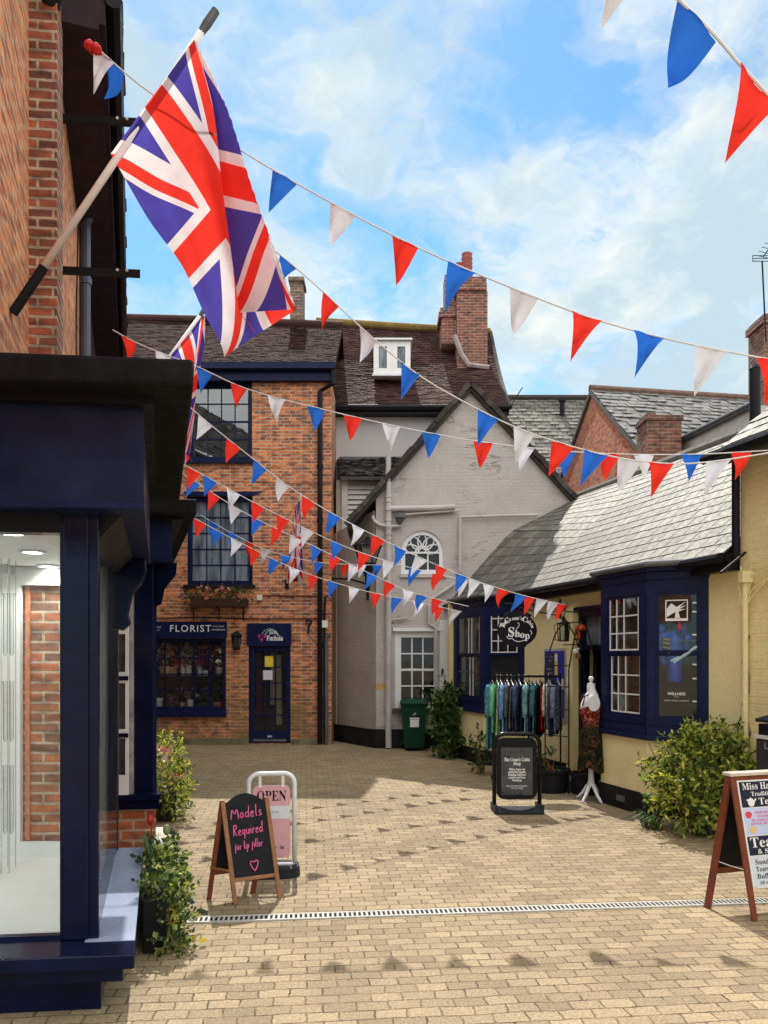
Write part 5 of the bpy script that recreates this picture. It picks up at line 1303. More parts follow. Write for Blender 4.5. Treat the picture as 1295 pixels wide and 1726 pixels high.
wl = thing('wall_lantern', 'black wall lantern between the shop window and the florist door', 'lantern', (fx(401), FY - .1, fz(1095)))
m = MB(); x = fx(401); m.lathe((x, FY - .13, fz(1093)), [(.06, 0), (.075, .02), (.09, .26), (.10, .27)], 6); m.build('lamp_case', dark_pane('lantern_pane', (.05, .05, .05), .1), wl)
m = MB(); m.lathe((x, FY - .13, fz(1073)), [(.13, 0), (.13, .02), (.06, .09), (.02, .12)], 6); m.lathe((x, FY - .13, fz(1096)), [(.05, 0), (.09, .03)], 6); m.box(x - .03, x + .03, FY - .12, FY, fz(1088), fz(1080))
for q in range(6): m.tube([(x + .068 * math.cos(q * math.pi / 3), FY - .13 + .068 * math.sin(q * math.pi / 3), fz(1094)), (x + .1 * math.cos(q * math.pi / 3), FY - .13 + .1 * math.sin(q * math.pi / 3), fz(1073))], .010, 4)
m.build('frame', IRON, wl)
m = MB(); x = fx(521); y = FY - .02
m.tube([(x - .07, y, fz(1045)), (x + .06, y, fz(1046)), (x + .05, y - .02, fz(1050)), (x, y, fz(1056)), (x - .02, y, fz(1068))], .020, 6); m.tube([(x - .05, y, fz(1047)), (x - .04, y, fz(1052)), (x + .03, y - .1, fz(1052))], .014, 6); m.tube([(x + .05, y, fz(1048)), (x + .01, y - .14, fz(1056))], .012, 6)
tag(m.build('iron_hook', IRON), 'black iron wall hook right of the florist door sign', 'hook')
# goods in the florist's window
def vase(x, y, z, r, h, col, lab, name='vase', top=None):
    o = thing(name, lab, 'flower pot' if 'pot' in name else 'vase', (x, y, z), "goods in the florist's window")
    MB().lathe((x, y, z), [(r * .7, 0), (r, h * .3), (r * .95, h * .8), (r * 1.05, h), (r * .85, h)], 12).build('body', plain('glaze_%d_%d_%d' % tuple(int(c * 99) for c in col), col, .4), o, smooth=True)
    if top:
        m = MB(); leaves(m, [(V((x, y, z + h + top[1])), (r * 1.5, r * 1.2, top[1] * 1.2), 1)], 60, .08, int(abs(x) * 100), thin=.7); m.build('blooms', leaf_mat('bloom_%d_%d_%d' % tuple(int(c * 99) for c in top[0]), [(0, tuple(c * .5 for c in top[0])), (.5, top[0]), (1, (.08, .16, .04))]), o)
s1, s2 = fz(1197) + .035, fz(1197) + .75
yy = FY + .26
for a in [(262, s1, .09, .22, (.7, .7, .7), 'white jug at the left of the florist window, lower shelf', 'jug', None), (278, s1, .16, .16, (.02, .03, .05), 'black bowl low in the florist window', 'bowl', None), (300, s1, .10, .12, (.5, .30, .15), 'small tan pot of pink bloom on the lower shelf', 'flower_pot', ((.7, .25, .35), .12)), (316, s1, .08, .18, (.65, .65, .68), 'pale vase with a pink rose, centre of lower shelf', 'vase', ((.7, .35, .45), .10)),
          (336, s1, .15, .10, (.03, .05, .03), 'dark green bowl of leaves on the lower shelf', 'bowl', ((.05, .10, .04), .10)), (362, s1, .12, .13, (.45, .16, .09), 'terracotta pot at the right end of the lower shelf', 'flower_pot', ((.10, .16, .05), .14)),
          (270, s2, .12, .22, (.62, .40, .22), 'peach coloured vase with dried stems, upper shelf', 'vase', ((.35, .15, .05), .25)), (284, s2, .09, .20, (.62, .42, .26), 'second peach vase, right of the dried stems', 'vase', None), (302, s2, .07, .26, (.75, .77, .8), 'tall white vase left of the pair on the upper shelf', 'vase', None), (312, s2, .07, .24, (.72, .74, .78), 'tall white vase right of the pair on the upper shelf', 'vase', ((.35, .42, .20), .18)),
          (330, s2, .06, .22, (.55, .60, .68), 'pale blue vase on the upper shelf', 'vase', None), (342, s2, .08, .12, (.7, .7, .7), 'white pot with purple bloom on the upper shelf', 'flower_pot', ((.4, .05, .30), .18)), (366, s2, .10, .20, (.62, .45, .36), 'pinkish vase at the right of the upper shelf', 'vase', None)]:
    vase(fx(a[0]), yy + R.uniform(0, .12), a[1], a[2], a[3], tuple(min(.88, q * 1.3) for q in a[4]), a[5], a[6], a[7])
for k, (u, col, lab) in enumerate(((272, (.65, .62, .55), 'cream'), (292, (.62, .04, .04), 'red'), (310, (.7, .7, .72), 'white'), (332, (.45, .05, .22), 'purple'), (352, (.62, .05, .05), 'scarlet'), (370, (.65, .65, .68), 'pale grey'))):
    m = MB(); z1 = fz(1078); xx = fx(u); leaves(m, [(V((xx, yy + .1, z1 - .30)), (.12, .10, .24), 1)], 60, .12, 40 + k, droop=1.0, thin=.6)
    tag(m.build('hanging_bouquet', leaf_mat('dried_' + lab.replace(' ', '_'), [(0, tuple(c * .7 for c in col)), (.6, tuple(min(.9, c * 1.25) for c in col)), (1, (.45, .30, .15))])), lab + ' bouquet hanging in the top of the florist window', 'bouquet', 'bouquets hung in the florist window')
# clothes seen through the florist's door
for k, (u, col, v0, v1, lab) in enumerate(((430, (.14, .015, .05), 1100, 1200, 'dark red'), (455, (.45, .36, .24), 1098, 1190, 'beige'), (464, (.55, .42, .22), 1104, 1225, 'straw'))):
    m = MB(); x0 = fx(u); m.slab([V((x0 - .07, FY + .5, fz(v1))), V((x0 + .09, FY + .5, fz(v1))), V((x0 + .06, FY + .5, fz(v0))), V((x0 - .05, FY + .5, fz(v0)))], (0, .06, 0))
    tag(m.build('hanging_scarf', cloth('scarf_' + lab.replace(' ', '_'), col, .1)), lab + ' scarf hanging behind the florist door glass', 'scarf')
# alley lamp
al = thing('street_lamp', 'black lantern on a bracket beside the grey alley wall', 'street lamp', (P(620, 990, 15.6)))
y = 15.6; q = lambda u, v: P(u, v, y)
m = MB(); c0 = q(620, 952); m.lathe(c0 - Z * .55, [(.02, 0), (.05, .03), (.055, .30), (.16, .55), (.17, .58)], 10); m.tube([q(620, 998), q(620, 1012)], .03, 8); m.tube([q(620, 985) , P(590, 976, 16.2), P(560, 975, 16.8)], .022, 6); m.build('bracket', IRON, al)
m = MB(); m.lathe(c0, [(.15, 0), (.26, .36), (.26, .37)], 6); m.build('lamp_glass', glass('lamp_glass', (.8, .78, .7), 1, .3), al)
m = MB(); m.lathe(c0 + Z * .37, [(.31, 0), (.30, .03), (.12, .12), (.05, .14), (.05, .18), (.01, .22)], 8); 
for i in range(6): a = i * math.pi / 3; m.tube([c0 + V((.15 * math.cos(a), .15 * math.sin(a), 0)), c0 + V((.27 * math.cos(a), .27 * math.sin(a), .37))], .012, 4)
m.build('lamp_cap', IRON, al)

# ---------------------------------------------------------------- wheelie bin and shrubs by the cottage
def wheelie():
    y = 15.9; k = y / F; xc = (698 - U0) * k
    r = thing('wheelie_bin', 'dark green wheelie bin with white label by the cottage window', 'wheelie bin', (xc, y, 0))
    GB = plain('green_plastic', (.008, .045, .026), .5, var=.2, scale=5)
    m = MB(); w0, w1, d0, d1, h = .20, .265, .22, .30, .93
    vs = [(xc - w0, y - d0, .06), (xc + w0, y - d0, .06), (xc + w0, y + d0, .06), (xc - w0, y + d0, .06), (xc - w1, y - d1, h), (xc + w1, y - d1, h), (xc + w1, y + d1, h), (xc - w1, y + d1, h)]
    m.add(vs, [(0, 3, 2, 1), (4, 5, 6, 7), (0, 1, 5, 4), (1, 2, 6, 5), (2, 3, 7, 6), (3, 0, 4, 7)]); m.box(xc - w1 - .02, xc + w1 + .02, y - d1 - .02, y + d1 + .02, h, h + .05); m.build('body', GB, r, bevel=.012)
    m = MB(); m.add([(xc - w1 - .03, y - d1 - .05, h + .052), (xc + w1 + .03, y - d1 - .05, h + .052), (xc + w1 + .03, y + d1 + .02, h + .052), (xc - w1 - .03, y + d1 + .02, h + .052), (xc - w1 + .02, y - d1 + .02, h + .11), (xc + w1 - .02, y - d1 + .02, h + .11), (xc + w1 - .02, y + d1, h + .13), (xc - w1 + .02, y + d1, h + .13)], [(0, 3, 2, 1), (4, 5, 6, 7), (0, 1, 5, 4), (1, 2, 6, 5), (2, 3, 7, 6), (3, 0, 4, 7)]); m.tube([(xc - .2, y + d1 + .06, h + .06), (xc + .2, y + d1 + .06, h + .06)], .02, 6); m.build('lid', GB, r, bevel=.012)
    m = MB(); t = (.05, -.0)
    fr = (V((xc, y - .277, 0)), V((1, 0, 0)), V((0, -1, 0.09)).normalized())
    m.slab([V((xc - .09, y - .287, .50)), V((xc + .09, y - .287, .50)), V((xc + .09, y - .298, .66)), V((xc - .09, y - .298, .66))], (0, -.003, 0)); m.slab([V((xc - .10, y - .300, .67)), V((xc + .10, y - .300, .67)), V((xc + .10, y - .302, .695)), V((xc - .10, y - .302, .695))], (0, -.003, 0)); m.build('sticker', WHITEP, r)
    m = MB(); m.tube([V((xc - .03, y - .306, .75)), V((xc + .03, y - .307, .77)), V((xc + .0, y - .309, .80))], .012, 5); m.build('emblem', plain('pale_emblem', (.4, .5, .42), .6), r)
    for s in (-1, 1):
        m = MB(); m.tube([(xc + s * .20, y + .26, .10), (xc + s * .26, y + .26, .10)], .10, 16); m.build('wheel', IRON, r)
wheelie()
LEAF_D = leaf_mat('dark_shrub_leaf', [(0, (.018, .035, .010)), (.45, (.045, .10, .022)), (.8, (.09, .17, .035)), (1, (.16, .24, .06))])
LEAF_Y = leaf_mat('golden_shrub_leaf', [(0, (.02, .04, .008)), (.25, (.07, .14, .020)), (.5, (.20, .30, .04)), (.75, (.48, .52, .08)), (1, (.74, .70, .20))])
LEAF_I = leaf_mat('ivy_leaf', [(0, (.012, .028, .009)), (.45, (.04, .085, .018)), (.65, (.12, .20, .04)), (.85, (.38, .42, .14)), (1, (.60, .58, .28))])
def stems(mb, base, tops, r=.012):
    for t in tops:
        b_ = V(base) + V((R.uniform(-.08, .08), R.uniform(-.05, .05), 0)); t = V(t); mid = (b_ + t) / 2 + V((R.uniform(-.06, .06), R.uniform(-.05, .05), .04)); mb.tube([b_, mid, t], [r, r * .7, r * .35], 5)
sh = thing('climbing_shrub', 'dark green leafy shrub between the wheelie bin and the yellow shop', 'shrub', (1.1, 14.7, 0))
m = MB(); stems(m, (1.15, 14.7, 0), [(1.15 + R.uniform(-.25, .2), 14.7 + R.uniform(-.2, .2), R.uniform(.6, 1.2)) for _ in range(9)]); m.build('stems', WOODB, sh)
m = MB(); leaves(m, [(V((1.16, 14.7, 1.02)), (.22, .28, .26), 1.2), (V((1.20, 14.65, .62)), (.22, .28, .35), 1.2), (V((1.22, 14.6, .25)), (.20, .25, .25), .8), (V((1.26, 14.6, 1.02)), (.16, .2, .26), .6)], 2300, .105, 9); m.build('foliage', LEAF_D, sh)
sh = thing('small_wall_plant', 'small bright green plant at the foot of the far bay behind the clothes', 'plant', (1.55, 12.7, 0))
m = MB(); stems(m, (1.62, 12.6, 0), [(1.62 + R.uniform(-.08, .08), 12.6, .6) for _ in range(4)], .008); m.build('stems', WOODB, sh)
m = MB(); leaves(m, [(V((1.62, 12.6, .50)), (.14, .14, .14), 1), (V((1.60, 12.6, .25)), (.10, .12, .2), .7)], 200, .09, 19); m.build('foliage', LEAF_D, sh)
# choisya under the near bay
sh = thing('golden_shrub', 'large rounded golden green shrub under the near bay window', 'shrub', (3.45, 8.3, 0))
m = MB(); stems(m, (3.42, 8.4, 0), [(3.42 + R.uniform(-.45, .45), 8.4 + R.uniform(-.3, .3), R.uniform(.4, 1.05)) for _ in range(26)], .014); m.build('stems', WOODB, sh)
m = MB(); leaves(m, [(V((3.47, 8.4, .56)), (.50, .40, .44), 2.6), (V((3.24, 8.3, .74)), (.26, .26, .24), 1), (V((3.72, 8.3, .82)), (.28, .26, .27), 1), (V((3.42, 8.35, .95)), (.24, .22, .20), .8), (V((3.62, 8.3, 1.04)), (.14, .14, .14), .3), (V((3.30, 8.3, 1.02)), (.10, .1, .14), .2), (V((3.05, 8.42, .55)), (.20, .24, .28), .7), (V((3.82, 8.2, .55)), (.25, .28, .35), .8), (V((3.2, 8.15, .35)), (.32, .28, .26), .8), (V((3.6, 8.1, .36)), (.32, .28, .26), .8)], 6200, .075, 29, thin=.42, shell=.30); m.build('foliage', LEAF_Y, sh)
g = thing('grass_tuft', 'tuft of long green blades at the left foot of the golden shrub', 'grass tuft', (2.98, 8.55, 0))
m = MB()
for i in range(70):
    a = R.uniform(0, 6.28); L = R.uniform(.15, .34); b_ = V((2.99 + R.uniform(-.08, .08), 8.55 + R.uniform(-.08, .08), 0)); d = V((math.cos(a), math.sin(a), 0)); q = V((-d.y, d.x, 0)) * .006
    m.add([b_ - q, b_ + q, b_ + d * L * .4 + Z * L * .6 + q, b_ + d * L * .4 + Z * L * .6 - q, b_ + d * L * .95 + Z * L * .45], [(0, 1, 2, 3), (3, 2, 4)])
m.build('blades', LEAF_D, g)
for k, (u, v) in enumerate(((1180, 1402), (1187, 1408))):
    p = G(u, v); m = MB(); leaves(m, [(p + Z * .03, (.08, .06, .035), 1)], 60, .06, 60 + k); tag(m.build('weed', LEAF_D), ('left' if k == 0 else 'right') + ' of two low weeds in the joint by the tearoom board', 'weed', 'weeds by the tearoom board')

# ---------------------------------------------------------------- planters on the left
def planter(lab, a, L, w, h, seed):
    root = thing('planter', lab, 'planter', tuple(a), 'planters along the left shopfronts')
    m = MB(); b_ = V((a.x, a.y, 0)); q = [b_, b_ + S1 * L, b_ + S1 * L + CD * w, b_ + CD * w]
    m.prism([tuple(p.xy) for p in q], 0, h); m.build('trough', TAR, root, bevel=.008)
    return root, b_
r1, a1 = planter('dark trough of ivy and tulips along the near shopfront', V((-1.55, 4.92, 0)), 1.30, .15, .34, 3)
mid = lambda t, off=.1: a1 + S1 * (1.30 * t) + CD * (off * .62 + .02) - Z * .06
m = MB(); leaves(m, [(mid(.1, .16) + Z * .46, (.09, .13, .10), 1), (mid(.3, .19) + Z * .45, (.11, .2, .12), 1), (mid(.55, .2) + Z * .45, (.11, .2, .12), 1), (mid(.85, .2) + Z * .43, (.10, .18, .12), 1), (mid(.05, .26) + Z * .26, (.09, .12, .20), .9), (mid(.25, .28) + Z * .28, (.11, .15, .2), 1), (mid(.45, .27) + Z * .30, (.09, .14, .17), .8), (mid(.02, .25) + Z * .08, (.09, .10, .10), .5), (mid(.7, .27) + Z * .3, (.08, .14, .18), .6)], 2600, .046, 33, droop=.5, thin=.75); m.build('ivy', LEAF_I, r1)
m = MB(); leaves(m, [(mid(.05, .24) + Z * .16, (.09, .09, .12), 1)], 60, .055, 35, thin=.8); m.build('golden_leaves', leaf_mat('gold_leaf', [(0, (.40, .33, .03)), (1, (.65, .52, .06))]), r1)
m = MB()
for t in (.02, .1, .2):
    b_ = mid(t, .25) + Z * .15; m.tube([b_, b_ + V((.07, -.02, -.07)), b_ + V((.14, -.03, -.11)), b_ + V((.2, -.02, -.10))], .004, 4)
m.build('trailing_stems', WOODB, r1)
TUL = plain('tulip_red', (.38, .012, .02), .5, var=.2); BLADE = leaf_mat('tulip_leaf', [(0, (.05, .11, .03)), (1, (.11, .19, .06))])
for t, off, z, lab, mat in ((.95, .02, .70, 'deep red tulip', TUL), (.80, .22, .66, 'closed green tulip bud', plain('tulip_bud', (.18, .22, .09), .6)), (.70, .22, .52, 'dark purple tulip', plain('tulip_purple', (.07, .03, .09), .6))):
    p = mid(t, off); m = MB(); m.tube([p + Z * .35, p + V((.01, 0, z - .06))], .006, 5); m.lathe(p + Z * (z - .07), [(.008, 0), (.026, .02), (.030, .045), (.020, .075), (.006, .085)], 8); m.build('tulip', mat, r1, label=lab)
m = MB()
for i in range(46):
    p = mid(R.uniform(.55, 1.0), R.uniform(.0, .22)) + Z * .38; a = R.uniform(0, 6.28); L = R.uniform(.14, .30); d = V((math.cos(a), math.sin(a), 0)); q = V((-d.y, d.x, 0)) * .012
    m.add([p - q * .6, p + q * .6, p + d * L * .25 + Z * L * .7 + q, p + d * L * .25 + Z * L * .7 - q, p + d * L * .75 + Z * L * .85], [(0, 1, 2, 3), (3, 2, 4)])
m.build('blades', BLADE, r1)
r2, a2 = planter('second trough of trailing plants by the far shopfront corner', V((-2.62, 8.9, 0)), 1.2, .20, .34, 4)
m2 = lambda t, off=.1: a2 + S2 * (1.2 * t) + CD * (off * .72)
m = MB(); leaves(m, [(m2(.1, .18) + Z * .66, (.17, .2, .20), 1), (m2(.5, .2) + Z * .72, (.18, .25, .22), 1.2), (m2(.9, .2) + Z * .7, (.17, .2, .20), 1), (m2(.1, .30) + Z * .40, (.14, .16, .24), 1), (m2(.4, .32) + Z * .36, (.15, .2, .26), 1), (m2(.7, .32) + Z * .40, (.12, .2, .24), .8), (m2(.15, .30) + Z * .14, (.11, .14, .12), .5), (m2(-.06, .18) + Z * .36, (.15, .10, .26), 1), (m2(-.04, .22) + Z * .12, (.13, .10, .12), .7)], 2100, .06, 43, droop=.2, thin=.35); m.build('foliage', LEAF_Y, r2)
m = MB(); leaves(m, [(m2(.05, .10) + Z * .74, (.12, .1, .1), 1), (m2(.15, .20) + Z * .50, (.09, .1, .14), 1)], 46, .08, 44, thin=.9); m.build('flowers', leaf_mat('pink_bloom', [(0, (.55, .05, .06)), (.4, (.55, .30, .30)), (1, (.62, .48, .45))]), r2)

# ---------------------------------------------------------------- pavement signs
# handwriting strokes in a box of height 1 (x-height .5)
GL = {'M': (.8, [[(0, 0), (.08, .95), (.38, .30), (.62, .98), (.78, .0)]]), 'o': (.42, [[(.34, .42), (.12, .46), (.02, .22), (.16, 0), (.36, .12), (.32, .42), (.2, .5)]]), 'd': (.45, [[(.36, .42), (.12, .46), (.02, .2), (.16, 0), (.34, .16)], [(.40, .98), (.38, .3), (.42, 0)]]),
      'e': (.42, [[(.04, .24), (.36, .30), (.26, .5), (.06, .36), (.06, .08), (.24, -.02), (.38, .10)]]), 'l': (.22, [[(.08, .98), (.06, .2), (.16, 0)]]), 's': (.36, [[(.32, .46), (.10, .44), (.10, .28), (.30, .20), (.26, .02), (.04, .02)]]), 'R': (.6, [[(.08, 0), (.10, .95)], [(.02, .90), (.42, .98), (.46, .62), (.10, .50), (.5, .0)]]),
      'q': (.45, [[(.34, .42), (.12, .46), (.02, .2), (.16, .02), (.34, .2)], [(.37, .46), (.35, -.35), (.42, -.28)]]), 'u': (.45, [[(.04, .48), (.06, .1), (.2, 0), (.34, .14)], [(.38, .48), (.38, .0)]]), 'i': (.18, [[(.08, .46), (.08, .0)], [(.09, .66), (.10, .70)]]), 'r': (.34, [[(.06, .46), (.08, 0)], [(.08, .3), (.2, .46), (.32, .42)]]),
      'f': (.36, [[(.34, .60), (.22, .66), (.16, .4), (.14, -.28), (.02, -.30)], [(.02, .24), (.34, .30)]]), 'p': (.45, [[(.06, .46), (.06, -.38)], [(.08, .36), (.26, .5), (.40, .28), (.26, .04), (.08, .1)]]), ' ': (.28, []), 't': (.3, [[(.14, .8), (.12, .1), (.24, 0)], [(.0, .5), (.28, .52)]])}
def hand(mb, txt, h, x0, y0, c, right, up, n, w, slant=.1, rise=0.06, stretch=1.0):
    x = x0
    for ch in txt:
        wd, ls = GL[ch]
        strokes(mb, [[((px * h * stretch + py * h * slant + x), (py * h + y0 + (x - x0) * rise)) for px, py in L] for L in ls], c, right, up, n, w)
        x += (wd + .10) * h * stretch
    return x
def chalkboard():
    fl_, fr_, bl_, br_ = G(394, 1526), G(476, 1514), G(348, 1516), G(430, 1500)
    root = thing('chalkboard_sign', 'wooden A-board chalkboard with pink handwriting asking for models', 'pavement sign', tuple((fl_ + br_) / 2))
    d = (fr_ - fl_).normalized(); W = (fr_ - fl_).length
    top = (fl_ + fr_ + bl_ + br_) / 4 + Z * .79
    h = V((d.y, -d.x, 0));  h = h if h.y < 0 else -h         # towards the viewer
    tl_, tr_ = top - d * W / 2 + h * .015, top + d * W / 2 + h * .015
    n = d.cross((tl_ - fl_)).normalized(); n = n if n.y < 0 else -n
    up = (tl_ - fl_).normalized(); HH = (tl_ - fl_).length
    fm = MB()
    fm.obox(fl_ - n * .022, d * .035, up * (HH - .01), n * .022); fm.obox(fr_ - d * .035 - n * .022, d * .035, up * (HH - .01), n * .022); fm.obox(fl_ + d * .035 + up * .17 - n * .02, d * (W - .07), up * .03, n * .018)
    fm.build('front_frame', WOODB, root, bevel=.004)
    bm = MB(); w0 = .036
    pts = [(w0, .20), (W - w0, .20), (W - w0, HH - .03)]
    for i in range(1, 12): t = i / 12; pts.append((W - w0 - (W - 2 * w0) * t, HH - .03 + .075 * math.sin(math.pi * t)))
    pts.append((w0, HH - .03))
    bm.slab([fl_ + d * x + up * y - n * .012 for x, y in pts], -n * .008); b_ = bm.build('board', BOARDM, root)
    bt = (bl_ + br_) / 2; tl2, tr2 = top - d * W / 2 - h * .01, top + d * W / 2 - h * .01
    rm = MB(); up2 = (tl2 - bl_).normalized(); n2 = d.cross(up2); H2 = (tl2 - bl_).length
    rm.obox(bl_, d * .035, up2 * H2, n2 * .022); rm.obox(bl_ + d * (W - .035), d * .035, up2 * H2, n2 * .022); rm.obox(bl_ + d * .03 + up2 * .2, d * (W - .06), up2 * .04, n2 * .02); rm.build('rear_frame', WOODR, root)
    rb = MB(); rb.obox(bl_ + d * .036 + up2 * .24 + n2 * .006, d * (W - .072), up2 * (H2 - .26), n2 * .006); rb.build('rear_board', BOARDM, root)
    br = MB(); br.tube([fl_ + up * .26, bl_ + up2 * .26], .010, 6); br.tube([fr_ + up * .26, bl_ + d * W + up2 * .26], .010, 6); br.build('brace', WOODB, root)
    tx = MB(); c = fl_ - n * .012
    hand(tx, 'Models', .092, .066, .650, c, d, up, n, .0075, stretch=.86)
    hand(tx, 'Required', .088, .066, .520, c, d, up, n, .0068, stretch=.68)
    hand(tx, 'for lip filler', .068, .066, .410, c, d, up, n, .0060, stretch=.60)
    hx, hy, s = .205, .275, .036
    ht = MB(); strokes(ht, [[(hx, hy - s * 1.1), (hx - s * .95, hy + s * .5), (hx - s * .6, hy + s * 1.3), (hx, hy + s * .75), (hx + s * .7, hy + s * 1.4), (hx + s, hy + s * .5), (hx, hy - s * 1.1)]], c, d, up, n, .007)
    tx.build('chalk_writing', plain('pink_chalk', (.72, .12, .30), .9, var=.2, scale=60), b_); ht.build('chalk_heart', MATS['pink_chalk'], b_)
chalkboard()

def rounded(w, h, r, n=6):
    pts = []
    for cx, cy, q in ((w / 2 - r, h / 2 - r, 0), (-w / 2 + r, h / 2 - r, 90), (-w / 2 + r, -h / 2 + r, 180), (w / 2 - r, -h / 2 + r, 270)):
        pts += [(cx + r * math.cos(rad(q + 90 * i / n)), cy + r * math.sin(rad(q + 90 * i / n))) for i in range(n + 1)]
    return pts
def pink_sign():
    y = 6.75; k = y / F; xc = (458 - U0) * k; d = V((.985, -.17, 0)).normalized(); d = V((.99, .12, 0)).normalized(); n = V((d.y, -d.x, 0)); c = V((xc, y, 0))
    root = thing('open_sign', 'white framed pink swing sign reading OPEN behind the chalkboard', 'pavement sign', tuple(c))
    w, h0, h1, r = .40, .10, .885, .09
    pts = [c - d * w / 2 + Z * h0, c - d * w / 2 + Z * (h1 - r)] + [c - d * (w / 2 - r + r * math.cos(rad(q))) + Z * (h1 - r + r * math.sin(rad(q))) for q in (15, 35, 55, 75, 90)]
    pts += [c + d * (w / 2 - r + r * math.cos(rad(q))) + Z * (h1 - r + r * math.sin(rad(q))) for q in (90, 75, 55, 35, 15)] + [c + d * w / 2 + Z * (h1 - r), c + d * w / 2 + Z * h0]
    MB().tube(pts, .021, 10).build('frame', plain('white_tube', (.70, .71, .74), .35), root, smooth=True)
    b = MB(); b.slab([c + d * px + V((0, 0, .46 + py)) for px, py in rounded(w - .075, .64, .05)], -n * .008); b_ = b.build('panel', plain('pink_panel', (.70, .36, .42), .4, var=.05), root)
    st = MB(); st.slab([c + d * x + Z * z + n * .001 for x, z in ((-.16, .485), (.1624, .485), (.1624, .60), (-.16, .60))], n * .002); st.build('white_band', plain('pale_band_print', (.66, .68, .74), .4), b_)
    t = MB(); text(t, ser('OPEN'), .13, c + Z * .685, d, Z, n, .003, bold=.0, width=.255); text(t, ser('B E A U T Y'), .03, c + Z * .545, d, Z, n, .004, width=.12); text(t, ser('lash · brow · lip'), .04, c + Z * .235, d, Z, n, .003, width=.22); t.build('lettering', TEXTB, b_)
    hk = MB()
    for s in (-.10, .10): hk.obox(c + d * (s - .012) + Z * .765 - n * .006, d * .024, n * .012, Z * .11)
    hk.build('hanger', WHITEP, root)
    bs = MB(); poly = [(px, py) for px, py in rounded(.50, .36, .14)]
    bs.slab([c + d * px + n * py + Z * .0 for px, py in poly], Z * .05); bs.slab([c + d * px * .96 + n * py * .92 + Z * .05 for px, py in poly], Z * .03); bs.build('base', plain('dark_rubber', (.022, .025, .032), .55, var=.2), root)
    br = MB(); br.tube([c - d * w / 2 + Z * .085, c + d * w / 2 + Z * .085], .014, 6); br.build('foot_bar', MATS['white_tube'], root)
pink_sign()

def crone_sign():
    y = 9.5; k = y / F; c = V(((871.5 - U0) * k, y, 0)); d = V((1, .02, 0)).normalized(); n = V((d.y, -d.x, 0))
    root = thing('shop_pavement_sign', 'black framed swing sign for the yellow shop in front of the clothes rail', 'pavement sign', tuple(c))
    w, h1, r = .565, .965, .13
    pts = [c - d * w / 2 + Z * .03, c - d * w / 2 + Z * (h1 - r)] + [c - d * (w / 2 - r + r * math.cos(rad(q))) + Z * (h1 - r + r * math.sin(rad(q))) for q in (18, 36, 54, 72, 90)]
    pts += [c + d * (w / 2 - r + r * math.cos(rad(q))) + Z * (h1 - r + r * math.sin(rad(q))) for q in (90, 72, 54, 36, 18)] + [c + d * w / 2 + Z * (h1 - r), c + d * w / 2 + Z * .03]
    MB().tube(pts, .026, 10).build('frame', plain('glossy_black_tube', (.012, .012, .013), .22), root, smooth=True)
    b = MB(); b.slab([c + d * px + Z * (.535 + py) for px, py in rounded(.50, .76, .09)], -n * .03); b_ = b.build('panel', BLACK, root)
    ins = MB(); ins.slab([c + d * x + Z * z + n * .001 for x, z in ((-.195, .205), (.195, .205), (.195, .795), (-.195, .795))], n * .003)
    ins.build('poster', plain('charcoal_poster', (.055, .058, .060), .45, var=.7, scale=9), b_)
    t = MB(); text(t, ser("The Crone's Cabin"), .060, c + Z * .645, d, Z, n, .006, width=.32, bold=.001); text(t, ser('Shop'), .060, c + Z * .595, d, Z, n, .006, width=.09, bold=.001)
    for i, s in enumerate(('Witchy, Pagan and', 'spiritualist supplies', 'including altarware', 'crystals and Tarot', 'Workshops')): text(t, ser(s), .038, c + Z * (.525 - i * .034), d, Z, n, .006, width=(.20, .22, .22, .21, .12)[i], bold=.001)
    for i, s in enumerate(('Open Tuesday to Saturday', '10am to 4.30pm')): text(t, ser(s), .028, c + Z * (.32 - i * .028), d, Z, n, .006, width=(.26, .15)[i])
    t.build('lettering', TEXTW, b_)
    fm = MB(); dv = d * w * .5
    fm.obox(c - dv - d * .02 + n * .17, d * .04, -n * .34, Z * .10); fm.obox(c + dv - d * .02 + n * .17, d * .04, -n * .34, Z * .10)
    vs = []
    for i in range(9):
        t = i / 8; x = -w / 2 + w * t; hz = .10 - .07 * math.sin(math.pi * t)
        vs.append((x, hz))
    for i in range(8):
        (x0, z0), (x1, z1) = vs[i], vs[i + 1]
        fm.slab([c + d * x0 - n * .20 + Z * .01, c + d * x1 - n * .20 + Z * .01, c + d * x1 + n * .20 + Z * .01, c + d * x0 + n * .20 + Z * .01], Z * .02)
        fm.slab([c + d * x0 + n * .10 + Z * z0, c + d * x1 + n * .10 + Z * z1, c + d * x1 + n * .20 + Z * .02, c + d * x0 + n * .20 + Z * .02], -n * .02)
    fm.build('base', plain('dark_rubber_base', (.028, .032, .04), .5, var=.2), root)
crone_sign()

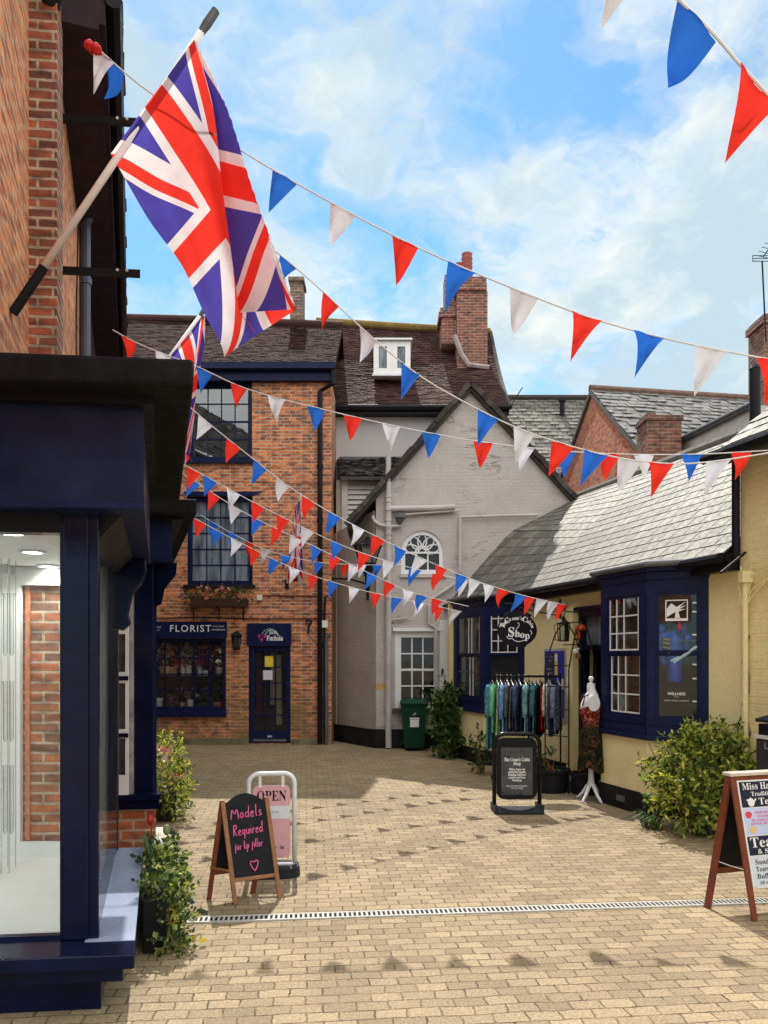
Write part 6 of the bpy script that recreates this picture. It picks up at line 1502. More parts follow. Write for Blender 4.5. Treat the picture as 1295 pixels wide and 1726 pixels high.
def tearoom_sign():
    fl_, bl_ = G(1270, 1554), G(1186, 1529)
    d = V((.955, .296, 0)); W = .66; hh = 1.03
    root = thing('tearoom_sign', 'red stained wooden A-board for a traditional tearoom at the right edge', 'pavement sign', tuple(fl_))
    fr_, br_ = fl_ + d * W, bl_ + d * W
    top = (fl_ + bl_) / 2 + Z * hh; n0 = V((d.y, -d.x, 0)); ft, bt = top + n0 * .03, top - n0 * .03
    up = (ft - fl_).normalized(); H = (ft - fl_).length; n = d.cross(up); n = n if n.y < 0 else -n
    m = MB(); m.obox(fl_ - n * .02, d * .045, up * H, n * .02); m.obox(fr_ - d * .045 - n * .02, d * .045, up * H, n * .02); m.obox(fl_ + d * .045 + up * (H - .06) - n * .02, d * (W - .09), up * .06, n * .019); m.build('front_frame', WOODR, root, bevel=.003)
    up2 = (bt - bl_).normalized(); n2 = d.cross(up2); n2 = n2 if n2.y > 0 else -n2; H2 = (bt - bl_).length
    m = MB(); m.obox(bl_ - n2 * .0, d * .03, up2 * H2, -n2 * .05); m.obox(bl_ + d * (W - .045), d * .045, up2 * H2, -n2 * .022); m.obox(bl_ + d * .03 + up2 * .27, d * (W - .075), up2 * .05, -n2 * .02); m.build('rear_frame', WOODR, root, bevel=.003)
    m = MB(); m.obox(bl_ + d * .03 + up2 * .32 - n2 * .008, d * (W - .07), up2 * (H2 - .34), -n2 * .006); m.build('rear_board', BLACK, root)
    m = MB(); m.slab([ft + n0 * .015 - d * .012, ft + n0 * .015 + d * (W + .01), bt - n0 * .015 + d * (W + .01), bt - n0 * .015 - d * .012], Z * .022); m.build('cap', plain('pale_cap', (.60, .52, .42), .6), root)
    m = MB(); m.tube([fl_ + up * .36 + d * .02, (fl_ + bl_) / 2 + Z * .36 + d * .02, bl_ + up2 * .38 + d * .02], .004, 5); m.build('cord', plain('white_cord', (.7, .7, .68), .8), root)
    pw = W - .05; b0, b1 = .23, H - .035
    m = MB(); o = fl_ + d * .043 + n * .001; m.obox(o + up * b0, d * pw, up * (b1 - b0), n * .006); p_ = m.build('panel', WHITEP, root)
    hgt = b1 - b0
    def band(z0, z1, mat, nm, x0=.012):
        q = MB(); q.obox(o + up * (b0 + hgt * z0) + d * x0 + n * .0065, d * (pw - 2 * x0), up * (hgt * (z1 - z0)), n * .0015); return q.build(nm, mat, p_)
    NV = plain('navy_print', (.022, .026, .050), .4, var=.1)
    band(.745, .985, NV, 'heading_band'); band(.485, .735, plain('lilac_print', (.52, .58, .82), .4, var=.05), 'menu_band'); band(.30, .475, NV, 'lower_band'); band(.012, .29, plain('pale_grey_print', (.62, .66, .72), .4, var=.05), 'foot_band')
    def tx(mb, s, size, x, z, width, al='LEFT', bold=.001): text(mb, ser(s), size, o + d * x + up * (b0 + hgt * z), d, up, n, .0095, al, bold, width)
    t = MB(); tx(t, "Miss Havisham's", .072, .035, .938, .50, bold=0); tx(t, 'Traditional English', .046, .105, .866, .44, bold=0); tx(t, 'Tearoom', .070, .165, .793, .32, bold=0)
    q = o + d * .095 + up * (b0 + hgt * .79) + n * .0095
    pot = [(-.045, .02), (-.03, .012), (-.028, -.012), (-.015, -.03), (.015, -.03), (.03, -.012), (.032, .002), (.045, .012), (.052, .03), (.040, .026), (.028, .012), (.024, .022), (.006, .030), (0, .040), (-.006, .030), (-.026, .024)]
    pm_ = MB(); pm_.add([q + d * x + up * y for x, y in pot], [tuple(range(len(pot)))]); pm_.build('teapot_emblem', TEXTW, p_)
    tx(t, 'Tearoom', .105, .030, .413, .48, bold=0); tx(t, '& Sandwiches', .052, .085, .332, .40, bold=0); t.build('white_lettering', TEXTW, p_)
    t = MB(); tx(t, 'Sandwich Shop', .052, .045, .235, .38, bold=0); tx(t, 'Tearoom and Takeaway', .052, .045, .17, .50, bold=0); tx(t, 'Buffet Service', .052, .045, .105, .34, bold=0); tx(t, 'All our meals are home made', .036, .060, .048, .46, bold=0); t.build('dark_lettering', NV, p_)
    t = MB(); tx(t, 'fresh strawberry', .034, .115, .695, .20, bold=0); tx(t, 'cream tea', .034, .13, .66, .16, bold=0); tx(t, 'two scones with jam & cream', .034, .075, .625, .34, bold=0); tx(t, 'served all day every day', .034, .06, .592, .38, bold=0); t.build('pink_lettering', plain('pink_print', (.72, .12, .28), .5), p_)
    for nm, col, z, pts in (('strawberry', (.72, .05, .10), .675, (.055, .33, .56)), ('scone', (.75, .50, .18), .535, (.075, .34, .56))):
        m = MB()
        for x in pts:
            cc = o + d * x + up * (b0 + hgt * z) + n * .0097
            m.add([cc + d * (.030 * math.cos(a) * (1 + .12 * math.sin(3 * a))) + up * (.026 * math.sin(a)) for a in [2 * math.pi * i / 14 for i in range(14)]], [tuple(range(14))])
        m.build(nm, plain(nm + '_print', col, .5, var=.3, scale=60), p_)
    m = MB(); m.tube([fl_ + d * .06 + up * .24 + n * .008, fl_ + d * .06 + up * .24 + n * .012], .006, 8); m.build('screw', STEEL, p_)
tearoom_sign()

def litter_bin():
    y = 7.35; k = y / F; xc = 3.93; r = thing('litter_bin', 'grey square litter bin with black hood at the right edge', 'litter bin', (xc, y, 0))
    GB = plain('grey_bin_plastic', (.035, .037, .042), .6, var=.3, scale=6, bump=.15)
    w = .27
    def z(v): return CZ + (HV - v) * k
    dx = V((.957, .289, 0)); dy = V((-.289, .957, 0)); c = V((xc + .06, y, 0))
    def cb(mb, hw, hd, z0, z1): mb.obox(c - dx * hw - dy * hd + Z * z0, dx * 2 * hw, dy * 2 * hd, Z * (z1 - z0))
    m = MB(); cb(m, w, w, 0, z(1247)); b_ = m.build('body', GB, r, bevel=.02)
    m = MB(); cb(m, w + .012, w + .012, z(1247), z(1241)); m.build('rim', plain('pale_rim', (.55, .55, .53), .5), r)
    m = MB(); cb(m, w - .02, w - .02, z(1247), z(1222)); m.build('opening', BLACK, r)
    m = MB(); cb(m, w, w, z(1219), z(1214)); 
    hw, hd, z0, z1 = w + .01, w + .01, z(1214), z(1207)
    base = [c - dx * hw - dy * hd + Z * z0, c + dx * hw - dy * hd + Z * z0, c + dx * hw + dy * hd + Z * z0, c - dx * hw + dy * hd + Z * z0]; tp = [p + (c + Z * z0 - p) * .3 + Z * (z1 - z0) for p in base]
    m.add(base + tp, [(3, 2, 1, 0), (4, 5, 6, 7), (0, 1, 5, 4), (1, 2, 6, 5), (2, 3, 7, 6), (3, 0, 4, 7)]); m.build('hood', GB, r)
    t = MB(); n = -dx; text(t, 'LITTER', .10, c - dx * (w + .0) + Z * z(1258) , -dy, Z, -dx, .004, width=.3); text(t, 'LITTER', .10, c - dy * w + Z * z(1258) - dx * .03, dx, Z, -dy, .004, width=.32); t.build('lettering', plain('faded_letters', (.30, .31, .32), .6), b_)
litter_bin()
# ---------------------------------------------------------------- things on and in front of the yellow shop
def hanging_sign():
    q = SW(2.86, .02, 0)
    root = thing('hanging_sign', 'black oval hanging sign with curly white shop lettering on scroll bracket', 'hanging sign', tuple(SW(2.9, 0, 2.7)))
    zt = 2.73; a = SW(2.99, .24, zt); t = V((-.985, -.17, 0)).normalized()
    m = MB(); m.tube([a, a + t * .88], .013, 6); m.tube([a - Z * .18, a + t * .45 - Z * .10, a + t * .84 - Z * .01], .010, 6); m.obox(a - AD * .02 - Z * .22, AD * .04, -t * .02, Z * .3)
    for s, r_, zz in ((.08, .055, -.085), (.40, .035, -.05)):
        m.tube([a + t * (s + r_ * (1 - i / 16) * math.cos(i * .75)) + Z * (zz + r_ * (1 - i / 16) * math.sin(i * .75)) for i in range(15)], .007, 5)
    m.build('bracket', IRON, root)
    n = V((t.y, -t.x, 0)); n = n if n.y < 0 else -n; d = -t
    c = a + t * .80; c = V((c.x, c.y, 2.335)); 
    cu = P(872, 1060, c.y); c.x = cu.x; c.z = cu.z
    pts = []
    for i in range(48):
        q = 2 * math.pi * i / 48; rx, rz = .31, .25
        pts.append((rx * math.cos(q), rz * math.sin(q) - .02))
    b = MB(); b.slab([c + d * x + Z * z - n * .012 for x, z in pts], n * .024)
    b.slab([c + d * x + Z * z - n * .011 for x, z in [(-.17, .15), (.18, .15), (.23, .21), (.14, .255), (.05, .275), (-.06, .275), (-.16, .24), (-.21, .20)]], n * .022)
    b.slab([c + d * x + Z * z - n * .011 for x, z in [(-.06, -.21), (.16, -.22), (.12, -.285), (.09, -.265), (.0, -.27)]], n * .022); b_ = b.build('board', plain('sign_black', (.010, .010, .016), .35), root)
    lk = MB(); lk.tube([c + d * .03 + Z * .25, V((c.x, c.y, zt)) + d * .03], .008, 5); lk.tube([c - d * .10 + Z * .24, V((c.x, c.y, zt)) - d * .1], .008, 5); lk.build('link', IRON, root)
    tx = MB(); rx, rz = .245, .165; s = "The Crone's Cabin"
    ang = [163, 152, 142, 0, 131, 118, 107, 97, 88, 81, 74, 0, 62, 48, 37, 26, 14]
    for ch, q in zip(s, ang):
        if ch == ' ': continue
        q = rad(q); p = c + d * (rx * math.cos(q)) + Z * (rz * math.sin(q) - .005)
        tt = V((rx * math.sin(q) / rx, 0, 0)); rt = (d * math.sin(q) * 1.0 - Z * math.cos(q) * .8).normalized(); upv = (d * math.cos(q) * .8 + Z * math.sin(q)).normalized()
        text(tx, ser(ch), .115 if ch in 'TC' else .078, p, rt, upv, n, .014, bold=.001)
    def sw(txt, size, x, z): text(tx, ser(txt), size, c + d * x + Z * z, d, Z, n, .014, bold=.0015)
    sw('S', .20, -.10, -.055); sw('h', .15, .0, -.075); sw('o', .15, .075, -.09); sw('p', .15, .155, -.105)
    strokes(tx, [[(-.17, -.11), (-.15, -.15), (-.09, -.15), (-.08, -.10), (-.12, -.09), (-.13, -.12)], [(-.02, .0), (.02, .03), (.03, .08), (.0, .09)], [(-.08, -.15), (-.03, -.19), (.05, -.19), (.13, -.165)], [(-.225, .03), (-.2, .08), (-.14, .13)], [(.20, -.02), (.235, -.06), (.21, -.08)]], c, d, Z, n, .010, .014)
    tx.build('lettering', TEXTW, b_)
hanging_sign()

def lantern():
    c = P(950, 1064, 11.35)
    root = thing('hanging_lantern', 'black four sided lantern hanging beside the yellow buttress', 'lantern', tuple(c))
    m = MB(); h = .135; w = .075
    for sx in (-1, 1):
        for sy in (-1, 1): m.tube([c + V((sx * w * .8, sy * w * .8, -h)), c + V((sx * w, sy * w, h * .8))], .008, 4)
    m.box(c.x - w * .85, c.x + w * .85, c.y - w * .85, c.y + w * .85, c.z - h - .015, c.z - h); m.lathe(c + Z * h * .8, [(w * 1.4, 0), (w * 1.3, .02), (w * .5, .06), (.01, .12)], 4)
    m.box(c.x + w * .2, c.x + w * .9, c.y - w * .5, c.y + w * .8, c.z - h, c.z + h * .8)
    m.obox(c + V((-w * 1.9, -.03, -h)), (w * .9, 0, 0), (0, .01, 0), (0, 0, .01)); m.tube([c + V((-w * .8, 0, h * .8)), c + V((-w * 1.9, -.03, h * .7)), c + V((-w * 1.6, -.03, -h)), c + V((-w * .8, 0, -h))], .006, 4)
    m.build('case', IRON, root)
    g = MB(); g.box(c.x - w * .72, c.x + w * .1, c.y - w * .72, c.y + w * .72, c.z - h * .98, c.z + h * .75); g.build('glass', glass('lantern_glass', (.8, .8, .75), 1.0, .3), root)
    k = MB(); k.tube([c + Z * .2, P(954, 1025, 11.42), P(955, 1016, 11.5)], .007, 5); k.build('hanger', IRON, root)
    # birdcage
    b = P(979, 1066, 11.2); r2 = thing('birdcage_ornament', 'small red and black birdcage ornament hanging by the shop door', 'ornament', tuple(b))
    m = MB(); m.lathe(b + Z * .03, [(.085, 0), (.082, .04), (.06, .075), (.02, .095)], 12); m.build('red_dome', plain('orange_red_paint', (.62, .05, .02), .4), r2, smooth=True)
    m = MB()
    for i in range(10): a = i * .628; m.tube([b + V((.08 * math.cos(a), .08 * math.sin(a), -.10)), b + V((.083 * math.cos(a), .083 * math.sin(a), .035))], .005, 4)
    m.lathe(b - Z * .11, [(.085, 0), (.085, .015)], 12); m.tube([b + Z * .12, b + Z * .25], .004, 4); m.build('cage', IRON, r2)
    m = MB(); m.box(b.x - .05, b.x - .01, b.y - .05, b.y, b.z - .09, b.z + .02); m.build('red_panel', MATS['orange_red_paint'], r2)
    # iron rail over the door
    m = MB(); p, q = P(954, 1031, 11.5), P(984, 1032, 11.3); m.tube([p, q], .010, 5); tag(m.build('hanging_rail', IRON), 'short black iron rail holding ornaments beside the shop door', 'rail')
    # toy witch ornament
    b = P(971, 1100, 11.15); r3 = thing('hanging_witch_ornament', 'little hanging ornament of cream and brown cloth by the door', 'ornament', tuple(b))
    m = MB(); m.lathe(b + V((-.01, 0, -.01)), [(.05, 0), (.055, .03), (.02, .06)], 10); m.tube([b + V((-.07, 0, .03)), b + V((.05, 0, .06))], [.018, .012], 6); m.build('cream_cloth', CREAM, r3)
    m = MB(); m.lathe(b + V((.03, 0, -.09)), [(.02, 0), (.04, .03), (.03, .08)], 8); m.tube([b + V((.02, 0, .06)), b + V((-.0, 0, .22))], .004, 4); m.build('brown_body', WOODB, r3)
lantern()

def notice_board():
    root = thing('notice_board', 'blue notice board with yellow warning strip on the yellow wall', 'notice board', tuple(SW(3.5, 0, 1.5)))
    m = MB(); m.pbox(frS, 3.18, 3.86, .90, 2.06, .0, .03); m.build('frame', plain('pale_grey_frame', (.45, .45, .45), .5), root)
    m = MB(); m.pbox(frS, 3.21, 3.83, .96, 2.02, .031, .036); b_ = m.build('board', plain('bright_blue_board', (.03, .035, .36), .35, var=.2), root)
    def q(s0, s1, z0, z1, mat, nm, o=.0375): mb = MB(); mb.pbox(frS, s0, s1, z0, z1, o, o + .0015); return mb.build(nm, mat, b_)
    q(3.52, 3.80, 1.45, 1.99, plain('dark_poster', (.03, .035, .09), .4, var=.3), 'dark_poster'); q(3.41, 3.50, 1.62, 1.98, plain('yellow_strip', (.72, .55, .05), .5), 'warning_strip'); q(3.42, 3.49, 1.85, 1.96, WHITEP, 'warning_label', .0395); q(3.23, 3.31, 1.42, 1.58, WHITEP, 'white_note')
    t = MB()
    for i, z in enumerate((1.92, 1.86, 1.72, 1.66, 1.60, 1.54, 1.50)): t.pbox(frS, 3.56 + .02 * (i % 3), 3.76 - .02 * (i % 2), z, z + .014, .0395, .0405)
    t.build('poster_lines', plain('grey_lines', (.25, .26, .3), .6), b_)
notice_board()

def trellis():
    y = 11.05; root = thing('garden_arch', 'gothic black metal garden arch with rungs against the yellow wall', 'garden arch', (2.45, y, 0))
    def arch(u0, u1, ua, va, v0, yy, yt):
        a, b, t = P(u0, 1110, yy), P(u1, 1110, yt), P(ua, va, (yy + yt) / 2)
        zs = P(0, v0, yy).z
        L = [V((a.x, a.y, 0)), V((a.x, a.y, zs))] + [V((a.x, a.y, zs)) * (1 - k) + t * k + Z * (.22 * math.sin(math.pi * k)) * .55 - (t - a).normalized() * 0 for k in (.2, .4, .6, .8)] + [t + Z * .04]
        Rr = [t + Z * .04] + [t * k + V((b.x, b.y, zs)) * (1 - k) + Z * (.22 * math.sin(math.pi * k)) * .55 for k in (.8, .6, .4, .2)] + [V((b.x, b.y, zs)), V((b.x, b.y, 0))]
        return L, Rr, zs
    m = MB()
    L, Rr, zs = arch(919, 957, 953, 1045, 1105, 11.1, 11.5); 
    # side panel of two uprights and rungs
    a0, a1 = V((L[0].x, 11.1, 0)), V((P(959, 0, 10.75).x, 10.75, 0))
    c0, c1 = V((P(985, 0, 11.35).x, 11.35, 0)), V((P(1004, 0, 10.95).x, 10.95, 0))
    top0, top1 = (a0 + c0) / 2 + Z * 2.42, (a1 + c1) / 2 + Z * 2.42
    for p, q, t in ((a0, c0, top0), (a1, c1, top1)):
        def side(p): return [p, p + Z * 1.75] + [(p + Z * 1.75) * (1 - k) + t * k + Z * .16 * math.sin(math.pi * k) for k in (.25, .5, .75)] + [t]
        m.tube(side(p), .010, 6); m.tube(side(q), .010, 6)
    m.tube([top0, top1], .010, 6)
    for z in (.42, .80, 1.18, 1.50, 1.80): m.tube([a0 + Z * z, a1 + Z * z], .008, 5)
    for z in (.42, .80, 1.18, 1.50): m.tube([c0 + Z * z, c1 + Z * z], .008, 5)
    m.tube([a0 * .55 + c0 * .45 + Z * 2.1, a1 * .55 + c1 * .45 + Z * 2.1], .008, 5)
    m.build('arch_frame', IRON, root)
trellis()
def tub(x, y, r, h, lab, plants, seed, mat=None):
    t = thing('plant_tub', lab, 'plant tub', (x, y, 0), 'tubs outside the yellow shop')
    MB().lathe((x, y, 0), [(r * .82, 0), (r * .86, .02), (r * .97, h - .05), (r * 1.06, h - .04), (r * 1.06, h), (r * .95, h), (r * .93, h - .04)], 20).build('tub', mat or plain('black_tub', (.014, .015, .02), .45, var=.2), t, smooth=False)
    MB().lathe((x, y, h - .05), [(r * .9, 0), (r * .9, .012)], 16).build('soil', plain('soil', (.03, .022, .015), .95), t)
    if plants:
        m = MB(); stems(m, (x, y, h - .04), [(x + R.uniform(-r, r) * .7, y + R.uniform(-.1, .1), h + R.uniform(.08, .28)) for _ in range(5)], .006); m.build('stems', WOODB, t)
        m = MB(); leaves(m, [(V((x, y, h + .10)), (r * .8, r * .6, .15), 1)], plants, .07, seed); m.build('foliage', LEAF_D, t)
tub(2.38, 10.95, .27, .33, 'wide black tub of small plants under the garden arch', 90, 3)
tub(2.82, 10.75, .20, .30, 'round black tub behind the dress form stand', 0, 4)

def clothes():
    y = 11.6; k = y / F
    x0, x1 = (833 - U0) * k, (945 - U0) * k; zr = CZ - 30 * k
    root = thing('clothes_rail', 'black clothes rail hung with colourful garments in front of the far bay', 'clothes rail', ((x0 + x1) / 2, y, 0))
    m = MB(); m.tube([(x0, y, zr), (x1, y, zr)], .014, 8); m.tube([(x0 + .02, y, zr - .17), (x1, y, zr - .17)], .008, 6)
    for xx in (x0, x1):
        m.tube([(xx, y, .12), (xx, y, zr + .04)], .014, 8); m.tube([(xx, y - .26, .03), (xx, y - .24, .10), (xx, y, .13), (xx, y + .24, .10), (xx, y + .26, .03)], .014, 6)
    m.tube([(x0, y, .13), (x1, y, .13)], .012, 6); m.build('frame', IRON, root)
    q = MB()
    for i in range(26): q.lathe((x0 + .03 + (x1 - x0 - .06) * i / 25, y, zr - .018), [(.016, 0), (.019, .018), (.016, .036)], 6)
    q.build('rail_beads', IRON, root)
    data = [(830, (.08, .22, .28), 1.02, 'long teal patterned kaftan at the left end', .10), (838, (.16, .42, .24), .78, 'green patterned shirt', .06), (844, (.30, .46, .22), .80, 'lime and green tie-dyed top', .05), (850, (.20, .05, .28), .50, 'purple top', .03), (855, (.13, .30, .52), .80, 'pale blue denim shirt', .06), (862, (.09, .09, .10), .74, 'charcoal jacket', .05), (869, (.13, .13, .14), .72, 'grey cardigan', .04), (875, (.05, .07, .14), .74, 'dark blue cardigan', .05), (884, (.010, .010, .014), .80, 'black coat', .07), (892, (.18, .34, .38), .78, 'pale turquoise blouse', .04), (899, (.014, .014, .024), .82, 'second black coat, right of the turquoise blouse', .06), (906, (.05, .16, .17), .84, 'sea green dress', .05), (911, (.012, .010, .012), .80, 'slim black dress', .04), (917, (.38, .012, .022), .74, 'crimson dress', .05), (925, (.58, .56, .50), .70, 'cream knitted top', .06), (934, (.04, .05, .13), .80, 'navy spotted dress', .05), (940, (.20, .22, .34), .74, 'grey blue shirt at the right end', .05)]
    for i, (u, col, L, lab, th) in enumerate(data):
        xx = (u - U0) * k; g = thing('garment', lab + ' hanging on the clothes rail', 'garment', (xx, y, zr), 'garments on the clothes rail')
        h = MB(); h.tube([(xx, y, zr + .012), (xx, y + .012, zr + .03), (xx, y + .02, zr), (xx, y, zr - .05)], .004, 5); h.tube([(xx, y - .19, zr - .13), (xx, y, zr - .06), (xx, y + .19, zr - .13)], .007, 5); h.build('hanger', CREAM if i % 3 else IRON, g)
        r = random.Random(100 + i); vs = []; fs = []; NZ, NY = 14, 12; yaw = .85 + r.uniform(-.12, .12)
        for s in (-1, 1):
            for a in range(NZ + 1):
                t = a / NZ; z = zr - .07 - L * t
                hw = .05 + (.17 * min(1, t * 9)) + .05 * t
                for b in range(NY + 1):
                    w = b / NY * 2 - 1
                    sh = -.07 * abs(w) * max(0, 1 - t * 6)
                    fold = .012 * math.sin(w * 9 + i * 2.1 + t * 2) * (t + .3) + .006 * math.sin(w * 21 + i)
                    xo = s * (th * .5 * (1 - w * w * .75) * (.5 + .5 * min(1, t * 4)) + .004) + fold
                    yo = w * hw; hem = .025 * math.sin(w * 5 + i) * t
                    vs.append((xx + xo + yaw * yo * .5, y + yo, z + sh + hem))
        n1 = (NZ + 1) * (NY + 1)
        for s in (0, 1):
            for a in range(NZ):
                for b in range(NY):
                    q = s * n1 + a * (NY + 1) + b; f = (q, q + 1, q + NY + 2, q + NY + 1); fs.append(f if s else f[::-1])
        for a in range(NZ):
            for b in (0, NY): q = a * (NY + 1) + b; fs.append((q, q + NY + 1, q + NY + 1 + n1, q + n1))
        mb = MB(); mb.add(vs, fs)
        if i in (0, 1, 4, 5, 7, 9, 11, 14, 16):
            for s in (-1, 1):
                ps_ = [V((xx + yaw * s * yy_ * .5 - .02 + r.uniform(-.006, .006), y + s * yy_, zr - zz_)) for yy_, zz_ in ((.17, .13), (.215, .24), (.235, .40), (.245, .52), (.25, .58 + r.uniform(0, .06)))]
                mb.tube(ps_, [.035, .045, .042, .036, .034], 8)
        nm = 'garment_cloth_%d' % i
        def cn(b, col=col, i=i):
            ps = b.pos(); n = b.noise(ps, 16 if i < 5 else 9, 4, .7, 1.2)
            lo = tuple(c * .45 for c in col); hi = tuple(min(.8, c * 1.4 + .01) for c in col)
            return b.ramp(n, [(.38, lo), (.52, col), (.64, hi)]) if i not in (8, 10, 12) else b.ramp(n, [(.3, col), (.7, hi)])
        mb.build('cloth', cloth(nm, col, .12, .8, cn), g, smooth=True)
clothes()

def dress_form():
    c = V((2.76, 10.2, 0)); root = thing('dress_form', 'white dress form in a dark red and black dress by the shop door', 'dress form', tuple(c))
    f = V((-.97, .06, 0)).normalized(); r = V((f.y, -f.x, 0)); r = r if r.x > 0 else -r        # facing the street, seen from its left side
    def ring(mb, secs, n=20):
        k = len(mb.v)
        for (z, a, b, oz, of) in secs:
            for i in range(n):
                q = 2 * math.pi * i / n; mb.v.append(c + r * (a * math.cos(q)) + f * (b * math.sin(q) + of) + Z * (z + oz * math.cos(q)))
        for i in range(len(secs) - 1):
            for j in range(n): mb.f.append((k + i * n + j, k + i * n + (j + 1) % n, k + (i + 1) * n + (j + 1) % n, k + (i + 1) * n + j))
        mb.f.append(tuple(k + j for j in range(n))[::-1]); mb.f.append(tuple(k + (len(secs) - 1) * n + j for j in range(n)))
    WB = plain('white_linen', (.68, .68, .70), .8, var=.08)
    m = MB(); ring(m, [(1.00, .125, .085, 0, 0), (1.10, .135, .10, 0, .01), (1.20, .15, .125, 0, .02), (1.28, .165, .125, 0, .015), (1.36, .18, .10, 0, 0), (1.42, .165, .08, 0, -.01), (1.455, .10, .06, 0, -.01), (1.50, .058, .055, 0, 0), (1.555, .052, .05, 0, 0)]); m.build('torso', WB, root, smooth=True)
    m = MB(); m.lathe(c + Z * 1.555, [(.054, 0), (.05, .012), (.018, .02), (.016, .04), (.034, .06), (.036, .085), (.02, .108)], 14); m.build('neck_cap', WHITE, root, smooth=True)
    # flat arm plate
    m = MB(); p = c - r * .165 + f * .0 + Z * 1.315
    pts = []
    for i in range(20): q = 2 * math.pi * i / 20; pts.append(p + f * (.078 * math.cos(q)) + Z * (.105 * math.sin(q)))
    m.slab(pts, -r * .02); m.build('arm_plate', WB, root)
    def cn(b):
        ps = b.pos(); z = b.sep(ps)[2]
        n = b.noise(ps, 11, 5, .7, 1.5); wv = b.noise(ps, 34, 3, .6)
        base = b.ramp(n, [(.40, (.010, .012, .012)), (.54, (.030, .034, .020)), (.62, (.16, .045, .015)), (.72, (.26, .05, .02))])
        top = b.ramp(wv, [(.40, (.06, .012, .010)), (.52, (.26, .030, .018)), (.62, (.45, .25, .20))])
        return b.mixc(b.rng(z, .98, 1.10, 0.0, 1.0), b.mixc(b.rng(z, .5, .80, 0, .0), base, base), top)
    m = MB(); n = 24; k = 0
    secs = [(1.30, .155, .135, .02), (1.24, .165, .145, .02), (1.16, .155, .130, .015), (1.06, .14, .110, 0), (.98, .15, .115, 0), (.88, .175, .14, 0), (.75, .19, .15, 0), (.62, .20, .155, 0), (.50, .21, .165, 0), (.43, .215, .17, 0)]
    for i, (z, a, b, of) in enumerate(secs):
        for j in range(n):
            q = 2 * math.pi * j / n; fl_ = 1 + (.07 * math.sin(q * 5 + 1) * max(0, (i - 3) / 6)); dip = -.07 * max(0, math.sin(q)) * (i == 0) + (.04 * math.sin(q * 3) if i == len(secs) - 1 else 0)
            m.v.append(c + r * (a * fl_ * math.cos(q)) + f * (b * fl_ * math.sin(q) + of) + Z * (z + dip))
    for i in range(len(secs) - 1):
        for j in range(n): m.f.append((i * n + j, i * n + (j + 1) % n, (i + 1) * n + (j + 1) % n, (i + 1) * n + j))
    m.build('dress', cloth('dress_cloth', None, .08, .8, cn), root, smooth=True)
    m = MB()
    for s in (-1, 1): m.tube([c + r * (s * .09) + f * .13 + Z * 1.28, c + r * (s * .10) + f * .10 + Z * 1.40, c + r * (s * .085) - f * .02 + Z * 1.455], .010, 5)
    m.build('strap', plain('dark_strap', (.05, .012, .012), .8), root)
    m = MB(); m.lathe(c + Z * .20, [(.040, 0), (.052, .04), (.040, .08), (.034, .25), (.03, .30)], 12)
    m.build('stand_post', WHITE, root, smooth=True)
    for q in (-2.35, -1.2, .5, 2.3):
        m = MB(); dd = V((math.cos(q), math.sin(q), 0)); m.tube([c + Z * .24, c + dd * .06 + Z * .20, c + dd * .13 + Z * .10, c + dd * .20 + Z * .035, c + dd * .235 + Z * .012], [.026, .026, .022, .018, .012], 8); m.build('leg', WHITE, root, smooth=True)
dress_form()

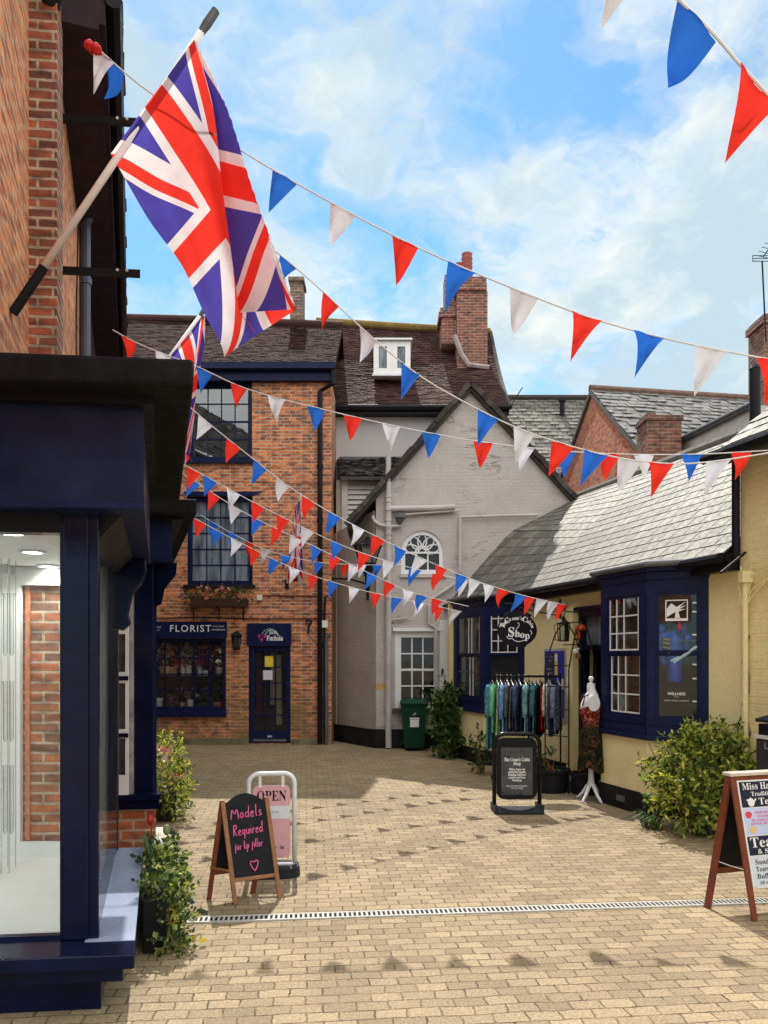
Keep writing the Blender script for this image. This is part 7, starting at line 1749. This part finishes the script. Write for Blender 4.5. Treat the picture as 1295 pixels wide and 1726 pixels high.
# goods in the bays
def bay_goods():
    fr, L = frame((3.16, 9.20), (2.87, 10.13))
    if fr[2].dot(AN) < 0: fr = (fr[0], fr[1], -fr[2])
    zsh = .98 + .26 + .885
    for i, (s, r_, h) in enumerate(((.25, .05, .11), (.37, .05, .085), (.50, .045, .10), (.62, .055, .13), (.72, .06, .085))):
        p = fr[0] + fr[1] * s - fr[2] * .16 + Z * zsh; g = thing('white_mug', ('white china mug %s on the near bay shelf' % ('nearest the corner post', 'second from the corner post', 'in the middle of the row', 'tallest of the row, fourth along', 'farthest along the row')[i]), 'mug', tuple(p), 'white china on the near bay shelf')
        MB().lathe(p, [(r_ * .7, 0), (r_, h * .3), (r_ * .9, h), (r_ * .75, h)], 14).build('cup', WHITE, g, smooth=True)
        m = MB(); m.tube([p + fr[1] * (r_ * .85) + Z * h * .75, p + fr[1] * (r_ * 1.6) + Z * h * .65, p + fr[1] * (r_ * 1.5) + Z * h * .3, p + fr[1] * (r_ * .85) + Z * h * .2], .008, 5); m.build('handle', WHITE, g)
    fr2, L2 = frame((3.778, 8.90), (3.16, 9.20)); n2 = fr2[2]; o2, d2 = fr2[0], fr2[1]
    if d2.x < 0: o2, d2 = o2 + d2 * L2, -d2
    # square window emblem: a white block figure in an outlined square
    c = o2 + d2 * .335 + Z * 2.47 + n2 * .004
    root = thing('window_emblem', 'white square emblem sticker on the upper glass of the near bay', 'sticker', tuple(c))
    t = MB(); a = .125
    for (x0, x1, y0, y1) in ((-a, a, a - .012, a), (-a, a, -a, -a + .03), (-a, -a + .012, -a + .03, a - .012), (a - .012, a, -a + .03, a - .012)): t.slab([c + d2 * x + Z * y for x, y in ((x0, y0), (x1, y0), (x1, y1), (x0, y1))], n2 * .002)
    t.add([c + d2 * x + Z * y + n2 * .002 for x, y in ((-.11, .02), (-.06, .085), (.0, .04), (.11, .105), (.03, .035), (.11, .06), (.03, .01), (.105, .015), (.02, -.015), (.04, -.09), (-.02, -.09), (-.01, -.02), (-.05, -.04), (-.11, -.08))], [(0, 1, 2, 12, 13), (2, 3, 4, 11), (4, 5, 6, 11), (6, 7, 8, 11), (8, 9, 10, 11), (2, 11, 12)])
    t.build('emblem', TEXTW, root)
    w = thing('window_lettering', 'small white lettering on the lower glass of the near bay', 'window lettering', tuple(c))
    t = MB(); text(t, 'WELLNESS', .045, o2 + d2 * .33 + Z * 1.48 + n2 * -.03, d2, Z, n2, .002, bold=.001, width=.20); text(t, 'to you', .02, o2 + d2 * .33 + Z * 1.445 + n2 * -.03, d2, Z, n2, .002, width=.05); text(t, 'ARTS AND CRAFTS', .022, o2 + d2 * .33 + Z * 1.40 + n2 * -.03, d2, Z, n2, .002, width=.28); t.build('letters', TEXTW, w)
    # hanging knight figure in blue
    p = o2 + d2 * .30 - n2 * .14 + Z * 2.02
    k = thing('hanging_puppet', 'blue puppet figure with gold trim holding a silver sword in the bay window', 'puppet', tuple(p))
    BL = plain('puppet_blue', (.04, .12, .75), .35, var=.4, scale=12); GO = plain('puppet_gold', (.55, .35, .05), .4); SI = plain('puppet_silver', (.45, .60, .68), .3); RE = plain('puppet_red', (.5, .03, .05), .4)
    m = MB(); m.tube([p + Z * .22 + d2 * .0, p + Z * .12, p - Z * .05, p - Z * .22, p - Z * .40], [.05, .10, .085, .075, .09], 10); m.tube([p + Z * .17 - d2 * .05, p + Z * .15 - d2 * .17, p - Z * .05 - d2 * .17, p - Z * .20 - d2 * .10], [.05, .045, .035, .025], 8); m.tube([p + Z * .17 + d2 * .05, p + Z * .14 + d2 * .15, p - Z * .02 + d2 * .13], [.05, .045, .03], 8)
    m.lathe(p + Z * .20 - d2 * .16, [(.02, 0), (.05, .02), (.05, .06), (.02, .09)], 10); m.build('body', BL, k, smooth=True)
    m = MB(); m.lathe(p + Z * .13 + d2 * .08 + n2 * .05, [(.03, 0), (.065, .04), (.07, .10), (.05, .16), (.01, .18)], 12); m.build('hood', plain('puppet_hood', (.03, .03, .26), .4), k, smooth=True)
    m = MB(); m.tube([p + Z * .31 + d2 * .06 + n2 * .11, p + Z * .22 + d2 * .07 + n2 * .12], .018, 6); m.build('crest', RE, k)
    m = MB()
    for i in range(4): m.tube([p + Z * (.12 - .05 * i) - d2 * .12 + n2 * .09, p + Z * (.10 - .05 * i) - d2 * .04 + n2 * .10], .014, 5)
    m.build('gold_trim', GO, k)
    m = MB(); m.tube([p - Z * .17 + d2 * .0 + n2 * .12, p + Z * .02 + d2 * .26 + n2 * .12], [.016, .020], 4); m.tube([p - Z * .15 - d2 * .03 + n2 * .12, p - Z * .10 + d2 * .06 + n2 * .12], .012, 5); m.build('sword', SI, k)
    m = MB(); m.tube([p + Z * .25, p + Z * .62], .003, 4); m.build('string', IRON, k)
    # far bay: pale blind and pot plants
    fr3, L3 = frame((1.77, 13.64), (1.35, 14.85))
    n3 = fr3[2] if fr3[2].dot(AN) > 0 else -fr3[2]; f3 = (fr3[0], fr3[1], n3)
    m = MB(); m.pbox(f3, .14, L3 - .14, 1.22, 1.85, -.13, -.125); tag(m.build('window_screen', plain('pale_screen', (.25, .33, .36), .6)), 'pale blue screen behind the lower panes of the far bay', 'window screen')
    m = MB(); m.pbox(f3, .55, L3 - .14, 1.9, 2.62, -.13, -.125); tag(m.build('window_blind', plain('pale_blind', (.42, .44, .40), .7, var=.3)), 'grey white blind behind the upper panes of the far bay', 'window blind')
    for i, s in enumerate((.30, .42)):
        p = f3[0] + f3[1] * s - n3 * .1 + Z * (.98 + .26 + .66); m = MB(); m.lathe(p, [(.03, 0), (.05, .05), (.03, .11), (.02, .16)], 10); tag(m.build('figurine', CREAM if i else WOODB), ('brown' if i == 0 else 'cream') + ' figurine on the far bay ledge', 'figurine')
bay_goods()
